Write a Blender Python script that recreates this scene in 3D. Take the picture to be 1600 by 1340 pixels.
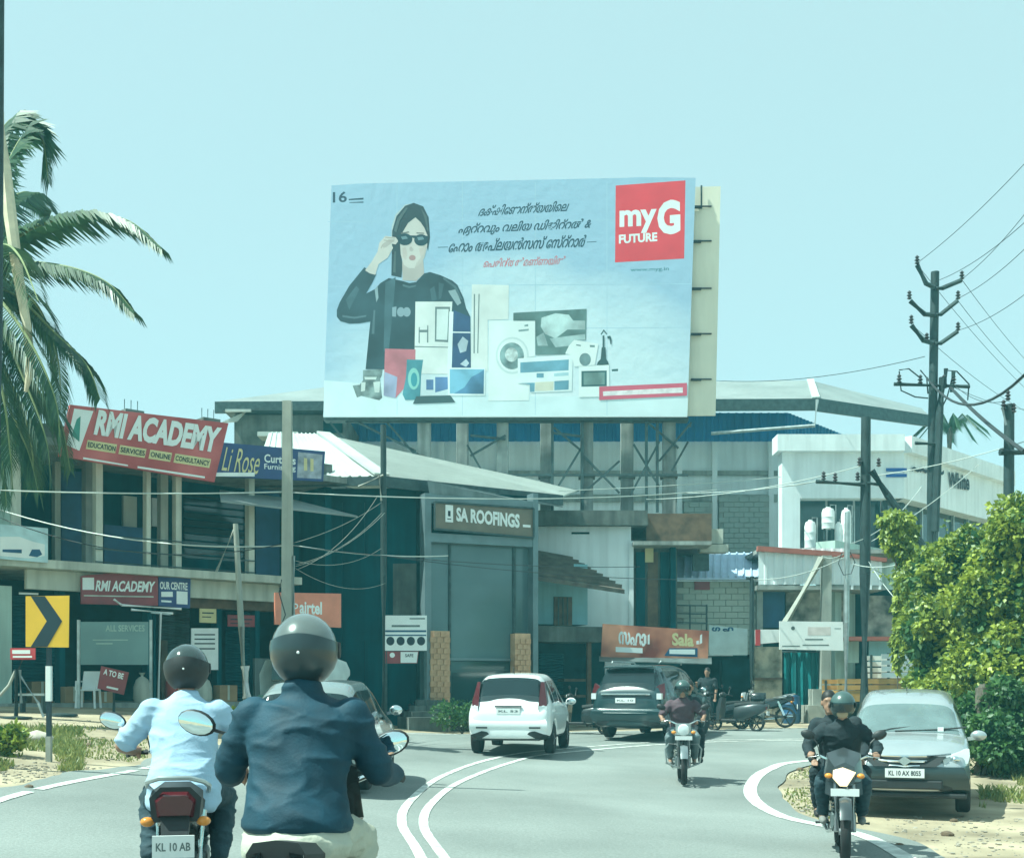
import bpy, bmesh, math, random
import numpy as np
from mathutils import Vector, Matrix, noise
random.seed(7); np.random.seed(7)
for o in list(bpy.data.objects): bpy.data.objects.remove(o)
SC = bpy.context.scene; COL = SC.collection
R = math.radians
# ------------------------------------------------------------ camera, sky, sun, exposure
FPX, CX, HY, CH = 1900.0, 800.0, 1075.0, 1.5          # focal length and horizon row in photo pixels, eye height
cam = bpy.data.cameras.new('camera'); cam_o = bpy.data.objects.new('camera', cam); COL.objects.link(cam_o)
cam_o.location = (0, 0, CH); cam_o.rotation_euler = (R(90), 0, 0)
cam.sensor_width = 36.0; cam.lens = 36.0 * FPX / 1600.0
cam.shift_y = (HY - 670.0) / 1600.0; cam.clip_end = 3000; cam.clip_start = 0.1
SC.camera = cam_o
SUN_DIR = Vector((-0.50, -0.13, 0.86)).normalized()     # towards the sun
world = bpy.data.worlds.new('World'); SC.world = world; world.use_nodes = True
wn = world.node_tree.nodes; wl = world.node_tree.links; wn.clear()
sky = wn.new('ShaderNodeTexSky'); sky.sky_type = 'NISHITA'; sky.sun_disc = False
sky.sun_elevation = math.asin(SUN_DIR.z); sky.sun_rotation = math.atan2(SUN_DIR.x, SUN_DIR.y)
sky.air_density = 1.0; sky.dust_density = 1.2; sky.ozone_density = 1.0; sky.altitude = 0
tint = wn.new('ShaderNodeMix'); tint.data_type = 'RGBA'; tint.blend_type = 'MULTIPLY'; tint.inputs[0].default_value = 1.0
tint.inputs[7].default_value = (0.82, 0.96, 0.92, 1)
bg = wn.new('ShaderNodeBackground'); bg.inputs[1].default_value = 0.125
wo = wn.new('ShaderNodeOutputWorld')
hz = wn.new('ShaderNodeMix'); hz.data_type = 'RGBA'; hz.inputs[0].default_value = 0.80      # thin even cloud veil over the blue
hz.inputs[7].default_value = (3.42, 3.90, 3.75, 1)
wl.new(sky.outputs[0], tint.inputs[6]); wl.new(tint.outputs[2], hz.inputs[6]); wl.new(hz.outputs[2], bg.inputs[0]); wl.new(bg.outputs[0], wo.inputs[0])
sl = bpy.data.lights.new('sun', 'SUN'); sl.energy = 4.9; sl.angle = R(0.5); sl.color = (1.0, 0.95, 0.82)
so = bpy.data.objects.new('sun', sl); COL.objects.link(so); so.location = (-20, 10, 40)
so.rotation_euler = SUN_DIR.to_track_quat('Z', 'Y').to_euler()
SC.view_settings.view_transform = 'Standard'; SC.view_settings.look = 'None'; SC.view_settings.gamma = 1.0
SC.view_settings.use_curve_mapping = False; SC.view_settings.exposure = 0.82
SC.view_settings.use_white_balance = True; SC.view_settings.white_balance_temperature = 5600; SC.view_settings.white_balance_tint = -11   # the photograph's cool green cast
SC.render.engine = 'CYCLES'; SC.cycles.use_denoising = True
SC.cycles.max_bounces = 6; SC.cycles.transparent_max_bounces = 12; SC.cycles.volume_bounces = 1
# ------------------------------------------------------------ materials
_M = {}
def mat(name, col, rough=0.6, metal=0.0, var=0.18, scale=3.0, bump=0.0, bscale=None, streak=0.0, col2=None, spec=0.5, alpha=1.0, emit=None, coat=0.0, detail=5.0, trans=0.0):
    """procedural material: base colour broken up by two scales of noise, optional rain streaks, relief"""
    if name in _M: return _M[name]
    m = bpy.data.materials.new(name); m.use_nodes = True; _M[name] = m
    nt = m.node_tree; n = nt.nodes; l = nt.links
    b = n['Principled BSDF']
    tc = n.new('ShaderNodeTexCoord')
    nz = n.new('ShaderNodeTexNoise'); nz.inputs['Scale'].default_value = scale; nz.inputs['Detail'].default_value = detail
    l.new(tc.outputs['Object'], nz.inputs['Vector'])
    rp = n.new('ShaderNodeValToRGB')
    c = Vector(col[:3]); c2 = Vector(col2[:3]) if col2 else c
    lo = c * (1 - var); hi = c2 * (1 + var)
    rp.color_ramp.elements[0].position = 0.32; rp.color_ramp.elements[1].position = 0.68
    rp.color_ramp.elements[0].color = (*lo, 1); rp.color_ramp.elements[1].color = (*[min(x, 1) for x in hi], 1)
    l.new(nz.outputs['Fac'], rp.inputs[0]); out = rp.outputs[0]
    if streak > 0:
        mp = n.new('ShaderNodeMapping'); mp.inputs['Scale'].default_value = (3.0, 3.0, 0.22); l.new(tc.outputs['Object'], mp.inputs[0])
        n2 = n.new('ShaderNodeTexNoise'); n2.inputs['Scale'].default_value = 1.6; n2.inputs['Detail'].default_value = 6; l.new(mp.outputs[0], n2.inputs['Vector'])
        r2 = n.new('ShaderNodeValToRGB'); r2.color_ramp.elements[0].position = 0.42; r2.color_ramp.elements[1].position = 0.70
        r2.color_ramp.elements[0].color = (0, 0, 0, 1); r2.color_ramp.elements[1].color = (streak, streak, streak, 1)
        l.new(n2.outputs['Fac'], r2.inputs[0])
        mx = n.new('ShaderNodeMix'); mx.data_type = 'RGBA'; l.new(r2.outputs[0], mx.inputs[0]); l.new(out, mx.inputs[6]); mx.inputs[7].default_value = (*(c * 0.35), 1)
        out = mx.outputs[2]
    l.new(out, b.inputs['Base Color'])
    b.inputs['Roughness'].default_value = rough; b.inputs['Metallic'].default_value = metal
    b.inputs['Specular IOR Level'].default_value = spec; b.inputs['Coat Weight'].default_value = coat
    b.inputs['Alpha'].default_value = alpha; b.inputs['Transmission Weight'].default_value = trans
    if emit: b.inputs['Emission Color'].default_value = (*emit[0], 1); b.inputs['Emission Strength'].default_value = emit[1]
    if bump > 0:
        n3 = n.new('ShaderNodeTexNoise'); n3.inputs['Scale'].default_value = bscale or scale * 6; n3.inputs['Detail'].default_value = 4
        l.new(tc.outputs['Object'], n3.inputs['Vector'])
        bp = n.new('ShaderNodeBump'); bp.inputs['Strength'].default_value = bump; bp.inputs['Distance'].default_value = 0.02
        l.new(n3.outputs['Fac'], bp.inputs['Height']); l.new(bp.outputs[0], b.inputs['Normal'])
    return m
# ------------------------------------------------------------ mesh builder
def _basis(d):
    d = d.normalized(); a = Vector((0, 0, 1)) if abs(d.z) < 0.9 else Vector((1, 0, 0))
    u = d.cross(a).normalized(); return u, u.cross(d).normalized()
class MB:
    def __init__(s): s.v = []; s.f = []
    def add(s, vs, fs):
        k = len(s.v); s.v += [tuple(v) for v in vs]; s.f += [tuple(i + k for i in f) for f in fs]; return s
    def box(s, a, b):
        x0, y0, z0 = a; x1, y1, z1 = b
        return s.add([(x0,y0,z0),(x1,y0,z0),(x1,y1,z0),(x0,y1,z0),(x0,y0,z1),(x1,y0,z1),(x1,y1,z1),(x0,y1,z1)],
                     [(0,3,2,1),(4,5,6,7),(0,1,5,4),(1,2,6,5),(2,3,7,6),(3,0,4,7)])
    def hexa(s, p):      # 8 points, bottom ring then top ring
        return s.add(p, [(0,3,2,1),(4,5,6,7),(0,1,5,4),(1,2,6,5),(2,3,7,6),(3,0,4,7)])
    def beam(s, a, b, w, h=None):
        a = Vector(a); b = Vector(b); h = h or w; u, v = _basis(b - a); u = u * w / 2; v = v * h / 2
        return s.hexa([a-u-v, a+u-v, a+u+v, a-u+v, b-u-v, b+u-v, b+u+v, b-u+v])
    def tube(s, pts, r, n=8, cap=True):
        pts = [Vector(p) for p in pts]; rs = r if isinstance(r, (list, tuple)) else [r] * len(pts)
        rings = []; pu = None
        for i, p in enumerate(pts):
            d = pts[min(i+1, len(pts)-1)] - pts[max(i-1, 0)]
            if d.length < 1e-7: d = Vector((0, 0, 1))
            u, v = _basis(d)
            if pu is not None:
                u2 = pu - d.normalized() * pu.dot(d.normalized())
                if u2.length > 1e-5: u = u2.normalized(); v = d.normalized().cross(u)
            pu = u
            rings.append([p + (u * math.cos(t) + v * math.sin(t)) * rs[i] for t in [2*math.pi*k/n for k in range(n)]])
        return s.loft(rings, cap)
    def loft(s, rings, cap=True, closed=True):
        n = len(rings[0]); vs = [v for r in rings for v in r]; fs = []
        for i in range(len(rings)-1):
            for k in range(n if closed else n-1):
                fs.append((i*n+k, i*n+(k+1) % n, (i+1)*n+(k+1) % n, (i+1)*n+k))
        if cap:
            fs.append(tuple(range(n))[::-1]); fs.append(tuple((len(rings)-1)*n + k for k in range(n)))
        return s.add(vs, fs)
    def lathe(s, prof, c=(0,0,0), axis='z', n=20, cap=True):
        c = Vector(c); rings = []
        for r, h in prof:
            ring = []
            for k in range(n):
                t = 2*math.pi*k/n; a, b = r*math.cos(t), r*math.sin(t)
                ring.append(c + (Vector((a, b, h)) if axis == 'z' else Vector((h, a, b)) if axis == 'x' else Vector((b, h, a))))
            rings.append(ring)
        return s.loft(rings, cap)
    def ell(s, c, r, n=14, m=10, M3=None):
        c = Vector(c); r = (r, r, r) if not hasattr(r, '__len__') else r; rings = []
        for j in range(m+1):
            t = math.pi * (j + (0.08 if j == 0 else -0.08 if j == m else 0)) / m
            ring = []
            for k in range(n):
                q = 2*math.pi*k/n
                v = Vector((r[0]*math.sin(t)*math.cos(q), r[1]*math.sin(t)*math.sin(q), -r[2]*math.cos(t)))
                ring.append(c + (M3 @ v if M3 else v))
            rings.append(ring)
        return s.loft(rings, True)
    def prism(s, pts, off):
        pts = [Vector(p) for p in pts]; off = Vector(off); n = len(pts)
        return s.add(pts + [p + off for p in pts], [tuple(range(n)), tuple(range(2*n-1, n-1, -1))] + [(i, i+n, (i+1) % n + n, (i+1) % n) for i in range(n)])
    def quad(s, *p): return s.add(p, [tuple(range(len(p)))])
    def mesh(s, name, m=None, smooth=False):
        me = bpy.data.meshes.new(name); me.from_pydata([tuple(v) for v in s.v], [], s.f)
        if m: me.materials.append(m)
        if smooth:
            me.polygons.foreach_set('use_smooth', [True] * len(me.polygons))
        me.update(); return me
    def build(s, name, m, parent=None, smooth=False, bevel=0.0, fixn=True, sharp=40):
        me = s.mesh(name, m, False)
        if fixn and len(me.polygons) < 20000:
            bm = bmesh.new(); bm.from_mesh(me); bmesh.ops.recalc_face_normals(bm, faces=bm.faces); bm.to_mesh(me); bm.free()
        if smooth:
            me.polygons.foreach_set('use_smooth', [True] * len(me.polygons)); me.set_sharp_from_angle(angle=R(sharp))
        o = link(name, me, parent)
        if bevel > 0:
            bv = o.modifiers.new('bevel', 'BEVEL'); bv.width = bevel; bv.segments = 2; bv.limit_method = 'ANGLE'
        return o
_WORLD = {}
def link(name, me, parent=None):
    o = bpy.data.objects.new(name, me); COL.objects.link(o)
    if parent is not None:
        o.parent = parent
        top = parent
        while top.parent is not None: top = top.parent
        if top.name in _WORLD and parent == top: o.matrix_parent_inverse = Matrix.Translation(-Vector(_WORLD[top.name]))
    return o
def tag(o, label=None, cat=None, group=None, kind=None):
    if label: o['label'] = label
    if cat: o['category'] = cat
    if group: o['group'] = group
    if kind: o['kind'] = kind
    return o
def thing(name, label, cat, loc=(0,0,0), rz=0.0, group=None, world=False):
    """an Empty at the base of a thing; world=True: its parts are written in world coordinates"""
    o = bpy.data.objects.new(name, None); COL.objects.link(o); o.empty_display_size = 0.2
    o.location = loc; o.rotation_euler = (0, 0, rz); tag(o, label, cat, group)
    if world: _WORLD[o.name] = tuple(loc)
    return o
def copy_tree(o, parent=None):
    c = o.copy(); COL.objects.link(c); c.parent = parent
    for ch in [x for x in o.children]: copy_tree(ch, c)
    return c
def text_mesh(s, bold=0.0, slant=0.0, res=3, space=1.0):
    cu = bpy.data.curves.new('t', 'FONT'); cu.body = s; cu.resolution_u = res; cu.offset = bold; cu.space_character = space; cu.shear = slant
    ob = bpy.data.objects.new('t', cu); me = bpy.data.meshes.new_from_object(ob)
    V = np.array([v.co[:2] for v in me.vertices]) if len(me.vertices) else np.zeros((0, 2))
    Fc = [tuple(p.vertices) for p in me.polygons]
    bpy.data.objects.remove(ob); bpy.data.curves.remove(cu); bpy.data.meshes.remove(me)
    if len(V):
        mn = V.min(0); mx = V.max(0); V = (V - mn) / np.maximum(mx - mn, 1e-6)
    return V, Fc
def P(px, py, d): return Vector(((px - CX) * d / FPX, d, CH + (HY - py) * d / FPX))
class Fr:
    """a vertical facade plane given by two photo columns and their distances; w is the distance in front of it"""
    def __init__(s, pa, da, pb, db):
        s.A = Vector(((pa - CX) * da / FPX, da, 0)); B = Vector(((pb - CX) * db / FPX, db, 0))
        s.u = (B - s.A).normalized(); s.n = Vector((s.u.y, -s.u.x, 0)); s.L = (B - s.A).length
    def pt(s, px, py, w=0.0):
        d = Vector(((px - CX) / FPX, 1, (HY - py) / FPX)); a = s.A + s.n * w
        t = a.dot(s.n) / d.dot(s.n); q = d * t; return Vector((q.x, q.y, q.z + CH))
    def U(s, px, w=0.0): return (s.pt(px, HY, w) - s.A).dot(s.u)
    def Z(s, px, py, w=0.0): return s.pt(px, py, w).z
    def at(s, u, w, z): q = s.A + s.u * u + s.n * w; return Vector((q.x, q.y, z))
    def lbox(s, mb, u0, u1, z0, z1, w0, w1):
        return mb.hexa([s.at(u0,w1,z0), s.at(u1,w1,z0), s.at(u1,w0,z0), s.at(u0,w0,z0), s.at(u0,w1,z1), s.at(u1,w1,z1), s.at(u1,w0,z1), s.at(u0,w0,z1)])
    def box(s, mb, px0, px1, py0, py1, w0, w1, ref=None, zlo=None, zhi=None):
        ref = (px0 + px1) / 2 if ref is None else ref
        za = s.Z(ref, py1, w1) if zlo is None else zlo; zb = s.Z(ref, py0, w1) if zhi is None else zhi
        return s.lbox(mb, s.U(px0, w1), s.U(px1, w1), za, zb, w0, w1)
    def poly(s, mb, pts, w, t=0.004): return mb.prism([s.pt(x, y, w) for x, y in pts], -s.n * t)
    def rect(s, mb, x0, y0, x1, y1, w, t=0.004): return s.poly(mb, [(x0,y1),(x1,y1),(x1,y0),(x0,y0)], w, t)
    def disc(s, mb, cx, cy, rx, ry, w, t=0.004, n=24): return s.poly(mb, [(cx+rx*math.cos(2*math.pi*k/n), cy-ry*math.sin(2*math.pi*k/n)) for k in range(n)], w, t)
    def text(s, mb, st, tl, tr, bl, w, bold=0.0, slant=0.0, space=1.0):
        V, Fc = text_mesh(st, bold, slant, space=space)
        tl = np.array(tl, float); tr = np.array(tr, float); bl = np.array(bl, float); br = tr + bl - tl
        vs = []
        for x, y in V:
            q = (bl * (1-x) + br * x) * (1-y) + (tl * (1-x) + tr * x) * y
            vs.append(s.pt(q[0], q[1], w))
        return mb.add(vs, Fc)
# ============================================================ GROUND, ROAD
CP = np.array([(-.95,5.6,.06),(-2.3,8.3,.0),(0,0,0),(3,0,-.08),(-4.5,0,.15),(3.7,13,-.30),(5.9,17,-.25),(9,15,-.22),(3.2,21.3,-.10),(0,25.3,.20),
  (3.5,30.6,.25),(1.6,32.6,.33),(10,33.5,.37),(20,34,.40),(6.7,29.5,.20),(-5.2,12.3,.28),(-5.3,17,.32),(-4.6,22,.36),(-1.1,30,.32),(-10.9,28,1.1),(-6.2,32,.90),
  (-2.2,33.5,.32),(-8,14,.55),(-10,20,.85),(12,24,.02),(20,22,.05),(0,42,.5),(20,45,.5),(-10,42,1.1),(-20,20,1.1),(-20,5,.6),(10,0,-.15),(20,8,-.1),(-5,-6,.15),(5,-6,-.1),(0,15,.0),(8,20,-.18)], float)
def _tps(d): return np.where(d > 1e-9, d*d*np.log(np.maximum(d, 1e-9)), 0)
_n = len(CP); _K = _tps(np.hypot(CP[:,None,0]-CP[None,:,0], CP[:,None,1]-CP[None,:,1])) + 3.0*np.eye(_n)
_Pm = np.c_[np.ones(_n), CP[:,:2]]; _A = np.block([[_K, _Pm],[_Pm.T, np.zeros((3,3))]])
_W = np.linalg.solve(_A, np.r_[CP[:,2], 0, 0, 0])
def gza(x, y):
    x = np.clip(np.asarray(x, float), -22, 22); y = np.clip(np.asarray(y, float), -6, 46)
    d = np.hypot(x[...,None]-CP[:,0], y[...,None]-CP[:,1])
    return _tps(d) @ _W[:_n] + _W[_n] + _W[_n+1]*x + _W[_n+2]*y
def gz(x, y): return float(gza(np.array([x]), np.array([y]))[0])
def G(px, py):
    """where the camera ray through a photo pixel meets the ground"""
    d = 10.0
    lo, hi = 2.0, 60.0
    f = lambda d: CH + (HY - py)*d/FPX - gz((px - CX)*d/FPX, d)
    for _ in range(60):
        m = (lo + hi)/2
        if f(m) > 0: lo = m
        else: hi = m
    d = (lo + hi)/2; x = (px - CX)*d/FPX; return Vector((x, d, gz(x, d)))
def smooth_path(pts, n=12):
    p = [Vector((q[0], q[1], 0)) for q in pts]; p = [2*p[0]-p[1]] + p + [2*p[-1]-p[-2]]; out = []
    for i in range(1, len(p)-2):
        a, b, c, d = p[i-1], p[i], p[i+1], p[i+2]
        for k in range(n):
            t = k/n; out.append(0.5*((2*b) + (c-a)*t + (2*a-5*b+4*c-d)*t*t + (3*b-a-3*c+d)*t*t*t))
    out.append(p[-2]); return out
def resample(path, n):
    L = [0]
    for a, b in zip(path, path[1:]): L.append(L[-1] + (b-a).length)
    out = []; j = 0
    for k in range(n):
        s = L[-1]*k/(n-1)
        while j < len(L)-2 and L[j+1] < s: j += 1
        t = (s-L[j])/max(L[j+1]-L[j], 1e-9); out.append(path[j].lerp(path[j+1], min(max(t, 0), 1)))
    return out
def ribbon(path, w, dz, name, m, kind='structure', parent=None, w2=None):
    mb = MB(); vs = []; n = len(path)
    for i, p in enumerate(path):
        d = (path[min(i+1, n-1)] - path[max(i-1, 0)]).normalized(); nn = Vector((d.y, -d.x, 0))
        for s_ in (-1, 1):
            q = p + nn*(w/2)*s_; vs.append((q.x, q.y, gz(q.x, q.y) + dz))
    mb.add(vs, [(2*i, 2*i+1, 2*i+3, 2*i+2) for i in range(n-1)])
    o = mb.build(name, m, parent)
    if parent is None: tag(o, kind=kind)
    return o
# ---- terrain: one sheet to the horizon, finer near the camera
def axis(lo, hi, step, far):
    a = list(np.arange(lo, hi+step/2, step)); s = step
    while a[-1] < far: s *= 1.35; a.append(a[-1]+s)
    s = step
    while a[0] > -far: s *= 1.35; a.insert(0, a[0]-s)
    return np.array(a)
gx = axis(-16, 18, 0.4, 230); gy = axis(-2, 42, 0.4, 230)
XX, YY = np.meshgrid(gx, gy); ZZ = gza(XX.ravel(), YY.ravel()).reshape(XX.shape)
m_ground = mat('sandy_earth', (0.29, 0.235, 0.155), 0.95, var=0.28, scale=0.9, bump=0.6, bscale=14, col2=(0.36, 0.30, 0.205), detail=9)
nx = len(gx); gv = np.c_[XX.ravel(), YY.ravel(), ZZ.ravel()].tolist()
gf = [(j*nx+i, j*nx+i+1, (j+1)*nx+i+1, (j+1)*nx+i) for j in range(len(gy)-1) for i in range(nx-1)]
mbg = MB(); mbg.v = gv; mbg.f = gf
tag(mbg.build('ground', m_ground, None, True, fixn=False), kind='structure')
# ---- road edges read from the photograph
Lp = [(-4.7,-6),(-4.75,2),(-4.9,8)] + [tuple(G(*q)[:2]) for q in [(10,1250),(215,1205)]] + [(-5.0,21.5),(-3.9,26),(-1.6,29.6),(1.2,32.0),(5,33.4),(10,33.9),(18,34),(40,33)]
Rp = [(3.6,-6),(3.55,2),(3.6,8)] + [tuple(G(*q)[:2]) for q in [(1372,1318),(1215,1275),(1172,1238),(1200,1204),(1290,1188)]] + [(12,27.0),(20,27.2),(40,26)]
Lpath = smooth_path(Lp); Rpath = smooth_path(Rp)
N = 300; Le = resample(Lpath, N); Re = resample(Rpath, N)
m_road = mat('worn_asphalt', (0.19, 0.207, 0.195), 0.85, var=0.14, scale=0.35, bump=0.35, bscale=70, col2=(0.215, 0.23, 0.217), detail=12)
_nt = m_road.node_tree; _b = _nt.nodes['Principled BSDF']; _src = _b.inputs['Base Color'].links[0].from_socket      # aggregate speckle and faint stains
_sp = _nt.nodes.new('ShaderNodeTexNoise'); _sp.inputs['Scale'].default_value = 38; _sp.inputs['Detail'].default_value = 3; _tc = [q for q in _nt.nodes if q.type == 'TEX_COORD'][0]; _nt.links.new(_tc.outputs['Object'], _sp.inputs['Vector'])
_mp = _nt.nodes.new('ShaderNodeMapRange'); _mp.inputs[1].default_value = .3; _mp.inputs[2].default_value = .7; _mp.inputs[3].default_value = .82; _mp.inputs[4].default_value = 1.15; _nt.links.new(_sp.outputs['Fac'], _mp.inputs[0])
_mx = _nt.nodes.new('ShaderNodeMix'); _mx.data_type = 'RGBA'; _mx.blend_type = 'MULTIPLY'; _mx.inputs[0].default_value = 1; _nt.links.new(_src, _mx.inputs[6]); _nt.links.new(_mp.outputs[0], _mx.inputs[7]); _nt.links.new(_mx.outputs[2], _b.inputs['Base Color'])
mb = MB(); K = 14; vs = []
for a, b in zip(Le, Re):
    d = (b-a).normalized(); q0 = noise.noise(Vector((a.x*1.1, a.y*1.1, 3)))*.28 + noise.noise(Vector((a.x*2.6, a.y*2.6, 8)))*.06; q1 = noise.noise(Vector((b.x*.8, b.y*.8, 5)))*.10; a2 = a - d*(0.45+q0); b2 = b + d*(0.50+q1)
    for k in range(K+1):
        q = a2.lerp(b2, k/K); vs.append((q.x, q.y, gz(q.x, q.y) + 0.022))
mb.add(vs, [(i*(K+1)+k, i*(K+1)+k+1, (i+1)*(K+1)+k+1, (i+1)*(K+1)+k) for i in range(N-1) for k in range(K)])
tag(mb.build('road', m_road, None, True), kind='structure')
m_paint = mat('road_paint', (0.45, 0.46, 0.43), 0.7, var=0.15, scale=5, col2=(0.68, 0.68, 0.64), detail=12)
cut = [i for i, p in enumerate(Le) if p.y < 40]
# left edge line: long dashes; right edge line: solid
seg = 13
for i0 in range(36, 220, seg+0):
    ribbon(Le[i0:i0+seg], 0.13, 0.030, 'edge_line', m_paint)
ribbon(Re[0:280], 0.21, 0.030, 'edge_line', m_paint)
Cl = smooth_path([(.9,-6),(.45,2),(-.1,6.3)] + [tuple(G(*q)[:2]) for q in [(655,1338),(628,1290),(640,1255),(690,1215),(765,1188),(870,1172)]] + [(4.0,29.3),(9,30.2),(20,30.4),(40,29.5)])
Cr = smooth_path([(1.25,-6),(.8,2),(.22,6.3)] + [tuple(G(*q)[:2]) for q in [(690,1338),(662,1292),(675,1257),(722,1222),(795,1194),(880,1177)]] + [(4.3,28.9),(9,29.8),(20,30.0),(40,29.1)])
ribbon(resample(Cl, 170), 0.105, 0.030, 'centre_line', m_paint); ribbon(resample(Cr, 170), 0.105, 0.030, 'centre_line', m_paint)
print('L', [tuple(round(c,1) for c in p) for p in Lp]); print('R', [tuple(round(c,1) for c in p) for p in Rp])
# ============================================================ BUILDINGS
m_cream = mat('cream_plaster', (0.52, 0.53, 0.46), 0.9, var=0.15, scale=1.2, streak=0.45, bump=0.2)
m_pale = mat('pale_green_plaster', (0.40, 0.50, 0.45), 0.9, var=0.12, scale=0.8, streak=0.4, bump=0.2)
m_white = mat('white_plaster', (0.77, 0.82, 0.84), 0.85, var=0.08, scale=0.8, streak=0.22, bump=0.15)
m_conc = mat('weathered_concrete', (0.30, 0.32, 0.30), 0.95, var=0.25, scale=1.5, streak=0.6, bump=0.4)
m_dkconc = mat('mossy_concrete', (0.13, 0.145, 0.135), 0.95, var=0.35, scale=1.8, streak=0.6, bump=0.4)
m_teal = mat('dark_teal_paint', (0.006, 0.066, 0.090), 0.8, spec=0.15, var=0.3, scale=1.0, streak=0.4)
m_dark = mat('dark_interior', (0.006, 0.036, 0.046), 0.9, spec=0.1, var=0.4, scale=2)  # shadow teal of the shop depths is put into this near-black
m_blue = mat('blue_board', (0.02, 0.075, 0.17), 0.5, var=0.2, scale=2)
m_glass = mat('tinted_glass', (0.02, 0.045, 0.05), 0.08, var=0.2, scale=0.5, spec=0.8)
m_shut = mat('shutter_metal', (0.14, 0.17, 0.17), 0.5, metal=0.4, var=0.2, scale=2, streak=0.5)
m_steel = mat('painted_steel', (0.05, 0.075, 0.08), 0.55, metal=0.3, var=0.3, scale=6)
m_galv = mat('galvanised_steel', (0.42, 0.46, 0.46), 0.45, metal=0.7, var=0.2, scale=5)
m_wood = mat('brown_wood', (0.12, 0.075, 0.045), 0.7, var=0.35, scale=4)
m_roofw = mat('white_roof_sheet', (0.48, 0.52, 0.49), 0.5, var=0.10, scale=0.6, streak=0.15)
m_roofg = mat('grey_roof_sheet', (0.22, 0.245, 0.24), 0.6, var=0.15, scale=0.5, streak=0.2)
m_red = mat('sign_red', (0.42, 0.035, 0.045), 0.5, var=0.12, scale=2)
m_redbr = mat('sign_maroon', (0.22, 0.035, 0.045), 0.5, var=0.2, scale=2)
m_signw = mat('sign_white', (0.78, 0.80, 0.79), 0.5, var=0.05, scale=3)
m_signy = mat('sign_cream', (0.62, 0.55, 0.28), 0.5, var=0.08, scale=3)
m_ink = mat('sign_ink', (0.012, 0.02, 0.035), 0.6, var=0.1)
def pb(fr, parent, name, m, boxes, bev=0.0, label=None):
    mb = MB()
    for b in boxes: fr.box(mb, *b[:6], **(b[6] if len(b) > 6 else {}))
    o = mb.build(name, m, parent, bevel=bev)
    if label: o['label'] = label
    return o
def corr(fr, parent, name, m, px0, px1, z0, z1, w, pitch=0.2, amp=0.025):
    """profiled metal sheet with vertical ribs on a facade"""
    mb = MB(); u0, u1 = fr.U(px0, w), fr.U(px1, w); n = max(2, int(abs(u1-u0)/pitch)); vs = []
    prof = [(0, 0), (0.55, 0), (0.68, 1), (0.87, 1)]
    pts = [(u0 + (i+a)*(u1-u0)/n, b*amp) for i in range(n) for a, b in prof] + [(u1, 0)]
    for u, b in pts: vs += [fr.at(u, w+b, z0), fr.at(u, w+b, z1)]
    mb.add(vs, [(2*i, 2*i+2, 2*i+3, 2*i+1) for i in range(len(pts)-1)])
    return mb.build(name, m, parent)
def shutter(fr, parent, px0, px1, py0, py1, w, m=None, name='shutter', pitch=0.085, ref=None):
    mb = MB(); ref = ref or px0; u0, u1 = fr.U(px0, w), fr.U(px1, w); z0, z1 = fr.Z(ref, py1, w), fr.Z(ref, py0, w)
    n = max(3, int((z1-z0)/pitch)); vs = []
    for i in range(n+1):
        z = z0 + (z1-z0)*i/n
        for zz, ww in ((z, 0), (z + (z1-z0)/n*0.5, 0.028)):
            if zz <= z1: vs += [fr.at(u0, w+ww, zz), fr.at(u1, w+ww, zz)]
    mb.add(vs, [(2*i, 2*i+1, 2*i+3, 2*i+2) for i in range(len(vs)//2-1)])
    return mb.build(name, m or m_shut, parent)
def blocks(fr, parent, name, m, u0, u1, z0, z1, w, bw, bh, t=0.05, gap=0.018, jit=0.008, skip=None, cap=300):
    """courses of single blocks that share one mesh, on a mortar backing"""
    mb = MB(); fr.lbox(mb, u0, u1, z0, z1, w-0.12, w); mb.build('mortar', m_conc if name == 'block' else m, parent)
    q = MB()
    o0 = Vector((0,0,0)); U = fr.u*(bw-gap); Nn = fr.n*t; Z = Vector((0,0,bh-gap))
    q.hexa([o0+Nn, o0+U+Nn, o0+U, o0, o0+Nn+Z, o0+U+Nn+Z, o0+U+Z, o0+Z]); me = None; k = 0; c = 0
    rows = int((z1-z0)/bh); cols = int((u1-u0)/bw)
    for r in range(rows):
        off = bw/2 if r % 2 else 0
        for cidx in range(cols + (0 if off else 0)):
            uu = u0 + cidx*bw + off
            if uu + bw > u1 + 0.02: continue
            if skip and skip(uu, z0 + r*bh): continue
            if c >= cap: return
            p = fr.at(uu, w - 0.01 + random.uniform(-jit, jit), z0 + r*bh)
            if me is None:
                ob = q.build(name, m, parent); me = ob.data
            else:
                ob = bpy.data.objects.new(name, me); COL.objects.link(ob); ob.parent = parent; ob.matrix_parent_inverse = Matrix.Translation(-Vector(_WORLD[parent.name]))
            ob.location = p; c += 1
# ---------------------------------------------------------------- left two-storey shop block
FR = Fr(60, 28, 430, 32.1)
rmi = thing('shop_building', 'two storey shop block with cream balcony slab behind the yellow chevron sign', 'building', FR.at(2, 0, 0.7), world=True)
zs = FR.Z(60, 890); zs2 = FR.Z(60, 877); zr = FR.Z(60, 702); zg = 0.4
L0, L1 = -5.5, FR.U(470)
def lb(name, m, *bx, **k):
    mb = MB()
    for b in bx: FR.lbox(mb, *b)
    return mb.build(name, m, rmi, **k)
lb('floor_slab', m_cream, (L0, L1-0.3, zs, zs2, -7, 0.55))
lb('fascia', m_cream, (FR.U(38), FR.U(432), FR.Z(60, 921), zs-0.01, 0.0, 0.14))
lb('roof_slab', m_conc, (L0, L1+1.0, zr, zr+0.16, -7, 0.75))
lb('parapet', m_dkconc, (L0, L1+1.0, zr+0.16, zr+0.62, -0.2, 0.0))
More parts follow.
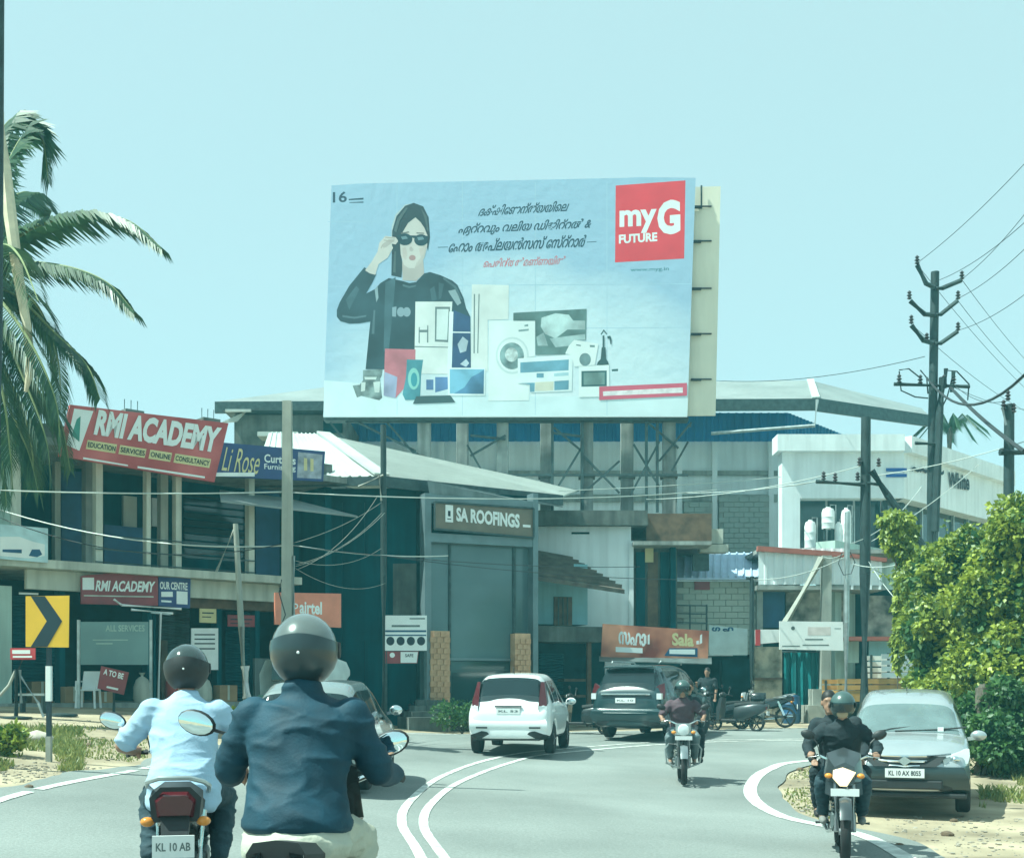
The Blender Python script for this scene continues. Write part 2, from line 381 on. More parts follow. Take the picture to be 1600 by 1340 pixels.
lb('wall', m_teal, (L0, L1+1.0, zs2, zr, -2.0, -1.8), (L0, L0+0.2, zg, zr, -7, -0.02), (L1+0.8, L1+1.0, zg, zr, -7, -0.05))
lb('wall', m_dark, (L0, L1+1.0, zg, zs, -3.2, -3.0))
lb('wall', m_pale, (L0, FR.U(18), zg, FR.Z(10, 915), -3, 0.02), (L0, FR.U(14), zs2, zr, -1.8, 0.1))
lb('plinth', m_conc, (L0, L1, zg, FR.Z(60, 1098), -3, 0.35))
for px0, px1, w in ((17, 33, 0.1), (86, 95, -1.2), (150, 161, 0.3), (229, 236, 0.3), (251, 263, -1.0), (275, 284, 0.3), (389, 398, 0.3)):
    lb('column', m_cream, (FR.U(px0, w), FR.U(px1, w), zs2, zr, w-0.22, w), bevel=0.01)
lb('column', m_conc, (FR.U(138, -.2), FR.U(149, -.2), zs2, zr, -0.6, -0.35))
for px0, px1 in ((98, 107), (236, 243), (246, 249), (345, 352), (405, 412)):
    lb('pier', m_teal, (FR.U(px0), FR.U(px1), zg, zs, -0.5, -0.2))
pb(FR, rmi, 'board', m_blue, [(96, 137, 736, 880, -1.75, -1.5)])
pb(FR, rmi, 'board', m_blue, [(163, 228, 822, 888, -1.2, -1.1)])
pb(FR, rmi, 'board', m_blue, [(400, 437, 765, 900, -1.5, -1.4)])
pb(FR, rmi, 'curtain', m_cream, [(193, 214, 775, 824, -1.7, -1.6)])
pb(FR, rmi, 'poster', m_signw, [(238, 250, 778, 822, -1.7, -1.6)])
mb = MB()
for y in (834, 856, 876): FR.box(mb, 150, 398, y, y+1.6, 0.3, 0.34, ref=150)
mb.build('railing', m_steel, rmi)
for k, (a, b) in enumerate(((285, 389), (398, 470))):     # dark louvred windows
    mb = MB(); u0, u1 = FR.U(a+4, -1.7), FR.U(b-4, -1.7); z0, z1 = FR.Z(a, 870, -1.7), FR.Z(a, 770, -1.7)
    FR.lbox(mb, u0, u1, z0, z1, -1.8, -1.76); fr_ = mb.build('window', m_glass, rmi)
    for j in range(9):
        mb = MB(); z = z0 + (z1-z0)*(j+0.4)/9; FR.lbox(mb, u0, u1, z, z+0.035, -1.76, -1.70); mb.build('louvre', m_teal, rmi)
lb('beam', m_wood, (FR.U(250), FR.U(432), FR.Z(300, 948), FR.Z(300, 928), -0.5, -0.15))
shutter(FR, rmi, 250, 296, 950, 1100, -1.4); shutter(FR, rmi, 352, 405, 955, 1110, -1.6, m_teal); shutter(FR, rmi, 20, 98, 930, 1095, -1.2, m_teal)
pb(FR, rmi, 'door', m_wood, [(252, 262, 1000, 1100, -1.0, -0.95)])
pb(FR, rmi, 'door', m_shut, [(398, 421, 1028, 1110, -0.2, -0.1)])
for px in (206, 326):     # column starters with rods on the roof
    mb = MB(); u = FR.U(px, -3); z = FR.Z(px, 642 if px < 300 else 655, -3); FR.lbox(mb, u-0.26, u+0.26, zr, z, -3.3, -2.8); c = mb.build('column_stub', m_dkconc, rmi)
    for a in (-.18, 0, .18):
        mb = MB(); p = FR.at(u+a, -3.05, z-0.05); mb.tube([p, p+Vector((0.02*a, 0, 0.35))], 0.012, 5); mb.build('rod', m_steel, rmi)
# tin awning at the far end
mb = MB(); a = [FR.at(FR.U(340), 0.1, zr-0.5), FR.at(FR.U(445), 0.1, zr-0.5), FR.at(FR.U(520), 1.2, zr-0.95), FR.at(FR.U(345, 1.2), 1.2, zr-0.95)]
mb.prism(a, (0, 0, 0.05)); mb.build('awning', m_roofg, rmi)
# ---------------------------------------------------------------- dark cladded showroom with hipped roof
FS = Fr(670, 33, 840, 34.3); FD = Fr(440, 34.2, 672, 34.0)
sa = thing('showroom_building', 'dark cladded two storey showroom with white hipped metal roof', 'building', FS.at(0, 0, 0.3), world=True)
def sb(fr, name, m, *bx, **k):
    mb = MB()
    for b in bx: fr.lbox(mb, *b)
    return mb.build(name, m, sa, **k)
sb(FD, 'wall', m_teal, (FD.U(440), FD.U(672), 0.1, 7.1, -6, 0))
for i, px in enumerate((470, 505, 540, 575, 610, 640)):
    sb(FD, 'cladding_panel', m_teal, (FD.U(px), FD.U(px+30), 1.2 if i % 2 else 0.9, 6.7, 0.0, 0.05))
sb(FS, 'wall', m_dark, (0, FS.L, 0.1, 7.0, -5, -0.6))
m_col = mat('grey_blue_metal', (0.16, 0.21, 0.23), 0.5, metal=0.3, var=0.15, scale=2)
for a, b in ((664, 674), (833, 841)):
    pb(FS, sa, 'column', m_col, [(a, b, 770, 1143, -0.3, 0.12)])
pb(FS, sa, 'beam', m_col, [(672, 836, 832, 846, -0.3, 0.10, dict(ref=672))])
pb(FS, sa, 'beam', m_col, [(672, 836, 772, 786, -0.3, 0.10, dict(ref=672))])
m_glass2 = mat('shop_front_glass', (0.10, 0.15, 0.165), 0.12, var=0.25, scale=0.35, spec=0.7)
for a, b in ((674, 702), (705, 802), (806, 833)):
    pb(FS, sa, 'pane', m_glass2, [(a, b, 848, 1028, -0.28, -0.24, dict(ref=672))]); pb(FS, sa, 'pane', m_glass, [(a, b, 1032, 1140, -0.28, -0.24, dict(ref=672))])
for a, b in ((702, 705), (802, 806)): pb(FS, sa, 'mullion', m_steel, [(a, b, 848, 1140, -0.3, -0.18, dict(ref=672))])
pb(FS, sa, 'transom', m_col, [(674, 833, 1027, 1031, -0.3, -0.16, dict(ref=672))])
m_late = mat('laterite_tile', (0.50, 0.30, 0.17), 0.85, var=0.25, scale=2.5, bump=0.3, col2=(0.55, 0.36, 0.22))
for a, b, t0 in ((671, 703, 985), (803, 829, 989)):
    u0, u1 = FS.U(a, .1), FS.U(b, .1); ub = (u1-u0)/3
    mb = MB(); FS.lbox(mb, u0+.02, u1-.02, 0.1, FS.Z(a, t0, .1), -0.2, 0.14); mb.build('pillar', m_late, sa)
    z = 0.35; r = 0; first = None; zt = FS.Z(a, t0, .1)
    while z + 0.15 <= zt:
        for c in range(3 if r % 2 == 0 else 2):
            uu = u0 + c*ub + (ub/2 if r % 2 else 0)
            if first is None:
                q = MB(); Uv = FS.u*(ub-.02); Nv = FS.n*0.05; Zv = Vector((0,0,.13)); o_ = Vector((0,0,0))
                q.hexa([o_+Nv, o_+Uv+Nv, o_+Uv, o_, o_+Nv+Zv, o_+Uv+Nv+Zv, o_+Uv+Zv, o_+Zv]); ob = q.build('tile', m_late, sa); first = ob.data
            else:
                ob = bpy.data.objects.new('tile', first); COL.objects.link(ob); ob.parent = sa; ob.matrix_parent_inverse = Matrix.Translation(-Vector(_WORLD[sa.name]))
            ob.location = FS.at(uu, 0.12 + random.uniform(0, .012), z)
        z += 0.15; r += 1
# hip roof: two slopes with ribs, ridge cap and eave fascia
rL = P(420, 676, 37.6); rA = P(505, 678, 37.8); rC = P(597, 744, 32.6); rE = P(395, 748, 33.1); rR = P(879, 774, 36.0); rB = P(905, 765, 40.5)
def slope(a, b, c, d, n, name, m):   # ribbed sheet: a-b along the top, d-c along the eave
    mb = MB(); nrm = (b-a).cross(d-a).normalized(); nrm = nrm if nrm.z > 0 else -nrm; vs = []
    prof = [(0, 0), (0.6, 0), (0.7, 1), (0.9, 1)]; ts = [(i+s_)/n for i in range(n) for s_, _ in prof] + [1.0]; hs = [h for i in range(n) for _, h in prof] + [0]
    for t, h in zip(ts, hs): vs += [a.lerp(b, t) + nrm*h*0.035, d.lerp(c, t) + nrm*h*0.035]
    mb.add(vs, [(2*i, 2*i+1, 2*i+3, 2*i+2) for i in range(len(ts)-1)]); return mb.build(name, m, sa)
slope(rL, rA, rC, rE, 13, 'roof', m_roofw)
mb = MB(); mb.quad(rA, rC, rR, rB); mb.prism([rA, rC, rR, rB], (0, 0, -0.05)); mb.build('roof', m_roofw, sa)
mb = MB(); mb.prism([rA, rB, rB+Vector((-6, 2, 0)), rL+Vector((-1, 6, 0)), rL], (0, 0, -0.05)); mb.build('roof', m_roofw, sa)
mb = MB(); mb.beam(rA+Vector((0,0,.05)), rC+Vector((0,0,.05)), 0.42, 0.06); mb.build('ridge_cap', m_roofw, sa)
mb = MB(); mb.beam(rC+Vector((0,0,-.14)), rR+Vector((0,0,-.14)), 0.06, 0.30); mb.beam(rE+Vector((0,0,-.12)), rC+Vector((0,0,-.12)), 0.06, 0.24); mb.build('eave_fascia', m_steel, sa)
mb = MB(); q = [P(668, 752, 33.0), rR+Vector((0,0,-.35)), FS.at(FS.L, 0.05, 6.7), FS.at(0, 0.05, 6.75)]; mb.prism(q, (0, 0, 0.04)); mb.build('soffit', m_shut, sa)
# steps and landing in front
for k in range(4):
    pb(FS, sa, 'step', m_dkconc, [(640+k*4, 700, 1120-k*9, 1129-k*9 + 40, 0.3, 1.3-0.28*k)])
pb(FD, sa, 'shutter_board', m_teal, [(553, 592, 870, 1000, 0.02, 0.08)])
pb(FD, sa, 'door', m_dkconc, [(614, 660, 880, 960, 0.02, 0.08)])  # stands for a faint brownish banner on the upper wall, not a door
# ---------------------------------------------------------------- small tiled house
FH = Fr(836, 35.6, 990, 36.6)
ho = thing('small_house', 'small pale blue house with dark sloping tiled roof beside the showroom', 'house', FH.at(1, 0, 0.4), world=True)
m_blueplaster = mat('pale_blue_plaster', (0.30, 0.50, 0.56), 0.9, var=0.12, scale=1, streak=0.3)
pb(FH, ho, 'wall', m_blueplaster, [(836, 918, 880, 975, -3, -0.9)])
pb(FH, ho, 'window', m_wood, [(866, 894, 932, 977, -0.9, -0.84)])
for xx in (873, 880, 887): pb(FH, ho, 'window_bar', m_steel, [(xx-.8, xx+.8, 933, 976, -0.84, -0.81)])
m_tile = mat('dark_clay_tile', (0.10, 0.085, 0.07), 0.9, var=0.4, scale=3, bump=0.5)
a, b, c, d = P(836, 862, 37.5), P(890, 872, 38.0), P(976, 921, 36.0), P(838, 900, 34.8)
mb = MB(); mb.prism([a, b, c, d], (0, 0, -0.12)); mb.build('roof', m_tile, ho)
for i in range(9):     # tile courses
    t = (i+0.5)/9; p = a.lerp(d, t); q = b.lerp(c, t); mb = MB(); mb.beam(p+Vector((0,0,.05)), q+Vector((0,0,.05)), 0.06, 0.10); mb.build('tile_course', m_tile, ho)
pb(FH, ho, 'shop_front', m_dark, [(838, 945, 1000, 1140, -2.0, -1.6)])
pb(FH, ho, 'awning', m_dkconc, [(836, 944, 978, 1002, -1.6, -0.3)])
shutter(FH, ho, 842, 880, 1020, 1138, -1.5, m_teal)
pb(FH, ho, 'post', m_wood, [(918, 924, 1000, 1140, -0.5, -0.38)])
pb(FH, ho, 'shelf', m_wood, [(882, 915, 1060, 1064, -1.5, -0.9), (882, 915, 1085, 1089, -1.5, -0.9)])
# ---------------------------------------------------------------- white terrace building that carries the hoarding
FW = Fr(838, 38.2, 1060, 38.2)
tb = thing('terrace_building', 'white walled flat terrace building under the large hoarding', 'building', FW.at(3, 0, 0.5), world=True)
pb(FW, tb, 'wall', m_white, [(838, 986, 820, 1145, -9, 0)])
pb(FW, tb, 'wall', m_dkconc, [(986, 1058, 842, 980, -9, -0.5)])
pb(FW, tb, 'terrace_slab', m_dkconc, [(700, 1012, 797, 820, -9, 0.35)])
pb(FW, tb, 'vent_slot', m_dark, [(893, 921, 831, 834, 0.0, 0.02)])
pb(FW, tb, 'column', m_white, [(983, 990, 845, 985, -.3, 0.05)]); pb(FW, tb, 'column', m_teal, [(1048, 1056, 845, 985, -.6, -0.1)])
pb(FW, tb, 'parapet', m_wood, [(1010, 1112, 802, 850, -4, -0.2)], label='stained brown parapet wall')
pb(FW, tb, 'canopy', m_conc, [(990, 1112, 845, 851, -0.6, 0.5)])
for k, (a, b) in enumerate(((994, 1008), (1012, 1028), (1032, 1046))):
    pb(FW, tb, 'door_leaf', m_wood if k % 2 else m_teal, [(a, b, 862, 978, -0.5, -0.42)])
pb(FW, tb, 'notice', m_signy, [(1008, 1021, 856, 878, -0.4, -0.38)])
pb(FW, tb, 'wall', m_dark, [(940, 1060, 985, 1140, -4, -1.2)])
# ---------------------------------------------------------------- big warehouse behind
FK = Fr(540, 50, 1215, 50)
wh = thing('warehouse', 'large warehouse with blue profiled cladding and low pitched grey roof', 'warehouse', FK.at(9, 0, 0.5), world=True)
m_clad = mat('blue_cladding', (0.028, 0.19, 0.46), 0.5, var=0.15, scale=0.6, streak=0.25)
pb(FK, wh, 'wall', m_white, [(520, 1230, 688, 1120, -20, -0.05)])
zc0, zc1 = FK.Z(800, 690), FK.Z(800, 640); zE = P(1110, 626, 47).z
corr(FK, wh, 'cladding', m_clad, 540, 1230, zc0, zE+0.2, 0.05, 0.33, 0.05)
FK2 = Fr(1230, 50, 1440, 62)
corr(FK2, wh, 'cladding', m_clad, 1230, 1440, zc0, zE+0.2, 0.05, 0.33, 0.05)
pk = [P(1120, 594, 52), P(1266, 596, 52), P(1455, 652, 51.0), P(1272, 628, 47.0), P(1110, 626, 47.0), P(345, 637, 49.0), P(505, 604, 52)]
zE = P(1110, 626, 47).z
eL, eR = Vector((-11.6, 47.5, zE)), P(1275, 626, 47); eR.z = zE
rdL, rdR = Vector((-7.8, 53, P(800, 597, 52).z)), P(1266, 597, 53); tip = P(1452, 652, 52); 
mb = MB(); mb.prism([eL, eR, rdR, rdL], (0, 0, 0.08)); mb.build('roof', m_roofg, wh)
mb = MB(); mb.prism([eR, tip, P(1440, 640, 62), rdR], (0, 0, 0.08)); mb.build('roof', m_roofg, wh)
mb = MB(); mb.beam(rdR+Vector((0,0,.12)), eR+Vector((0,0,.12)), 0.3, 0.06); mb.build('ridge_cap', m_roofw, wh)
mb = MB(); mb.beam(eL+Vector((0,0,-.15)), eR+Vector((0,0,-.15)), 0.1, 0.45); mb.beam(eR+Vector((0,0,-.15)), tip+Vector((0,0,-.15)), 0.1, 0.5); mb.build('eave_gutter', m_steel, wh)
mb = MB(); mb.tube([eR+Vector((0,-.2,0)), eR+Vector((-.1,-.2,-1.0)), eR+Vector((-4,.3,-1.2))], 0.07, 6); mb.build('rain_pipe', m_galv, wh)
pb(FK, wh, 'frame_beam', m_conc, [(520, 1215, 735, 742, -0.05, 0.12), (520, 1215, 772, 783, -0.05, 0.12)])
for px in (690, 780, 1062, 1117, 1205): pb(FK, wh, 'frame_column', m_white, [(px-4, px+4, 690, 900, -0.05, 0.16)])
m_blk = mat('cement_block', (0.33, 0.37, 0.35), 0.95, var=0.12, scale=0.35, bump=0.3)
bw = thing('block_wall', 'grey cement block infill wall under the blue cladding', 'wall', FK.at(FK.U(1125), 0.2, 0.5), world=True)
blocks(FK, bw, 'block', m_blk, FK.U(1122), FK.U(1200), FK.Z(1160, 865), FK.Z(1160, 775), 0.22, 0.41, 0.21)
blocks(FK, bw, 'block', m_blk, FK.U(1068), FK.U(1112), FK.Z(1090, 865), FK.Z(1090, 785), 0.22, 0.41, 0.21)
# grey concrete flank of the warehouse left of the hoarding
wl_ = thing('concrete_annex', 'grey concrete annex with dark eave left of the hoarding', 'building', P(430, 1080, 46), world=True)
FA = Fr(352, 46, 540, 46)
pb(FA, wl_, 'wall', m_dkconc, [(366, 540, 648, 1060, -5, 0)]); pb(FA, wl_, 'roof_edge', m_steel, [(348, 520, 633, 641, -2, 0.5)])
pb(FA, wl_, 'gutter', m_roofw, [(352, 392, 639, 643, 0.5, 0.6)]); pb(FA, wl_, 'canopy', m_roofw, [(402, 465, 674, 681, 0, 0.9)])
pb(FA, wl_, 'window', m_dark, [(505, 535, 652, 676, 0, 0.04)])
mb = MB(); a = FA.pt(352, 652, 0.3); mb.prism([FA.pt(345, 660, .3), FA.pt(385, 642, .3), FA.pt(370, 658, .3)], (0, .1, 0)); mb.build('roof_flap', m_roofw, wl_)
# ---------------------------------------------------------------- white commercial building on the right
FB = Fr(1218, 43, 1412, 43); FB2 = Fr(1412, 43, 1575, 50)
wb = thing('commercial_building', 'white modern commercial building with deep fascia and dark window band', 'building', FB.at(2, 0, 0.4), world=True)
pb(FB, wb, 'wall', m_white, [(1222, 1412, 702, 778, -0.6, 0), (1222, 1250, 778, 1000, -0.6, 0)])
pb(FB, wb, 'fascia', m_white, [(1215, 1414, 678, 704, -0.6, 0.30)])
z0, z1 = FB.Z(1300, 704, .45), FB.Z(1300, 678, .45)
mb = MB(); FB2.lbox(mb, 0.02, FB2.L, z0+.002, z1-.002, -0.55, 0.297); mb.build('fascia', m_white, wb)
mb = MB(); FB2.lbox(mb, 0.02, FB2.L-0.3, FB.Z(1300, 778), z0, -0.6, 0); mb.build('wall', m_white, wb)
pb(FB, wb, 'window', m_glass, [(1250, 1412, 778, 860, -1.2, -1.0)])
mb = MB(); FB2.lbox(mb, 0, FB2.L-0.3, FB.Z(1300, 880), FB.Z(1300, 778), -0.8, -0.6); mb.build('window', m_glass, wb)
for u in (1.2, 2.6, 4.0, 5.4, 6.8):
    mb = MB(); FB2.lbox(mb, u, u+0.08, FB.Z(1300, 880), FB.Z(1300, 778), -0.6, -0.5); mb.build('mullion', m_galv, wb)
for px in (1292, 1335, 1378): pb(FB, wb, 'mullion', m_galv, [(px-1, px+1, 778, 860, -1.0, -0.9)])
mb = MB(); FB2.lbox(mb, -4.4, FB2.L-0.3, 0.3, FB.Z(1300, 860), -1, -0.3); mb.build('wall', m_pale, wb)
m_stripe = mat('sign_blue', (0.03, 0.10, 0.36), 0.5, var=0.1)
for y in (731, 740): pb(FB, wb, 'sign_stripe', m_stripe, [(1385, 1417, y, y+5, 0.0, 0.04)])
mb = MB(); FB2.text(mb, 'White', (1482, 737), (1515, 741), (1482, 762), 0.05, 0.03); tag(mb.build('wall_lettering', m_ink, None), 'dark raised lettering on white wall at right of the commercial building', 'lettering')
mb = MB(); FB2.text(mb, '~~~~', (1425, 728), (1475, 734), (1425, 737), 0.05, 0.03); mb.build('wall_mark', m_ink, wb)
for i, (px, w_, y0, y1) in enumerate(((1266, 9, 812, 856), (1294, 10, 792, 826), (1322, 8, 793, 850), (1310, 6, 815, 855))):
    base = FB.pt(px, y1, 0.9); r = w_*42/FPX; h = (y1-y0)*42/FPX; mb = MB()
    mb.lathe([(r, 0), (r, h*.25), (r*1.04, h*.27), (r, h*.3), (r, h*.52), (r*1.04, h*.54), (r, h*.57), (r, h*.78), (r*.8, h*.92), (r*.35, h*.96), (r*.35, h)], base, 'z', 16)
    t = thing('water_tank', ('squat ribbed white water tank at left on the balcony shop roof', 'raised white water tank on a short stand above the balcony shop', 'tall white water tank beside the dark steel pole', 'slim white tank between two larger water tanks')[i], 'water tank', base, group='water tanks on the balcony shop roof', world=True)
    mb.build('tank', m_signw, t, True)
    if y1 < 850:
        s_ = MB()
        for a in (-.13, .13): s_.beam(base+Vector((a, 0, -0.75)), base+Vector((a, 0, 0)), 0.06)
        s_.build('stand', m_steel, t)
    mb = MB(); mb.tube([base+Vector((r*.3, 0, h)), base+Vector((r*.3, 0, h+.08)), base+Vector((r*1.2, 0, h+.08)), base+Vector((r*1.2, 0, -.1))], 0.02, 5); mb.build('pipe', m_galv, t)
# ---------------------------------------------------------------- balcony shop
FC = Fr(1183, 39.5, 1385, 39.5)
bs = thing('balcony_shop', 'two storey shop with white ribbed balcony parapet and red coping', 'building', FC.at(2, 0, 0.4), world=True)
zc = FC.Z(1280, 918); zt = FC.Z(1280, 862)
corr(FC, bs, 'balcony_parapet', m_white, 1185, 1320, FC.Z(1250, 914), FC.Z(1250, 858), 0.3, 0.28, 0.03)
corr(FC, bs, 'balcony_parapet', m_white, 1320, 1378, FC.Z(1350, 922), FC.Z(1350, 872), 0.3, 0.28, 0.03)
m_cop = mat('red_coping', (0.30, 0.10, 0.075), 0.8, var=0.2, scale=2)
mb = MB(); mb.beam(FC.pt(1183, 857, .35), FC.pt(1322, 867, .35), 0.25, 0.16); mb.beam(FC.pt(1322, 867, .35), FC.pt(1384, 875, .35), 0.22, 0.12); mb.build('coping', m_cop, bs)
pb(FC, bs, 'balcony_floor', m_conc, [(1183, 1384, 914, 921, -6, 0.32)])
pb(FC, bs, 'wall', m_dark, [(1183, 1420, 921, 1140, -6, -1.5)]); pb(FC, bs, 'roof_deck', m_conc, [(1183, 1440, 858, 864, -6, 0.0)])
pb(FC, bs, 'drape', m_blue, [(1192, 1226, 922, 980, -0.6, -0.5)])
m_mural = mat('painted_poster', (0.10, 0.13, 0.12), 0.7, var=0.7, scale=2.2, col2=(0.28, 0.26, 0.22), detail=3)
pb(FC, bs, 'poster', m_mural, [(1228, 1318, 925, 975, -0.9, -0.8)]); pb(FC, bs, 'poster', m_mural, [(1356, 1395, 930, 1000, -0.9, -0.8)])
pb(FC, bs, 'sign_band', m_pale, [(1325, 1342, 1000, 1035, -0.4, -0.3)]); pb(FC, bs, 'sign_band', m_blueplaster, [(1358, 1420, 1000, 1037, -0.4, -0.3)])
pb(FC, bs, 'awning', m_cop, [(1325, 1420, 994, 1000, -0.6, 0.4)])
pb(FC, bs, 'pier', m_conc, [(1183, 1192, 921, 1140, -1.4, -0.2)]); pb(FC, bs, 'wall', m_wood, [(1356, 1420, 1050, 1138, -1.4, -0.6)])
# left neighbour: block wall below a pale blue tin roof
FT = Fr(1058, 40, 1185, 40)
tn = thing('block_walled_shed', 'block walled shed with pale blue tin roof left of the balcony shop', 'shed', FT.at(1, 0, 0.4), world=True)
m_tin = mat('pale_blue_tin', (0.46, 0.56, 0.72), 0.45, var=0.1, scale=0.8, streak=0.2)
mb = MB(); mb.prism([FT.pt(1056, 905, .5), FT.pt(1188, 905, .5), FT.pt(1188, 866, -2.0), FT.pt(1056, 866, -2.0)], (0, 0, 0.05)); mb.build('roof', m_tin, tn)
for i in range(12):
    x = 1058 + i*11.5; mb = MB(); mb.beam(FT.pt(x, 904, .5)+Vector((0,0,.07)), FT.pt(x+1, 866, -2.0)+Vector((0,0,.07)), 0.05, 0.04); mb.build('roof_rib', m_tin, tn)
m_blk2 = mat('painted_block', (0.40, 0.44, 0.39), 0.95, var=0.12, scale=0.5, bump=0.3)
blocks(FT, tn, 'block', m_blk2, FT.U(1058), FT.U(1185), FT.Z(1100, 1022), FT.Z(1100, 908), 0.0, 0.40, 0.20)
mb = MB(); FT.lbox(mb, 0, FT.L, 0.2, FT.Z(1100, 1022), -2, -1.8); mb.build('wall', m_dark, tn)
pb(FT, tn, 'shutter_box', m_dark, [(1128, 1176, 1030, 1075, -0.2, 0.3)]); pb(FT, tn, 'panel', m_redbr, [(1085, 1109, 908, 921, 0.05, 0.1)])
pb(FT, tn, 'louvre_box', m_steel, [(1083, 1108, 865, 891, 0.55, 0.75)]); pb(FT, tn, 'hoist_box', m_cream, [(1094, 1138, 850, 862, 0.5, 1.1), (1106, 1130, 826, 849, 0.5, 1.0)])
mb = MB()
for x in (1056, 1078, 1104): mb.beam(FT.pt(x, 944, .6), FT.pt(x, 1000, .6), 0.05)
for y in (945, 958, 972, 984): mb.beam(FT.pt(1056, y, .6), FT.pt(1104, y+1, .6), 0.04)
mb.build('railing', m_steel, tn)
# ============================================================ THE HOARDING
FH1 = Fr(505, 40.0, 1085, 39.5)
bb = thing('billboard', 'huge rooftop hoarding with woman in sunglasses, appliances and red myG square', 'billboard', FW.at(0, -2, 7.0), world=True)
def vinyl():
    m = bpy.data.materials.new('printed_vinyl'); m.use_nodes = True; nt = m.node_tree; n = nt.nodes; l = nt.links; b = n['Principled BSDF']
    tc = n.new('ShaderNodeTexCoord'); sp = n.new('ShaderNodeSeparateXYZ'); l.new(tc.outputs['Generated'], sp.inputs[0])
    mp = n.new('ShaderNodeMapping'); mp.inputs['Scale'].default_value = (1.6, 1, 2.4); l.new(tc.outputs['Generated'], mp.inputs[0])
    nz = n.new('ShaderNodeTexNoise'); nz.inputs['Scale'].default_value = 1.5; nz.inputs['Detail'].default_value = 3; l.new(mp.outputs[0], nz.inputs['Vector'])
    a = n.new('ShaderNodeMath'); a.operation = 'MULTIPLY_ADD'; l.new(nz.outputs['Fac'], a.inputs[0]); a.inputs[1].default_value = 0.55; l.new(sp.outputs[2], a.inputs[2])
    # paler towards the middle of the print
    d = n.new('ShaderNodeMath'); d.operation = 'SUBTRACT'; l.new(sp.outputs[0], d.inputs[0]); d.inputs[1].default_value = 0.52
    e = n.new('ShaderNodeMath'); e.operation = 'POWER'; ab = n.new('ShaderNodeMath'); ab.operation = 'ABSOLUTE'; l.new(d.outputs[0], ab.inputs[0]); l.new(ab.outputs[0], e.inputs[0]); e.inputs[1].default_value = 2.0
    s = n.new('ShaderNodeMath'); s.operation = 'MULTIPLY_ADD'; l.new(e.outputs[0], s.inputs[0]); s.inputs[1].default_value = 1.3; l.new(a.outputs[0], s.inputs[2])
    r = n.new('ShaderNodeValToRGB'); l.new(s.outputs[0], r.inputs[0]); cr = r.color_ramp
    cr.elements[0].position = 0.30; cr.elements[0].color = (0.74, 0.79, 0.82, 1); cr.elements[1].position = 1.45/1.0 if False else 1.0; cr.elements[1].color = (0.36, 0.49, 0.64, 1)
    k = cr.elements.new(0.72); k.color = (0.60, 0.70, 0.77, 1)
    l.new(r.outputs[0], b.inputs['Base Color']); b.inputs['Roughness'].default_value = 0.45
    tn_ = n.new('ShaderNodeTexNoise'); tn_.inputs['Scale'].default_value = 3.0; l.new(tc.outputs['Object'], tn_.inputs['Vector'])
    bp = n.new('ShaderNodeBump'); bp.inputs['Strength'].default_value = 0.12; bp.inputs['Distance'].default_value = 0.1; l.new(tn_.outputs['Fac'], bp.inputs['Height']); l.new(bp.outputs[0], b.inputs['Normal'])
    b.inputs['Transmission Weight'].default_value = 0.0
    return m
m_vinyl = vinyl()
mb = MB(); FH1.poly(mb, [(505, 651), (1074, 651), (1087, 278), (1000, 277), (980, 278), (560, 287), (518, 290)], 0, 0.10); mb.build('panel', m_vinyl, bb)
m_bbcream = mat('hoarding_back_sheet', (0.72, 0.69, 0.57), 0.6, var=0.05, scale=1.0, streak=0.12)
mb = MB(); FH1.poly(mb, [(800, 652), (1118, 649), (1126, 291), (800, 300)], -0.30, 0.08); mb.build('rear_panel', m_bbcream, bb)
for y in (322, 376, 450, 521, 592):
    mb = MB(); FH1.rect(mb, 1080, y-1, 1096, y+1.2, -0.12, 0.16); FH1.rect(mb, 1090, y-0.8, 1112, y+0.8, -0.24, 0.05); mb.build('bracket', m_ink, bb)
mb = MB(); mb.beam(FH1.pt(1096, 290, -.2), FH1.pt(1096, 326, -.2), 0.05); mb.build('upright', m_steel, bb); mb = MB(); FH1.rect(mb, 505, 651, 1076, 656, -0.12, 0.5); mb.build('frame', m_steel, bb)
# print: flat pieces, a few millimetres proud of one another
_ink = {}
def ink(c, rough=0.5, var=0.10, scale=1.2):
    k = 'print_%02x%02x%02x' % tuple(int(x*255) for x in c)
    return mat(k, c, rough, var=var, scale=scale)
_boxes = []
def level(bx):
    """print pieces sit only as many thin layers up as the pieces below them need"""
    k = 1 + max([l for b, l in _boxes if b[0] < bx[2] and b[2] > bx[0] and b[1] < bx[3] and b[3] > bx[1]] or [0])
    _boxes.append((bx, k)); return 0.0006*k
def pr(name, c, polys, var=0.10, discs=(), scale=1.2):
    o = None
    for p in polys:
        mb = MB(); xs = [q[0] for q in p]; ys = [q[1] for q in p]; FH1.poly(mb, p, level((min(xs), min(ys), max(xs), max(ys))), 0.0004); o = mb.build(name, ink(c, var=var, scale=scale), bb)
    for dd in discs:
        mb = MB(); FH1.disc(mb, *dd, level((dd[0]-dd[2], dd[1]-dd[3], dd[0]+dd[2], dd[1]+dd[3])), 0.0004); o = mb.build(name, ink(c, var=var, scale=scale), bb)
    return o
A = lambda *pts: [(500 + x/3.723, 280 + y/3.723) for x, y in pts]
B = lambda *pts: [(720 + x/4.324, 420 + y/4.324) for x, y in pts]
HAIR = (0.035, 0.055, 0.07); SKIN = (0.58, 0.55, 0.52); SKIN2 = (0.44, 0.40, 0.38); JKT = (0.035, 0.065, 0.085); JK2 = (0.07, 0.12, 0.15)
pr('print_floor', (0.66, 0.76, 0.80), [[(507, 650), (1074, 650), (1075, 622), (800, 618), (506, 594)]], var=0.06)
